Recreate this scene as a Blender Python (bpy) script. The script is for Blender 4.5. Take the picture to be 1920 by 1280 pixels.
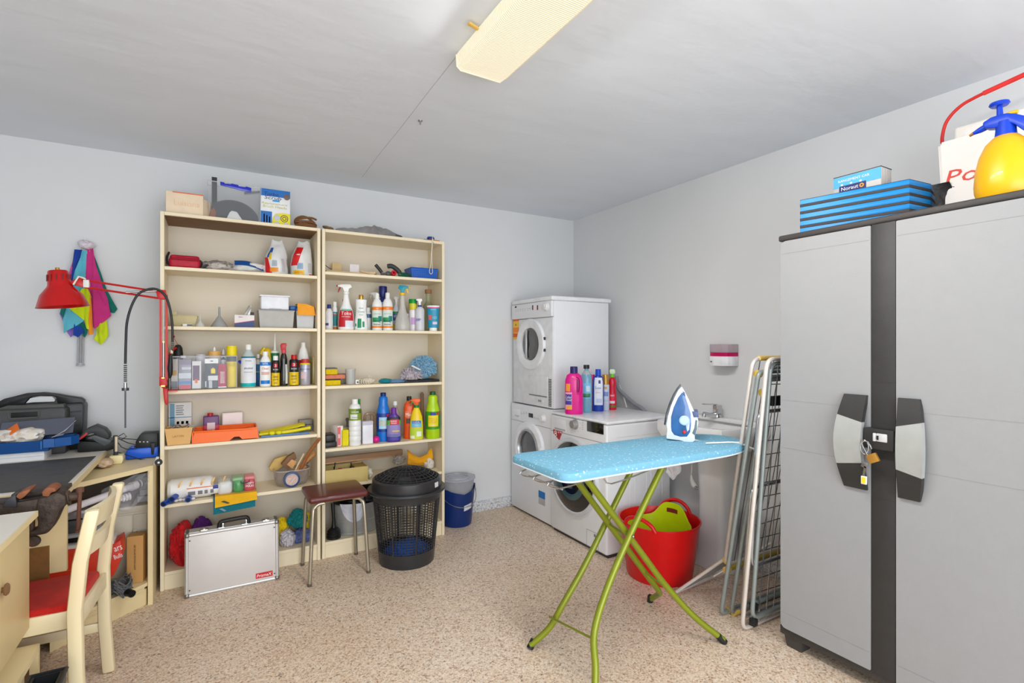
import bpy, bmesh, math, random
from math import sin, cos, pi, radians as R, sqrt, atan2
from mathutils import Vector as V, Matrix, noise
for o in list(bpy.data.objects): bpy.data.objects.remove(o)
SC = bpy.context.scene; C = SC.collection
random.seed(4)
# ------------------------------------------------------------------ camera, world, lights, exposure
F, HX, HY, CH = 963.0, 960.0, 647.0, 1.306          # focal length in px, principal column, horizon row, eye height
YAW = R(30.2); SY, CY = sin(YAW), cos(YAW)
XR, YB, ZC, XL, YF = 2.73, 3.62, 2.394, -1.62, -2.3   # right wall, back wall, ceiling, left wall, front wall
cd = bpy.data.cameras.new('camera'); cam = bpy.data.objects.new('camera', cd); C.objects.link(cam)
cam.location = (0, 0, CH); cam.rotation_euler = (pi/2, 0, -YAW)
cd.sensor_width = 36; cd.lens = F/1920*36; cd.shift_y = 7/1920; cd.clip_start = 0.05
SC.camera = cam
w = bpy.data.worlds.new('world'); SC.world = w; w.use_nodes = True
bg = w.node_tree.nodes['Background']; bg.inputs[0].default_value = (0.80, 0.90, 1, 1); bg.inputs[1].default_value = 1.0
def area(name, loc, rot, sx, sy, power, col, spread=180):
    l = bpy.data.lights.new(name, 'AREA'); l.shape = 'RECTANGLE'; l.size = sx; l.size_y = sy; l.energy = power; l.color = col; l.spread = R(spread)
    o = bpy.data.objects.new(name, l); C.objects.link(o); o.location = loc; o.rotation_euler = rot; return o
# daylight through the wide garage opening behind the camera
area('daylight_opening', (0.3, -2.2, 1.15), (R(92), 0, R(-6)), 3.6, 2.1, 72, (0.92, 0.965, 1))
area('tube_light', (0.878, 1.12, 2.300), (0, 0, 0), 0.16, 1.2, 11, (1, 0.965, 0.91))
area('tube_side_light', (0.770, 1.12, 2.325), (0, R(66), 0), 0.03, 1.2, 1.2, (1, 0.97, 0.93), 130)
area('tube_side_light', (0.985, 1.12, 2.322), (0, R(-58), 0), 0.03, 1.2, 3.2, (1, 0.97, 0.93), 100)
SC.view_settings.view_transform = 'Standard'; SC.view_settings.look = 'None'
SC.view_settings.exposure = 0.55; SC.view_settings.gamma = 1; SC.view_settings.use_curve_mapping = False
# ------------------------------------------------------------------ projection helpers: a photo pixel on a real plane
def ray(px):
    t = (px-HX)/F
    return SY+t*CY, CY-t*SY
def X(px, y): dx, dy = ray(px); return dx/dy*y           # world x where column px meets the plane y
def DP(px, y): return y/ray(px)[1]
def Z(py, px, y): return CH-(py-HY)/F*DP(px, y)          # world z of row py at column px on the plane y
def Yx(px, x): dx, dy = ray(px); return dy/dx*x          # on a plane x = const
def Zx(py, px, x): return CH-(py-HY)/F*(x/ray(px)[0])
def fl(px, py, z=0.0):                                   # point on a horizontal plane
    d = F*(CH-z)/(py-HY); dx, dy = ray(px); return V((dx*d, dy*d, z))
# ------------------------------------------------------------------ materials
def lin(c):
    return tuple((v/12.92 if v <= .04045 else ((v+.055)/1.055)**2.4) for v in [q/255 for q in c])
_M = {}
def mat(col, rough=.5, metal=0, trans=0, alpha=1, var=.06, scale=18, bump=0, bscale=60, ior=1.45, coat=0, sheen=0, emit=0, stretch=None):
    key = (tuple(col), rough, metal, trans, alpha, var, scale, bump, bscale, coat, sheen, emit, stretch)
    if key in _M: return _M[key]
    m = bpy.data.materials.new('mat_%d' % len(_M)); m.use_nodes = True; nt = m.node_tree; n = nt.nodes; L = nt.links
    b = n['Principled BSDF']; c = lin(col)
    b.inputs['Roughness'].default_value = rough; b.inputs['Metallic'].default_value = metal
    b.inputs['Transmission Weight'].default_value = trans; b.inputs['Alpha'].default_value = alpha; b.inputs['IOR'].default_value = ior
    b.inputs['Coat Weight'].default_value = coat; b.inputs['Sheen Weight'].default_value = sheen*.2
    tc = n.new('ShaderNodeTexCoord'); mp = n.new('ShaderNodeMapping'); L.new(tc.outputs['Object'], mp.inputs[0])
    if stretch: mp.inputs['Scale'].default_value = stretch
    nz = n.new('ShaderNodeTexNoise'); nz.inputs['Scale'].default_value = scale; nz.inputs['Detail'].default_value = 3
    L.new(mp.outputs[0], nz.inputs['Vector'])
    rp = n.new('ShaderNodeValToRGB'); rp.color_ramp.elements[0].position = .3; rp.color_ramp.elements[1].position = .7
    rp.color_ramp.elements[0].color = (*[max(0, q*(1-var)) for q in c], 1); rp.color_ramp.elements[1].color = (*[min(1, q*(1+var)) for q in c], 1)
    L.new(nz.outputs['Fac'], rp.inputs[0]); L.new(rp.outputs[0], b.inputs['Base Color'])
    if emit: L.new(rp.outputs[0], b.inputs['Emission Color']); b.inputs['Emission Strength'].default_value = emit
    if bump:
        nb = n.new('ShaderNodeTexNoise'); nb.inputs['Scale'].default_value = bscale; nb.inputs['Detail'].default_value = 4
        L.new(mp.outputs[0], nb.inputs['Vector'])
        bp = n.new('ShaderNodeBump'); bp.inputs['Strength'].default_value = bump; bp.inputs['Distance'].default_value = .01
        L.new(nb.outputs['Fac'], bp.inputs['Height']); L.new(bp.outputs[0], b.inputs['Normal'])
    _M[key] = m; return m
def patch_mat(name, stops, scale=40, rough=.5, kind='NOISE', stretch=(1, 1, 1)):
    """several flat colours in irregular patches (printed film, speckles)"""
    m = bpy.data.materials.new(name); m.use_nodes = True; nt = m.node_tree; n = nt.nodes; L = nt.links; b = n['Principled BSDF']
    b.inputs['Roughness'].default_value = rough
    tc = n.new('ShaderNodeTexCoord'); mp = n.new('ShaderNodeMapping'); mp.inputs['Scale'].default_value = stretch; L.new(tc.outputs['Object'], mp.inputs[0])
    if kind == 'NOISE':
        t = n.new('ShaderNodeTexNoise'); t.inputs['Scale'].default_value = scale; t.inputs['Detail'].default_value = 2; out = t.outputs['Fac']
    else:
        t = n.new('ShaderNodeTexVoronoi'); t.inputs['Scale'].default_value = scale
        sp = n.new('ShaderNodeSeparateColor'); L.new(t.outputs['Color'], sp.inputs[0]); out = sp.outputs[0]
    L.new(mp.outputs[0], t.inputs['Vector'])
    rp = n.new('ShaderNodeValToRGB'); rp.color_ramp.interpolation = 'CONSTANT'; e = rp.color_ramp.elements
    while len(e) > 1: e.remove(e[-1])
    for k, (p, c) in enumerate(stops):
        q = e[0] if k == 0 else e.new(p); q.position = p; q.color = (*lin(c), 1)
    L.new(out, rp.inputs[0]); L.new(rp.outputs[0], b.inputs['Base Color']); return m
# ------------------------------------------------------------------ mesh builder
class MB:
    def __init__(s): s.b = bmesh.new()
    def _new(s, verts, faces):
        vs = [s.b.verts.new(v) for v in verts]
        for f in faces:
            try: s.b.faces.new([vs[i] for i in f])
            except ValueError: pass
        return vs
    def bx(s, x0, x1, y0, y1, z0, z1, bev=0, seg=2, M=None):
        t = bmesh.new(); bmesh.ops.create_cube(t, size=1)
        for v in t.verts: v.co = V(((x0+x1)/2+v.co.x*(x1-x0), (y0+y1)/2+v.co.y*(y1-y0), (z0+z1)/2+v.co.z*(z1-z0)))
        if bev: bmesh.ops.bevel(t, geom=t.edges[:], offset=min(bev, .49*min(abs(x1-x0), abs(y1-y0), abs(z1-z0))), segments=seg, profile=.5, affect='EDGES')
        s._merge(t, M); return s
    def cbox(s, c, d, rot=(0, 0, 0), bev=0, seg=2):
        from mathutils import Euler
        M = Matrix.Translation(c) @ Euler(rot).to_matrix().to_4x4()
        return s.bx(-d[0]/2, d[0]/2, -d[1]/2, d[1]/2, -d[2]/2, d[2]/2, bev, seg, M)
    def _merge(s, t, M=None):
        if M is not None: bmesh.ops.transform(t, matrix=M, verts=t.verts[:])
        m = {v: s.b.verts.new(v.co) for v in t.verts}
        for f in t.faces:
            try: s.b.faces.new([m[v] for v in f.verts])
            except ValueError: pass
        t.free()
    def lathe(s, prof, seg=24, c=(0, 0, 0), sx=1, sy=1, p=2, M=None, a0=None, a1=None, cap=True):
        """revolve (radius, height) pairs; p > 2 squares the section off; a0..a1 makes an open strip"""
        t = bmesh.new(); full = a0 is None; n = seg if full else seg+1; rings = []
        for r, z in prof:
            if full and r < 1e-6: rings.append([t.verts.new((0, 0, z))]); continue
            ring = []
            for i in range(n):
                a = 2*pi*i/seg if full else a0+(a1-a0)*i/seg
                ca, sa = cos(a), sin(a)
                k = 1 if p == 2 else (abs(ca)**p+abs(sa)**p)**(-1/p)
                ring.append(t.verts.new((r*k*ca*sx, r*k*sa*sy, z)))
            rings.append(ring)
        for A, B in zip(rings, rings[1:]):
            m = n if full else n-1
            for i in range(m):
                j = (i+1) % n
                if len(A) == 1 and len(B) == 1: continue
                if len(A) == 1: t.faces.new([A[0], B[j], B[i]][::-1])
                elif len(B) == 1: t.faces.new([A[i], A[j], B[0]])
                else: t.faces.new([A[i], A[j], B[j], B[i]])
        if cap and full:
            if len(rings[0]) > 1: t.faces.new(rings[0][::-1])
            if len(rings[-1]) > 1: t.faces.new(rings[-1])
        s._merge(t, Matrix.Translation(c) @ M if M is not None else Matrix.Translation(c)); return s
    def cyl(s, p0, p1, r0, r1=None, seg=16): return s.tube([p0, p1], [r0, r0 if r1 is None else r1], seg)
    def tube(s, pts, r, seg=8, closed=False):
        pts = [V(p) for p in pts]; n = len(pts); rs = r if isinstance(r, (list, tuple)) else [r]*n
        up = None; rings = []
        for i, p in enumerate(pts):
            if closed: d = pts[(i+1) % n]-pts[i-1]
            else: d = pts[min(i+1, n-1)]-pts[max(i-1, 0)]
            d = d.normalized() if d.length > 1e-9 else V((0, 0, 1))
            if up is None:
                up = V((0, 0, 1)) if abs(d.z) < .9 else V((1, 0, 0))
            x = d.cross(up)
            if x.length < 1e-5: x = d.orthogonal()
            x.normalize(); up = x.cross(d).normalized()
            rings.append([s.b.verts.new(p+rs[i]*(cos(2*pi*k/seg)*x+sin(2*pi*k/seg)*up)) for k in range(seg)])
        for i in range(n if closed else n-1):
            A, B = rings[i], rings[(i+1) % n]
            for k in range(seg): s.b.faces.new([A[k], A[(k+1) % seg], B[(k+1) % seg], B[k]])
        if not closed:
            s.b.faces.new(rings[0][::-1]); s.b.faces.new(rings[-1])
        return s
    def prism(s, poly, a, b, axis='y', bev=0, seg=2, M=None):
        """polygon of (u, v) pushed from a to b along an axis: y -> (x, z), x -> (y, z), z -> (x, y)"""
        t = bmesh.new()
        P = {'y': lambda u, v, w: (u, w, v), 'x': lambda u, v, w: (w, u, v), 'z': lambda u, v, w: (u, v, w)}[axis]
        A = [t.verts.new(P(u, v, a)) for u, v in poly]; B = [t.verts.new(P(u, v, b)) for u, v in poly]; n = len(poly)
        t.faces.new(A); t.faces.new(B[::-1])
        for i in range(n): t.faces.new([A[i], B[i], B[(i+1) % n], A[(i+1) % n]])
        bmesh.ops.recalc_face_normals(t, faces=t.faces[:])
        if bev: bmesh.ops.bevel(t, geom=t.edges[:], offset=bev, segments=seg, profile=.5, affect='EDGES', clamp_overlap=True)
        s._merge(t, M); return s
    def grid(s, fn, nu, nv, thick=0):
        """surface fn(u, v) -> point, u, v in 0..1"""
        t = bmesh.new(); G = [[t.verts.new(fn(i/nu, j/nv)) for j in range(nv+1)] for i in range(nu+1)]
        for i in range(nu):
            for j in range(nv): t.faces.new([G[i][j], G[i+1][j], G[i+1][j+1], G[i][j+1]])
        if thick:
            bmesh.ops.recalc_face_normals(t, faces=t.faces[:]); bmesh.ops.solidify(t, geom=t.faces[:], thickness=thick)
        s._merge(t); return s
    def blob(s, c, r, seed=0, amp=.25, freq=2.2, sub=4, flat=None, fold=0, M=None):
        """crumpled lump: a displaced sphere of radii r, flattened below z = flat"""
        t = bmesh.new(); bmesh.ops.create_icosphere(t, subdivisions=sub, radius=1)
        o = V((seed*7.1, seed*3.3, seed*1.7))
        for v in t.verts:
            d = v.co.copy(); k = 1+amp*(noise.noise(d*freq+o)+.5*noise.noise(d*freq*2.3+o)+.25*noise.noise(d*freq*5+o))
            if fold:
                q = d+.35*noise.noise_vector(d*1.6+o); c1 = max(0, 1-5*abs(noise.noise(q*freq*.8-o))); c2 = max(0, 1-5*abs(noise.noise(q*freq*1.5+o*2)))
                k = 1+amp*.8*noise.noise(d*1.3+o)-fold*(.9*c1+.5*c2)
            v.co = V((d.x*k*r[0], d.y*k*r[1], d.z*k*r[2]))
        if M is not None: bmesh.ops.transform(t, matrix=M, verts=t.verts[:])
        for v in t.verts:
            v.co += V(c)
            if flat is not None and v.co.z < flat: v.co.z = flat
        s._merge(t); return s
    def ball(s, c, r, sub=3, sc=(1, 1, 1)):
        t = bmesh.new(); bmesh.ops.create_icosphere(t, subdivisions=sub, radius=r)
        for v in t.verts: v.co = V((v.co.x*sc[0], v.co.y*sc[1], v.co.z*sc[2]))+V(c)
        s._merge(t); return s
    def mesh(s, name, ang=38):
        me = bpy.data.meshes.new(name); bmesh.ops.recalc_face_normals(s.b, faces=s.b.faces[:]); s.b.to_mesh(me); s.b.free()
        for p in me.polygons: p.use_smooth = True
        me.set_sharp_from_angle(angle=R(ang)); return me
# ------------------------------------------------------------------ objects
MW = {}
def obj(name, mb, m, parent=None, label=None, kind=None, world=True, ang=38):
    me = mb.mesh(name, ang) if isinstance(mb, MB) else mb
    if m is not None: me.materials.append(m)
    o = bpy.data.objects.new(name, me); C.objects.link(o)
    if parent is not None:
        root = MW[parent.name]
        if world: me.transform(root.inverted())
        o.parent = parent; MW[o.name] = root if world else root
        if world:
            MW[o.name] = root
    else: MW[o.name] = Matrix.Identity(4)
    if label: o['label'] = label
    if kind: o['kind'] = kind
    return o
def thing(name, label, cat, loc, rz=0, group=None, rot=None):
    o = bpy.data.objects.new(name, None); C.objects.link(o); o.empty_display_size = .05
    o.location = loc; o.rotation_euler = rot or (0, 0, rz)
    from mathutils import Euler
    MW[o.name] = Matrix.Translation(loc) @ Euler(rot or (0, 0, rz)).to_matrix().to_4x4()
    o['label'] = label; o['category'] = cat
    if group: o['group'] = group
    return o
def single(name, mb, m, label, cat, group=None, ang=38):
    o = obj(name, mb, m, ang=ang); o['label'] = label; o['category'] = cat
    if group: o['group'] = group
    MW[o.name] = Matrix.Identity(4)
    return o
def struct(name, mb, m, parent=None): return obj(name, mb, m, parent, kind='structure')
def text_mesh(s, h, maxw=None, ext=.0004, wd=None):
    cu = bpy.data.curves.new('lettering', 'FONT'); cu.body = s; cu.size = 1; cu.resolution_u = 2
    cu.align_x = 'CENTER'; cu.align_y = 'CENTER'
    o = bpy.data.objects.new('lettering', cu); me = bpy.data.meshes.new_from_object(o); bpy.data.objects.remove(o)
    if not me.vertices: return me, 0
    xs = [v.co.x for v in me.vertices]; ys = [v.co.y for v in me.vertices]
    x0, x1, y0, y1 = min(xs), max(xs), min(ys), max(ys)
    k = h/(y1-y0); kx = k
    if wd: kx = wd/(x1-x0)
    elif maxw and k*(x1-x0) > maxw: kx = maxw/(x1-x0)
    for v in me.vertices: v.co = V(((v.co.x-(x0+x1)/2)*kx, (v.co.y-(y0+y1)/2)*k, 0))
    return me, kx*(x1-x0)
def txt(parent, s, c, h, m, maxw=None, face='-y', rot=0, wd=None, name='lettering', label=None, world=True, shear=0):
    """raised flat print on a face that looks along -y, -x or +z"""
    me, _ = text_mesh(s, h, maxw, wd=wd)
    c = V(c)
    bm = bmesh.new(); bm.from_mesh(me); bpy.data.meshes.remove(me)
    g = bmesh.ops.extrude_face_region(bm, geom=bm.faces[:])
    for v in [q for q in g['geom'] if isinstance(q, bmesh.types.BMVert)]: v.co.z += .0005
    for v in bm.verts:
        x, y, z = v.co; x += shear*y
        x, y = x*cos(rot)-y*sin(rot), x*sin(rot)+y*cos(rot)
        v.co = c+({'-y': V((x, -z, y)), '-x': V((-z, -x, y)), 'z': V((x, y, z)), '+x': V((z, x, y))}[face])
    mb = MB(); mb.b.free(); mb.b = bm
    return obj(name, mb, m, parent, label, world=world)
CREAM = mat((240, 225, 193), .45, var=.03, scale=6)
WHITE = mat((236, 236, 236), .4, var=.015)
BLACK = mat((28, 28, 29), .5, var=.15)
DGREY = mat((62, 62, 64), .5)
CHROME = mat((205, 205, 208), .18, 1, var=.02)
STEEL = mat((176, 176, 178), .32, 1, var=.04)
CLEAR = mat((240, 243, 245), .08, 0, .85, 1, var=.01)
FILM = mat((228, 231, 240), .25, 0, 0, .26, var=.02)
FROST = mat((222, 222, 218), .35, 0, .35, .72, var=.02)
INK = mat((40, 42, 50), .6); WINK = mat((245, 245, 245), .6, var=.02)
RED = mat((192, 6, 8), .4, coat=.05, var=.05); GOLD = mat((214, 170, 84), .3, .9)
# ================================================================== the room
def floor_mat():
    m = bpy.data.materials.new('terrazzo'); m.use_nodes = True; nt = m.node_tree; n = nt.nodes; L = nt.links; b = n['Principled BSDF']
    tc = n.new('ShaderNodeTexCoord')
    def vor(scale, stops):
        v = n.new('ShaderNodeTexVoronoi'); v.inputs['Scale'].default_value = scale; L.new(tc.outputs['Object'], v.inputs['Vector'])
        sp = n.new('ShaderNodeSeparateColor'); L.new(v.outputs['Color'], sp.inputs[0])
        rp = n.new('ShaderNodeValToRGB'); rp.color_ramp.interpolation = 'CONSTANT'; e = rp.color_ramp.elements
        while len(e) > 1: e.remove(e[-1])
        for k, (p, c) in enumerate(stops):
            q = e[0] if k == 0 else e.new(p); q.position = p; q.color = (*lin(c), 1)
        L.new(sp.outputs[0], rp.inputs[0]); return rp.outputs[0], sp.outputs[1]
    c1, s1 = vor(125, [(0, (232, 214, 194)), (.30, (242, 227, 209)), (.52, (222, 198, 174)), (.74, (198, 166, 140)), (.86, (246, 238, 228)), (.93, (158, 118, 96)), (.975, (104, 92, 88))])
    c2, s2 = vor(210, [(0, (238, 221, 202)), (.35, (214, 190, 166)), (.6, (244, 231, 215)), (.82, (174, 140, 116)), (.92, (112, 98, 92))])
    mx = n.new('ShaderNodeMix'); mx.data_type = 'RGBA'; mx.inputs[0].default_value = .45
    L.new(c1, mx.inputs[6]); L.new(c2, mx.inputs[7])
    nz = n.new('ShaderNodeTexNoise'); nz.inputs['Scale'].default_value = 1.6; nz.inputs['Detail'].default_value = 4; L.new(tc.outputs['Object'], nz.inputs['Vector'])
    rp = n.new('ShaderNodeValToRGB'); rp.color_ramp.elements[0].position = .35; rp.color_ramp.elements[1].position = .7
    rp.color_ramp.elements[0].color = (.93, .87, .80, 1); rp.color_ramp.elements[1].color = (1, .985, .97, 1); L.new(nz.outputs['Fac'], rp.inputs[0])
    m2 = n.new('ShaderNodeMix'); m2.data_type = 'RGBA'; m2.blend_type = 'MULTIPLY'; m2.inputs[0].default_value = 1
    L.new(mx.outputs[2], m2.inputs[6]); L.new(rp.outputs[0], m2.inputs[7]); L.new(m2.outputs[2], b.inputs['Base Color'])
    b.inputs['Roughness'].default_value = .42; b.inputs['Specular IOR Level'].default_value = .35
    return m
WALL = mat((220, 221, 222), .85, var=.015, scale=2.5, bump=.25, bscale=7)
CEIL = mat((228, 233, 240), .9, var=.02, scale=2, bump=.55, bscale=3.2, stretch=(1, 2.2, 1))
struct('floor', MB().bx(XL-.1, XR+.1, YF-.1, YB+.1, -.1, 0), floor_mat())
struct('ceiling', MB().bx(XL-.1, XR+.1, YF-.1, YB+.1, ZC, ZC+.1), CEIL)
struct('wall_back', MB().bx(XL-.1, XR+.1, YB, YB+.1, 0, ZC), WALL)
struct('wall_right', MB().bx(XR, XR+.1, YF-.1, YB+.1, 0, ZC), WALL)
struct('wall_left', MB().bx(XL-.1, XL, YF-.1, YB+.1, 0, ZC), WALL)
wf = MB(); wf.bx(XL-.1, -1.35, YF-.1, YF, 0, ZC); wf.bx(2.35, XR+.1, YF-.1, YF, 0, ZC); wf.bx(-1.35, 2.35, YF-.1, YF, 2.25, ZC)
struct('wall_front', wf, WALL)
SKIRT = patch_mat('grey_terrazzo', [(0, (206, 207, 209)), (.45, (226, 227, 228)), (.7, (186, 188, 192)), (.88, (150, 153, 158))], 130, .5, 'VORONOI')
struct('baseboard_back', MB().bx(XL, XR, YB-.012, YB, 0, .083, .003), SKIRT)
struct('baseboard_right', MB().bx(XR-.012, XR, YF, YB, 0, .083, .003), SKIRT)
# ------------------------------------------------------------------ ceiling lamp
lx0, lx1, ly0, ly1 = .778, .976, .50, 1.748
t = thing('ceiling_lamp', 'long cream fluorescent ceiling lamp with ribbed plastic diffuser', 'lamp', (.877, 1.12, ZC))
obj('mounting_tray', MB().bx(lx0+.012, lx1-.012, ly0+.02, ly1-.02, ZC-.02, ZC), WHITE, t)
def diff_mat():
    m = bpy.data.materials.new('ribbed_diffuser'); m.use_nodes = True; n = m.node_tree.nodes; L = m.node_tree.links; b = n['Principled BSDF']
    b.inputs['Base Color'].default_value = (*lin((226, 216, 186)), 1); b.inputs['Roughness'].default_value = .35
    tc = n.new('ShaderNodeTexCoord'); wv = n.new('ShaderNodeTexWave'); wv.bands_direction = 'Y'; wv.inputs['Scale'].default_value = 40
    L.new(tc.outputs['Object'], wv.inputs['Vector'])
    rp = n.new('ShaderNodeValToRGB'); rp.color_ramp.elements[0].color = (*lin((222, 206, 160)), 1); rp.color_ramp.elements[1].color = (*lin((255, 251, 240)), 1)
    L.new(wv.outputs['Fac'], rp.inputs[0]); L.new(rp.outputs[0], b.inputs['Emission Color']); b.inputs['Emission Strength'].default_value = .40
    bp = n.new('ShaderNodeBump'); bp.inputs['Strength'].default_value = .5; bp.inputs['Distance'].default_value = .004
    L.new(wv.outputs['Fac'], bp.inputs['Height']); L.new(bp.outputs[0], b.inputs['Normal'])
    return m
d = MB(); sec = [(lx0, ZC-.012), (lx0+.003, ZC-.058), (lx0+.016, ZC-.069), (lx1-.012, ZC-.071), (lx1, ZC-.06), (lx1-.002, ZC-.012)]
def ends(y, k, dz): return [((u-.877)*k+.877, y, ZC-.012+(v-ZC+.012)*dz) for u, v in sec]
rings = [ends(ly0, .97, .6), ends(ly0+.02, 1, 1), ends(ly1-.02, 1, 1), ends(ly1, .985, .93)]
vs = [[d.b.verts.new(p) for p in r] for r in rings]
for A, B in zip(vs, vs[1:]):
    for i in range(6): d.b.faces.new([A[i], A[(i+1) % 6], B[(i+1) % 6], B[i]])
d.b.faces.new(vs[0]); d.b.faces.new(vs[-1][::-1])
obj('diffuser', d, diff_mat(), t, ang=25)
e = MB(); e.tube([(q[0], ly1+.001, q[2]) for q in rings[3]], .0035, 6); e.tube([(lx1+.001, y, ZC-.06) for y in (ly0+.02, ly1-.02)], .003, 6)
obj('edge_rim', e, mat((248, 240, 216), .4), t)
e = MB(); e.cbox((lx0-.02, 1.56, ZC-.014), (.045, .014, .008), (0, 0, .3), .002); obj('clip', e, mat((226, 186, 96), .5), t, 'yellow plastic clip')
cr = MB(); cr.tube([(.792, 1.76, ZC), (.80, 2.1, ZC), (.812, 2.5, ZC), (.818, 2.9, ZC), (.834, 3.36, ZC)], .0009, 4); obj('ceiling_crack', cr, mat((150, 150, 150), .9), bpy.data.objects['ceiling'], kind='structure', world=False)
h = MB(); q = fl(788, 226, 0); dd = F*(ZC-CH)/(HY-226); q = V((ray(788)[0]*dd, ray(788)[1]*dd, ZC))
h.lathe([(0, 0), (.012, 0), (.010, -.004), (.004, -.008), (.003, -.02), (0, -.02)], 12, q)
single('ceiling_screw', h, STEEL, 'small screw stub in the bare ceiling left of the lamp', 'screw')
# ================================================================== bookcases
BY0, BY1 = 3.29, 3.575                                   # front and back of both bookcases
TH = .019
BACKP = mat((222, 211, 192), .6, var=.03, scale=3)
BROWN = mat((128, 96, 64), .7, var=.1, scale=30)
def bookcase(x0, x1, zs, label):
    t = thing('bookcase', label, 'bookcase', ((x0+x1)/2, BY1, 0), 0, 'tall cream bookcases on the back wall')
    for a in (x0, x1-TH): obj('side_panel', MB().bx(a, a+TH, BY0, BY1, 0, 2.018, .0015, 1), CREAM, t)
    obj('back_panel', MB().bx(x0+TH, x1-TH, BY1-.012, BY1-.004, .08, 2.0), BACKP, t)
    obj('top_board', MB().bx(x0+TH, x1-TH, BY0, BY1-.012, 1.999, 2.018, .0015, 1), CREAM, t)
    for z in zs: obj('shelf', MB().bx(x0+TH, x1-TH, BY0+.003, BY1-.012, z-.0185, z, .0015, 1), CREAM, t)
    obj('plinth', MB().bx(x0+TH, x1-TH, BY0+.012, BY0+.03, 0, zs[-1]-.0185), CREAM, t)
    return t
X0, X1, X2, X3 = -.243, .566, .5745, 1.378
SA = [1.7276, 1.408, 1.0615, .767, .456, .0966]
SB = [1.7586, 1.403, 1.0548, .669, .440, .0995]
b1 = bookcase(X0, X1, SA, 'tall cream bookcase on the left, beside the desk and red lamp')
obj('underside_board', MB().bx(X0+TH+.001, X1-TH-.001, BY0+.004, BY1-.014, 1.996, 1.999), BROWN, b1, 'raw brown underside of the top board')
obj('back_batten', MB().bx(X0+TH+.001, X1-TH-.001, BY1-.018, BY1-.012, .985, 1.04), mat((214, 204, 196), .6), b1)
b2 = bookcase(X2, X3, SB, 'tall cream bookcase on the right, behind the black basket bin')
# ================================================================== plastic wardrobe cabinet
GX0, GX1, GY0, GY1 = 2.14, 2.70, .535, 1.353
GREY = mat((155, 156, 158), .5, var=.012, bump=.06, bscale=220); CHAR = mat((66, 62, 60), .55, bump=.15, bscale=300)
t = thing('utility_cabinet', 'tall grey plastic cabinet with charcoal frame, padlocked double doors', 'cabinet', ((GX0+GX1)/2, (GY0+GY1)/2, 0))
s = MB(); s.bx(GX0+.018, GX1, GY1-.022, GY1, .05, 1.755, .003); s.bx(GX0+.018, GX1, GY0, GY0+.022, .05, 1.755, .003); s.bx(GX1-.02, GX1, GY0+.022, GY1-.022, .05, 1.755)
obj('carcass', s, CHAR, t)
obj('top_panel', MB().bx(GX0-.004, GX1+.004, GY0-.004, GY1+.004, 1.757, 1.783, .008, 3), CHAR, t)
obj('base_panel', MB().bx(GX0+.004, GX1, GY0, GY1, .05, .088, .004), CHAR, t)
yl0, yl1, yr0, yr1 = .987, 1.340, .548, .9036
for nm, a, b_, hy in (('door', yl0, yl1, 1), ('door', yr0, yr1, -1)):
    d = MB(); poly = []
    rr = .022
    for (cy, cz, a0) in ((b_-rr, 1.754-rr, 0), (a+.004, 1.754-.004, 90), (a+.004, .088+.004, 180), (b_-rr, .088+rr, 270)) if hy > 0 else ((b_-.004, 1.754-.004, 0), (a+rr, 1.754-rr, 90), (a+rr, .088+rr, 180), (b_-.004, .092, 270)):
        r_ = rr if (abs(cy-(b_-rr)) < 1e-6 or abs(cy-(a+rr)) < 1e-6) else .004
        for k in range(5): poly.append((cy+r_*cos(R(a0+k*22.5)), cz+r_*sin(R(a0+k*22.5))))
    d.prism(poly, GX0-.012, GX0+.014, 'x')
    dr = obj(nm, d, GREY, t)
    for z_ in (1.07, .865, .155, 1.70): obj('panel_groove', MB().bx(GX0-.0126, GX0-.0115, a+.004, b_-.004, z_-.0010, z_+.0010), mat((146, 147, 150), .6), dr)
if True:
    n_ = MB(); n_.bx(GX0-.0145, GX0-.011, .545, .555, .86, 1.0); obj('door_notch', n_, mat((156, 157, 160), .5), t)
st = MB(); st.bx(GX0-.010, GX0+.016, yr1+.002, yl0-.002, .088, 1.756, .002)
for z_ in (1.17, .74): st.bx(GX0-.0106, GX0-.009, yr1+.004, yl0-.004, z_-.001, z_+.001)
obj('centre_strip', st, mat((52, 51, 51), .5, bump=.1, bscale=300), t)
for (yy, zz) in ((GY1-.055, 0), (GY0+.055, 0)):
    for xx in (GX0+.05, GX1-.06):
        f = MB(); f.lathe([(.055, .05), (.045, 0)], 4, (xx, yy, 0), 1.0, 1.0, M=Matrix.Rotation(pi/4, 4, 'Z')); obj('foot', f, CHAR, t)
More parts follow.
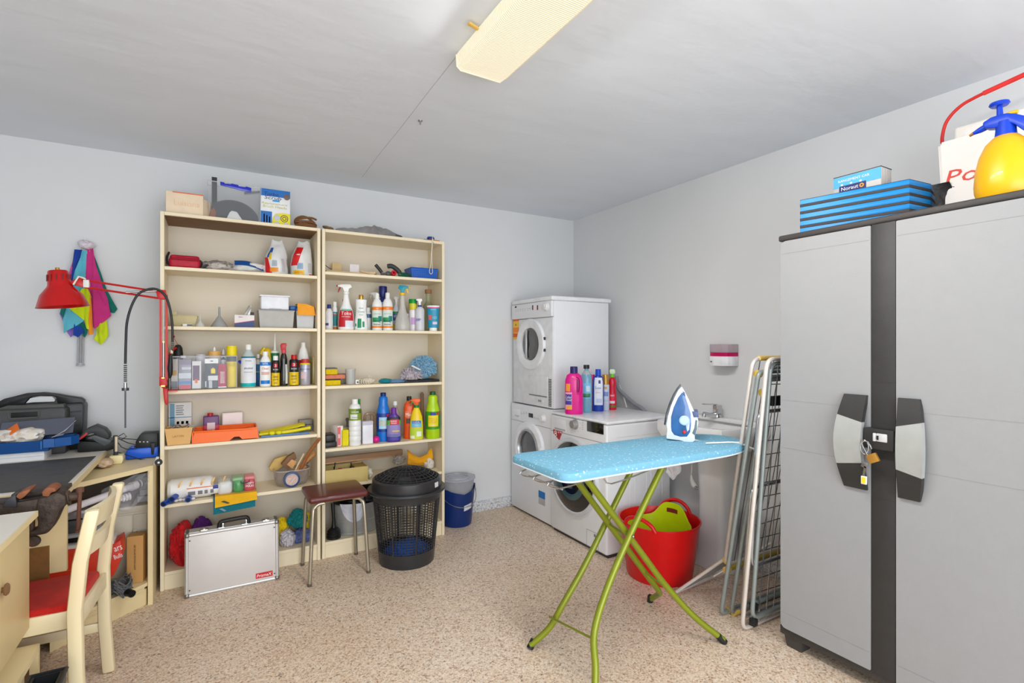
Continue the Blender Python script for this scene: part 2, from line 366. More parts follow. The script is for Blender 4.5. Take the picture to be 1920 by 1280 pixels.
def cab_handle(y0, y1, z0, z1, flip, sa, sb):
    """bowed grip: black ends, pale middle, standing off the door"""
    xd = GX0-.012; n = 12; prof = []
    def off(k): return .012+.034*sin(pi*k)
    def strip(k0, k1, slant, m, nm):
        s = MB(); nn = 8; G = []
        for i in range(nn+1):
            row = []
            for side in (0, 1):
                k = k0+(k1-k0)*i/nn
                if i == 0: k += slant[0]*(side-.5)
                if i == nn: k += slant[1]*(side-.5)
                yy = y0 if side == 0 else y1
                yy += (1 if flip else -1)*(.022*sin(pi*k) if side == (1 if flip else 0) else .006*sin(pi*k))
                zz = z0+(z1-z0)*k
                row.append((yy, zz, off(k)))
            G.append(row)
        for dz in (0,):
            pass
        A = [[s.b.verts.new((xd-o, yy, zz)) for yy, zz, o in r] for r in G]; B = [[s.b.verts.new((xd-max(0, o-.022), yy, zz)) for yy, zz, o in r] for r in G]
        for i in range(nn):
            s.b.faces.new([A[i][0], A[i][1], A[i+1][1], A[i+1][0]]); s.b.faces.new([B[i][0], B[i+1][0], B[i+1][1], B[i][1]])
            for sd in (0, 1): s.b.faces.new([A[i][sd], A[i+1][sd], B[i+1][sd], B[i][sd]])
        for i in (0, nn): s.b.faces.new([A[i][0], B[i][0], B[i][1], A[i][1]])
        return s
    dk = mat((48, 47, 47), .5, bump=.1, bscale=260)
    hd = obj('handle', strip(0, .27, (0, sa), dk, ''), dk, t)
    obj('handle_grip', strip(.27, .75, (sa, sb), None, ''), mat((164, 166, 163), .5), hd)
    obj('handle_top', strip(.75, 1, (sb, 0), None, ''), dk, hd)
cab_handle(.995, 1.075, .762, 1.118, True, -.05, .06)
cab_handle(.828, .893, .762, 1.118, False, .05, -.06)
lk = MB(); lk.bx(GX0-.045, GX0-.008, .897, .995, .925, 1.0, .004); obj('lock_box', lk, mat((46, 45, 45), .5), t)
lk = MB(); lk.bx(GX0-.049, GX0-.040, .917, .952, .955, .985, .003); lk.bx(GX0-.052, GX0-.045, .952, .962, .955, .985, .002)
o = obj('lock_plate', lk, mat((222, 222, 224), .35, .3), t); obj('key_slot', MB().bx(GX0-.0535, GX0-.045, .9435, .948, .962, .977), BLACK, o)
# ------------------------------------------------------------------ padlock and keys hanging from the lock box
p = thing('padlock', 'open brass padlock hanging on the cabinet lock box', 'padlock', (GX0-.06, .965, .9))
M_ = Matrix.Translation((GX0-.06, .957, .895)) @ Matrix.Rotation(R(-28), 4, 'X')
pb = MB(); pb.bx(-.007, .007, -.018, .018, -.017, .015, .003, M=M_); obj('body', pb, mat((196, 146, 66), .35, .6), p)
sh = MB(); pts = [M_ @ V((0, .012*cos(a), .018+.034*min(1, 1)+.012*sin(a))) for a in [pi*k/8 for k in range(9)]]
sh.tube([M_ @ V((0, .012, .012))]+pts+[M_ @ V((0, -.012, .03))], .0028, 8); obj('shackle', sh, CHROME, p)
p = thing('key_ring', 'bunch of keys with a yellow tag under the padlock', 'keys', (GX0-.05, .985, .95))
k = MB(); k.tube([(GX0-.06, .985+.014*sin(a), .93+.026*cos(a)) for a in [2*pi*i/14 for i in range(14)]], .0013, 6, True); obj('ring', k, CHROME, p)
k = MB(); k.cbox((GX0-.062, .984, .865), (.002, .02, .022), (R(20), 0, 0), .001); k.cbox((GX0-.062, .984, .842), (.002, .008, .035), (R(8), 0, 0)); obj('key', k, STEEL, p)
k = MB(); k.bx(GX0-.066, GX0-.058, .976, .995, .793, .823, .002); o = obj('tag', k, mat((238, 238, 238), .4), p)
obj('tag_insert', MB().bx(GX0-.0668, GX0-.0655, .979, .992, .797, .819), mat((240, 215, 30), .5), o)
# ================================================================== desk, corner unit, pedestal, chair (left)
CR2 = mat((236, 216, 168), .45, var=.04, scale=5); LAM = mat((232, 226, 214), .4, var=.02, scale=4)
ZT = .76
t = thing('work_desk', 'cream desk with white top under the dark mat and tool cases', 'desk', (-1.0, 3.05, 0))
obj('desk_top', MB().bx(XL+.02, -.480, 2.54, 3.60, ZT-.024, ZT, .001, 1), LAM, t)
e = MB(); e.bx(-.4805, -.477, 2.537, 3.60, ZT-.024, ZT-.0008); obj('edge_band', e, CR2, t)
e = MB(); e.bx(XL+.02, -.477, 2.537, 2.5405, ZT-.024, ZT-.0008); obj('edge_band', e, CR2, t)
obj('leg_panel', MB().bx(-1.1, -.497, 2.625, 2.645, .42, ZT-.024, .001, 1), mat((240, 220, 168), .5, var=.03, scale=5), t)
obj('side_panel', MB().bx(XL+.02, XL+.045, 2.56, 3.58, 0, ZT-.024), CR2, t)
obj('brace_board', MB().bx(-.9, X(91, 2.61), 2.606, 2.624, .40, Z(1027, 75, 2.61)), mat((132, 92, 44), .7, var=.1, scale=60), t)
mt = MB(); mt.bx(-1.25, -.497, 2.585, 3.205, ZT, ZT+.003)
single('cutting_mat', mt, patch_mat('worn_slate', [(0, (62, 62, 63)), (.42, (70, 70, 70)), (.71, (78, 78, 78)), (.83, (120, 120, 118))], 14, .6), 'worn dark grey mat lying on the white desk top', 'mat')
# corner unit
fp = [(-.262, 3.60), (-.262, 3.152), (-.285, 3.132), (-.60, 2.83), (-1.2, 2.83), (-1.2, 3.60)]
t = thing('corner_shelf_unit', 'cream corner shelf unit between desk and left bookcase', 'shelf', (-.5, 3.3, 0))
obj('top_board', MB().prism(fp, .678, .70, 'z'), CR2, t)
obj('side_panel', MB().bx(-.284, -.262, 3.15, 3.60, 0, .678, .001, 1), CR2, t)
fi = [(-.285, 3.60), (-.285, 3.145), (-.60, 2.845), (-1.19, 2.845), (-1.19, 3.60)]
obj('bottom_shelf', MB().prism(fi, .10, .117, 'z'), CR2, t)
fi2 = [(x_ if y_ > 3.5 else x_-.012, y_ if y_ > 3.5 else y_+.004) for x_, y_ in fi]
obj('lower_shelf', MB().prism(fi2, .079, .097, 'z'), CR2, t)
pl = MB(); pl.prism([(-.290, 3.17), (-.60, 2.875), (-.60, 2.893), (-.290, 3.188)], 0, .079, 'z'); obj('plinth', pl, CR2, t)
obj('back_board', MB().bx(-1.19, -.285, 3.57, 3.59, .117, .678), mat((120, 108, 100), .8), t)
# pedestal in the left foreground
t = thing('drawer_pedestal', 'cream drawer pedestal with brown knob in the left foreground', 'cabinet', (-.9, 1.7, 0))
obj('top_board', MB().bx(-1.25, -.503, 1.0, 2.256, .741, .76, .001, 1), LAM, t)
obj('edge_band', MB().bx(-.5035, -.500, 1.0, 2.2575, .741, .7594), CR2, t)
obj('carcass', MB().bx(-1.25, -.545, 1.0, 2.25, .3785, .741), CR2, t)
dr = obj('drawer_front', MB().bx(-.545, -.520, 1.05, 2.25, .380, .731, .002), mat((236, 213, 160), .45, var=.04, scale=4), t)
kx, ky, kz = -.52, Yx(3, -.52), Zx(1106, 3, -.52)
k = MB(); k.lathe([(0, 0), (.007, 0), (.007, .004), (.016, .007), (.018, .011), (.014, .015), (0, .017)], 16, (kx, ky, kz), M=Matrix.Rotation(pi/2, 4, 'Y'))
obj('knob', k, mat((128, 92, 60), .4, var=.15), dr, 'brown wooden knob')
bs = MB(); bs.bx(-1.25, -.497, 1.0, 2.262, .296, .318); obj('base_shelf', bs, CR2, t)
bs = MB(); bs.bx(-.519, -.497, 2.243, 2.262, 0, .296); obj('base_post', bs, CR2, t)
bs = MB(); bs.bx(-1.25, -.530, 1.0, 2.240, .20, .296); obj('base_panel', bs, mat((214, 200, 170), .5), t)
tb = thing('wooden_box', 'open cream edged wooden box with brown inside under the chair', 'box', (-.62, 2.40, 0))
s = MB(); s.bx(-.70, -.55, 2.50, 2.512, 0, .20); s.bx(-.70, -.69, 2.32, 2.50, 0, .20); obj('box_wall', s, BROWN, tb); obj('box_floor', MB().bx(-.69, -.55, 2.32, 2.50, 0, .012), CR2, tb)
# chair
WOOD = mat((236, 220, 180), .4, var=.04, scale=8, stretch=(1, 1, .25), coat=.2)
t = thing('wooden_chair', 'cream wooden chair with red seat pad pushed towards the desk', 'chair', (-.55, 2.41, 0))
def board(pts, wx, wy, bev=.006, nm='leg', m=WOOD, par=None):
    """a stick through pts with a rectangular section wx (x) by wy (y)"""
    s = MB(); rings = []
    for p in pts:
        rings.append([s.b.verts.new((p[0]+a*wx/2, p[1]+b_*wy/2, p[2])) for a, b_ in ((-1, -1), (1, -1), (1, 1), (-1, 1))])
    for A, B in zip(rings, rings[1:]):
        for i in range(4): s.b.faces.new([A[i], A[(i+1) % 4], B[(i+1) % 4], B[i]])
    s.b.faces.new(rings[0][::-1]); s.b.faces.new(rings[-1])
    bmesh.ops.recalc_face_normals(s.b, faces=s.b.faces[:])
    ed = [e_ for e_ in s.b.edges if len(e_.link_faces) == 2 and e_.calc_face_angle(0) > .5]
    bmesh.ops.bevel(s.b, geom=ed, offset=bev, segments=2, profile=.5, affect='EDGES', clamp_overlap=True)
    return obj(nm, s, m, par)
def legpts(x, y): return [(x+.012, y, 0), (x-.002, y, .2), (x-.006, y, .42), (x+.008, y, .58), (x+.042, y, .752)]
nx, ny, fx, fy = -.392, 2.215, -.372, 2.592
board(legpts(nx, ny), .042, .040, .011, par=t); board(legpts(fx, fy), .042, .038, .011, par=t)
for (x_, y_) in ((-.765, 2.290), (-.765, 2.575)): board([(x_, y_, 0), (x_, y_, .41)], .036, .036, par=t)
def slat(za, zb, bow):
    def fn(u, v):
        y_ = ny+.016+(fy-ny-.030)*u; k = sin(pi*u); xx = nx+(fx-nx)*u+.012+bow*k+((v*(zb-za)+za)-.62)*.16
        return V((xx, y_, za+(zb-za)*v))
    s = MB(); s.grid(fn, 14, 3, .016); return s
obj('back_slat', slat(.672, .744, .032), WOOD, t, ang=50); obj('back_slat', slat(.578, .640, .032), WOOD, t, ang=50)
obj('side_rail', MB().bx(-.75, -.40, 2.262, 2.282, .345, .405, .003), WOOD, t)
obj('side_rail', MB().bx(-.75, -.385, 2.566, 2.585, .345, .405, .003), WOOD, t)
s = MB(); s.prism([(-.412, 2.235), (-.392, 2.235), (-.366, 2.575), (-.386, 2.575)], .345, .405, 'z', .002); obj('rear_rail', s, WOOD, t)
obj('front_rail', MB().bx(-.775, -.755, 2.29, 2.58, .345, .405, .003), WOOD, t)
obj('stretcher', MB().bx(-.75, -.385, 2.583, 2.597, .17, .205, .003), WOOD, t)
obj('stretcher', MB().bx(-.60, -.395, 2.274, 2.288, .12, .155, .003), WOOD, t)
sd = MB(); sd.prism([(-.758, 2.283), (-.422, 2.265), (-.400, 2.29), (-.383, 2.55), (-.40, 2.567), (-.758, 2.567)], .395, .425, 'z', .010, 3)
obj('seat_pad', sd, mat((204, 22, 8), .75, var=.12, scale=25, bump=.4, bscale=500, sheen=.4), t, 'red fabric seat pad')
# black tray on the floor
t = thing('black_crate', 'black plastic crate beside the chair at the bottom edge', 'crate', (-.44, 1.95, 0))
def open_box(x0, x1, y0, y1, z0, z1, th, taper=0, rim=0):
    s = MB()
    A = [(x0+taper, y0+taper), (x1-taper, y0+taper), (x1-taper, y1-taper), (x0+taper, y1-taper)]; B = [(x0, y0), (x1, y0), (x1, y1), (x0, y1)]
    Ai = [(x0+taper+th, y0+taper+th), (x1-taper-th, y0+taper+th), (x1-taper-th, y1-taper-th), (x0+taper+th, y1-taper-th)]
    Bi = [(x0+th, y0+th), (x1-th, y0+th), (x1-th, y1-th), (x0+th, y1-th)]
    v = lambda P, z: [s.b.verts.new((p[0], p[1], z)) for p in P]
    a, b_, bi, ai = v(A, z0), v(B, z1), v(Bi, z1), v(Ai, z0+th)
    for P, Q in ((a, b_), (b_, bi), (bi, ai)):
        for i in range(4): s.b.faces.new([P[i], P[(i+1) % 4], Q[(i+1) % 4], Q[i]])
    s.b.faces.new(a[::-1]); s.b.faces.new(ai)
    if rim: s.tube([(p[0], p[1], z1) for p in B], rim, 6, True)
    return s
obj('crate_body', open_box(-.485, -.40, 1.78, 2.11, 0, .287, .012, .008, .006), mat((26, 28, 32), .4), t)
# ------------------------------------------------------------------ bench vice
RUST = patch_mat('rusted_iron', [(0, (66, 52, 44)), (.40, (84, 62, 50)), (.56, (104, 74, 56)), (.68, (140, 86, 56))], 28, .6)
IRON = mat((72, 60, 54), .55, .5, var=.25, scale=30, bump=.3); ORUST = mat((150, 92, 60), .75, var=.2, scale=50, bump=.3)
vy = 2.44
t = thing('bench_vice', 'rusty brown bench vice clamped to the desk edge', 'vice', (-.46, vy, .70))
def vx(px): return X(px, vy)
def vz(py, px): return Z(py, px, vy)
def vp(*ps): return [(vx(a), vz(b_, a)) for a, b_ in ps]
obj('slide_bar', MB().prism(vp((-30, 948), (78, 931), (78, 955), (-30, 968)), vy-.03, vy+.03, 'y', .003), IRON, t)
obj('guide_bar', MB().prism(vp((-30, 941), (76, 932), (76, 940), (-30, 950)), vy-.012, vy+.045, 'y', .002), mat((58, 52, 50), .5, .4), t)
obj('body', MB().prism(vp((76, 930), (84, 929), (108, 918), (116, 920), (128, 925), (130, 940), (118, 952), (108, 975), (100, 988), (92, 995), (76, 998), (60, 1000), (60, 992), (74, 988), (76, 975), (72, 950)), vy-.035, vy+.035, 'y', .006), IRON, t)
obj('clamp_horn', MB().bx(-.62, -.47, vy+.03, 2.57, ZT+.001, ZT+.016, .003), IRON, t)
obj('fixed_jaw', MB().prism(vp((84, 917), (90, 911), (98, 908), (108, 910), (111, 916), (100, 919), (97, 926), (85, 925)), vy-.04, vy+.04, 'y', .004), ORUST, t)
obj('moving_jaw', MB().prism(vp((36, 926), (40, 920), (62, 911), (63, 915), (52, 926), (44, 931)), vy-.04, vy+.04, 'y', .003), ORUST, t)
obj('jaw_block', MB().prism(vp((10, 946), (18, 932), (36, 922), (38, 946)), vy-.036, vy+.036, 'y', .004), mat((70, 70, 76), .5, .5, var=.2), t)
s = MB(); s.cyl((vx(128), vy, vz(932, 128)), (vx(152), vy, vz(929, 152)), .015, .013); s.cyl((vx(126), vy, vz(933, 126)), (vx(131), vy, vz(932, 131)), .026); obj('spindle', s, RUST, t)
s = MB(); a_, b_ = (vx(152), vy-.016, vz(918, 152)), (vx(148), vy-.016, vz(990, 148)); s.cyl(a_, b_, .0065); s.cyl((a_[0], a_[1], a_[2]-.004), (a_[0], a_[1], a_[2]+.012), .012); s.cyl((b_[0], b_[1], b_[2]-.008), b_, .010)
obj('tommy_bar', s, mat((108, 68, 52), .6, var=.2), t)
s = MB(); s.cyl((vx(60), vy, vz(972, 60)), (vx(60), vy, vz(1004, 60)), .0085); s.lathe([(0, -.012), (.018, -.008), (.021, 0), (.018, .008), (0, .012)], 14, (vx(63), vy, vz(1014, 63)), M=Matrix.Rotation(pi/2, 4, 'X')); obj('clamp_screw', s, RUST, t)
# ------------------------------------------------------------------ things on the desk
t = thing('tool_case', 'large black plastic power tool case with arched handle, rearmost on the desk', 'case', (-.85, 3.50, ZT))
cy0, cy1 = 3.47, 3.58
def cp(*ps, y=3.47): return [(X(a, y), Z(b_, a, y)) for a, b_ in ps]
xr_ = X(157, cy0); zt_ = Z(757, 120, cy0)
obj('shell', MB().prism([(-1.22, ZT), (xr_-.012, ZT), (xr_-.006, ZT+.02), (xr_, .99), (xr_-.01, 1.005), (-1.22, .985)], cy0, cy1, 'y', .006), mat((24, 24, 28), .4, var=.1), t)
s = MB(); hp = cp((-12, 757), (5, 748), (22, 744), (45, 738), (80, 736), (108, 739), (122, 742), (150, 746), (157, 751), (155, 762), (112, 760), (106, 757), (103, 746), (96, 743), (72, 742.5), (54, 746), (46, 754), (44, 760), (-12, 768))
s.prism(hp, cy0+.02, cy0+.065, 'y', .004); s.prism(cp((40, 752), (108, 749), (120, 765), (30, 768)), cy0+.024, cy0+.06, 'y', .003); obj('handle_frame', s, mat((30, 30, 31), .4, bump=.1, bscale=200), t)
s = MB(); s.prism(cp((55, 747), (72, 744), (96, 744), (102, 750), (100, 753), (60, 754.5), (47, 756)), cy0+.015, cy0+.019, 'y'); obj('handle_opening', s, WALL, t, 'wall showing pale through the grip')
s = MB(); s.bx(-1.2, xr_-.02, cy0-.004, cy0+.01, .885, .89); s.bx(-1.2, xr_-.01, cy0-.006, cy0+.01, .955, .963); obj('shell_rib', s, mat((46, 46, 48), .4), t, kind='stuff')
t = thing('drill_case', 'smaller dark grey hard case with recessed grip, in front of the black case', 'case', (-.85, 3.40, ZT))
y_ = 3.38; xr_ = X(124, y_); z1_ = Z(766, 60, y_)
s = MB(); s.prism([(-1.2, ZT), (xr_, ZT), (xr_, z1_-.012), (xr_-.012, z1_), (-1.2, z1_)], y_, y_+.085, 'y', .008, 3); obj('shell', s, mat((66, 66, 67), .5, bump=.12, bscale=200), t)
s = MB(); s.prism(cp((-5, 766), (8, 762), (118, 758), (120, 764), (-5, 770), y=y_), y_+.012, y_+.06, 'y', .003); obj('lid_rim', s, mat((74, 74, 70), .5), t)
s = MB(); zz = Z(776, 45, y_)
s.bx(X(20, y_), X(71, y_), y_-.0015, y_+.004, zz-.016, zz+.010, .004); obj('grip_recess', s, mat((12, 12, 12), .6), t)
s = MB(); s.tube([(X(a, y_), y_-.001, Z(b_, a, y_)) for a, b_ in ((15, 771), (16, 782), (20, 786), (72, 783), (75, 779), (75, 768))], .003, 6); obj('grip_rim', s, mat((86, 86, 82), .5), t)
wb = thing('white_box', 'flat white box under the blue organiser on the desk', 'box', (-.85, 3.30, ZT))
s = MB(); s.bx(-1.25, X(83, 3.24), 3.24, 3.39-.02, ZT, ZT+.041, .002); obj('carton', s, mat((228, 228, 230), .5), wb)
s = MB(); s.bx(-1.25, X(83, 3.24)-.004, 3.2385, 3.24, ZT+.02, ZT+.0212); obj('lid_seam', s, mat((190, 190, 192), .6), wb)
# blue organiser
BLUE = mat((16, 74, 140), .35, var=.06)
t = thing('blue_tray', 'blue plastic tool tray filled with packets, on the white box', 'tray', (-.85, 3.28, ZT+.043))
xa, xb = -1.25, X(92, 3.22)
obj('tray_body', open_box(xa, xb, 3.22, 3.365, ZT+.043, ZT+.095, .004, .004), BLUE, t)
s = MB(); loop = [(xb-.02, 3.216), (xb+.02, 3.220), (xb+.075, 3.25), (xb+.095, 3.30), (xb+.075, 3.345), (xb-.005, 3.355)]
def band(pts, z0, z1, th):
    s_ = MB(); n_ = len(pts)
    for (p, q) in zip(pts, pts[1:]):
        d_ = (V((q[0], q[1], 0))-V((p[0], p[1], 0))).normalized(); nn = V((-d_.y, d_.x, 0))*th/2
        s_.prism([(p[0]+nn.x, p[1]+nn.y), (q[0]+nn.x, q[1]+nn.y), (q[0]-nn.x, q[1]-nn.y), (p[0]-nn.x, p[1]-nn.y)], z0, z1, 'z')
    return s_
obj('carry_loop', band(loop, ZT+.060, ZT+.10, .006), mat((20, 86, 158), .35), t)
obj('carry_lug', MB().bx(xb-.03, xb-.024, 3.213, 3.224, ZT+.055, ZT+.092), mat((40, 110, 180), .35), t)
PK = [(232, 222, 206), (214, 200, 186), (240, 236, 230), (226, 208, 190), (236, 230, 222)]
pk_xs = [-1.18, -1.08, -.985, -.90, -.83, -.765]
for i, x_ in enumerate(pk_xs):
    s = MB(); s.blob((x_, 3.29, ZT+.115), (.060, .066, .036), i+3, .28, 2.2, 3, ZT+.05)
    single('paper_packet', s, patch_mat('packet_%d' % i, [(0, PK[i % 5]), (.5, PK[(i+2) % 5]), (.66, (196, 170, 160)), (.74, (240, 236, 232))], 34, .6), 'crumpled pale packet in the blue tray, ' + ['hidden furthest left', 'second from the left edge', 'third from the left edge', 'in the middle', 'second from the right', 'furthest right'][i], 'packet', 'packets in the blue tray')
s = MB(); s.cbox((X(25, 3.27), 3.26, ZT+.150), (.05, .05, .004), (R(35), R(-38), 0), .001); o = single('orange_packet', s, mat((232, 110, 20), .4), 'bright orange and white packet sticking out of the blue tray', 'packet')
s = MB(); s.cbox((X(70, 3.30), 3.31, ZT+.145), (.27, .09, .003), (R(50), R(-2), 0)); single('grey_booklet', s, mat((88, 92, 106), .5), 'dark grey booklet lying over the packets in the blue tray', 'booklet')
s = MB(); s.grid(lambda u, v: V((X(100, 3.3)+.05*u+.03*v, 3.27+.06*v, ZT+.10+.07*u*(.4+.6*v))), 4, 4, .001); single('white_envelope', s, mat((226, 222, 226), .5), 'white plastic envelope standing up at the right end of the tray', 'envelope')
# battery charger
t = thing('battery_charger', 'black battery charger with red stripe on the desk corner', 'charger', (-.54, 3.42, ZT))
cy = 3.36
def q(*ps, y=cy): return [(X(a, y), Z(b_, a, y)) for a, b_ in ps]
obj('charger_base', MB().prism(q((145, 848), (191, 848), (212, 842), (216, 836), (214, 826), (200, 829), (178, 828), (145, 827)), cy, cy+.10, 'y', .004), mat((22, 22, 22), .5), t)
obj('cradle', MB().prism(q((144, 824), (172, 820), (178, 826), (196, 835), (206, 832), (210, 826), (178, 815), (146, 826)), cy-.006, cy+.09, 'y', .002), mat((84, 88, 90), .45), t)
obj('battery', MB().prism(q((144, 823), (160, 805), (178, 797), (196, 804), (204, 814), (205, 822), (190, 822), (176, 812), (168, 813), (152, 824)), cy-.004, cy+.08, 'y', .004), mat((52, 54, 54), .5), t)
s = MB(); s.prism(q((147, 822), (163, 810), (165, 813), (151, 824)), cy-.0065, cy-.003, 'y'); obj('red_stripe', s, mat((206, 48, 52), .4), t)
# plug, adapter, chargers on the corner unit
t = thing('plug_adapter', 'cream mains adapter block on the corner shelf unit', 'adapter', (-.42, 3.30, .70))
y_ = 3.27; a_, b_ = X(205, y_), X(231, y_)
s = MB(); s.prism([(a_+.004, .701), (b_-.006, .701), (b_, .722), (b_-.002, .744), (a_, .744), (a_-.002, .722)], y_, y_+.065, 'y', .004); obj('block', s, mat((238, 222, 168), .4), t)
s = MB(); s.prism(q((210, 858), (224, 858), (221, 850), (221, 816), (212, 816), (213, 850), y=y_+.03), y_+.02, y_+.04, 'y', .003); obj('plug', s, BLACK, t)
s = MB(); s.tube([(X(218, y_+.02), y_+.018, Z(b__, 218, y_+.02)) for b__ in (846, 835, 825, 818)], .006, 8); obj('sleeve', s, mat((222, 205, 176), .5), t)
s = MB(); cp_ = lambda a, b__, y=3.34: (X(a, y), y, Z(b__, a, y))
for path in ([(222, 818), (232, 812), (237, 818), (228, 824), (222, 822), (240, 830), (256, 834)], [(222, 820), (232, 822), (248, 823), (258, 824)], [(220, 828), (228, 838), (238, 842), (256, 841)], [(214, 846), (230, 850), (248, 856), (264, 861), (288, 862)]):
    P = [V(cp_(*p_)) for p_ in path]; s.tube(P, .0022, 6)
obj('cable', s, BLACK, t, kind='stuff')
t = thing('beige_pouch', 'small beige pouch tucked under the desk edge', 'pouch', (-.5, 3.22, .70))
s = MB(); s.blob((X(195, 3.2), 3.22, .722), (.035, .06, .022), 5, .2, 2, 3, .7005); obj('pouch_body', s, mat((206, 178, 150), .8, var=.1), t)
t = thing('blue_charger_box', 'bright blue plastic case under the black charger by the bookcase', 'case', (-.35, 3.40, .70))
y_ = 3.36; s = MB(); s.prism([(X(235, y_), .703), (X(297, y_), .703), (X(297, y_), .758), (X(240, y_), .758), (X(235, y_), .74)], y_, y_+.10, 'y', .006); obj('case_body', s, mat((20, 92, 214), .35), t)
s = MB(); s.prism(q((243, 842), (244, 837), (252, 836), (254, 842), y=y_+.03), y_+.02, y_+.06, 'y', .002); obj('latch', s, mat((16, 80, 196), .35), t)
t = thing('black_charger', 'boxy black charger with vents stacked on the blue case', 'charger', (-.33, 3.42, .76))
s = MB(); s.prism(q((254, 840), (254, 828), (262, 815), (268, 812), (296, 811), (296, 841), y=3.37), 3.37, 3.46, 'y', .004); obj('housing', s, mat((26, 26, 26), .45), t)
s = MB()
for i in range(3): s.prism(q((261+i*7, 829), (264+i*7, 829), (264+i*7, 827), (261+i*7, 827), y=3.368), 3.366, 3.369, 'y')
obj('indicator', s, mat((190, 190, 188), .4), t, kind='stuff')
s = MB(); s.prism(q((284, 852), (288, 852), (291, 830), (282, 830), y=3.355), 3.352, 3.368, 'y', .002); obj('strap', s, BLACK, t)
t = thing('black_castor', 'small black wheel clipped to the corner unit edge', 'castor', (-.25, 3.15, .71))
y_ = 3.17; s = MB(); s.lathe([(0, -.006), (.016, -.006), (.017, 0), (.016, .006), (0, .006)], 18, (X(297.5, 3.135), 3.135, .716), M=Matrix.Rotation(pi/2, 4, 'X')); obj('wheel', s, BLACK, t)
s = MB(); s.cyl((X(297.5, 3.13), 3.126, .716), (X(297.5, 3.13), 3.130, .716), .005); obj('hub', s, STEEL, t)
s = MB(); s.cbox((X(293, 3.14), 3.15, .722), (.014, .02, .04), (0, .3, 0), .002); obj('clip', s, mat((200, 200, 198), .4), t)
# ------------------------------------------------------------------ under the corner unit
t = thing('beige_cupboard', 'small beige cupboard with engraved door on the corner unit floor', 'cupboard', (-.5, 3.40, .117))
GB = mat((206, 196, 176), .5); x0, x1, y0 = -.66, -.292, 3.27
obj('carcass', MB().bx(x0, x1, y0, 3.55, .117, .475, .003), GB, t)
obj('lid', MB().bx(x0-.004, x1+.004, y0-.006, 3.55, .445, .478, .003), mat((212, 203, 184), .5), t)
d_ = obj('door', MB().bx(x0+.01, X(248, y0), y0-.006, y0, .125, .435, .002), GB, t); d2 = obj('door', MB().bx(X(250, y0), x1-.006, y0-.006, y0, .125, .435, .002), GB, t)
s = MB(); s.prism(q((249, 992), (258, 991), (258, 1003), (253, 1005), (249, 1001), y=y0-.008), y0-.012, y0-.006, 'y', .001); obj('latch', s, mat((196, 186, 168), .5), d2)
s = MB(); s.tube([(X(257, y0), y0-.013, Z(994, 257, y0)), (X(257, y0), y0-.013, Z(1002, 257, y0))], .0015, 6); obj('latch_pin', s, DGREY, d2)
# pipes in a bag
t = thing('drain_pipe', 'long white plastic drain pipe lying inside the clear bag', 'pipe', (-.45, 3.1, .55))
PW = mat((232, 228, 236), .35); y_ = 3.20
A_, B_ = V((X(122, 2.95), 2.95, Z(957, 122, 2.95))), V((X(262, 3.22), 3.22, Z(906, 262, 3.22)))
s = MB(); s.cyl(A_, A_.lerp(B_, .86), .016); s.cyl(A_.lerp(B_, .86), B_, .0215); obj('tube', s, PW, t)
s = MB(); dd = (B_-A_).normalized(); s.cyl(B_-dd*.02, B_-dd*.014, .026); s.cyl(B_-dd*.002, B_+dd*.004, .024); obj('seal_ring', s, BLACK, t)
t = thing('pipe_coupling', 'short white threaded pipe coupling below the long pipe', 'pipe fitting', (-.35, 3.2, .54))
s = MB(); P0 = V((X(202, 3.15), 3.15, Z(941, 202, 3.15))); P1 = V((X(244, 3.19), 3.19, Z(930, 244, 3.19)))
s.cyl(P0, P1, .013); obj('tube', s, PW, t)
s = MB()
for k in (.62, .76, .90): s.cyl(P0.lerp(P1, k), P0.lerp(P1, k+.09), .019)
obj('nut', s, mat((238, 236, 240), .35), t, kind='stuff')
s = MB()
def bag(u, v):
    px = 190+90*u; yy = 3.13+.06*v*(1-u*.3); top = 918-40*u; bot = 958-(u**2)*70*0+ (0 if u < .6 else -(u-.6)*95)
    n_ = noise.noise(V((u*5, v*5, 2)))
    return V((X(px, yy), yy+.03*n_, min(.668, Z(top+(bot-top)*v, px, yy))))
s.grid(bag, 22, 14); single('plastic_bag', s, FILM, 'clear plastic bag around white pipes under the corner unit', 'bag')
for i, (z0_, dx_) in enumerate(((.478, 0), (.512, .01), (.546, -.004))):
    s = MB(); s.bx(X(258, 3.33)+dx_, X(281, 3.33), 3.32, 3.45, z0_+.001, z0_+.033, .003); single('grey_carton', s, mat((186-10*i, 186-10*i, 190-8*i), .6), ['pale grey flat carton, lowest of three on the beige cupboard', 'pale grey flat carton, middle of three on the beige cupboard', 'pale grey flat carton, topmost of three on the beige cupboard'][i], 'carton', 'cartons on the beige cupboard')
for i, (a, b_, c_, d_, col, lab) in enumerate(((128, 176, 960, 975, (150, 150, 156), 'silver grey metal box, upper of two under the desk'), (130, 172, 977, 1000, (90, 92, 98), 'dark grey metal box, lower of two under the desk'))):
    yy = 3.0; s = MB(); z0_, z1_ = Z(d_, a, yy), Z(c_, a, yy); s.bx(X(a-30, yy), X(b_, yy), yy, yy+.13, z0_, z1_, .004); s.bx(X(a-28, yy), X(b_-2, yy), yy-.004, yy, (z0_+z1_)/2-.002, (z0_+z1_)/2+.002)
    single('metal_box', s, mat(col, .35, .5), lab, 'box', 'metal boxes under the desk')
s = MB(); s.bx(X(95, 3.0), X(182, 3.0), 2.97, 3.16, Z(1006, 130, 3.0), Z(1001, 130, 3.0), .002); single('shelf_board', s, mat((160, 158, 160), .5), 'thin grey board carrying the metal boxes under the desk', 'board')
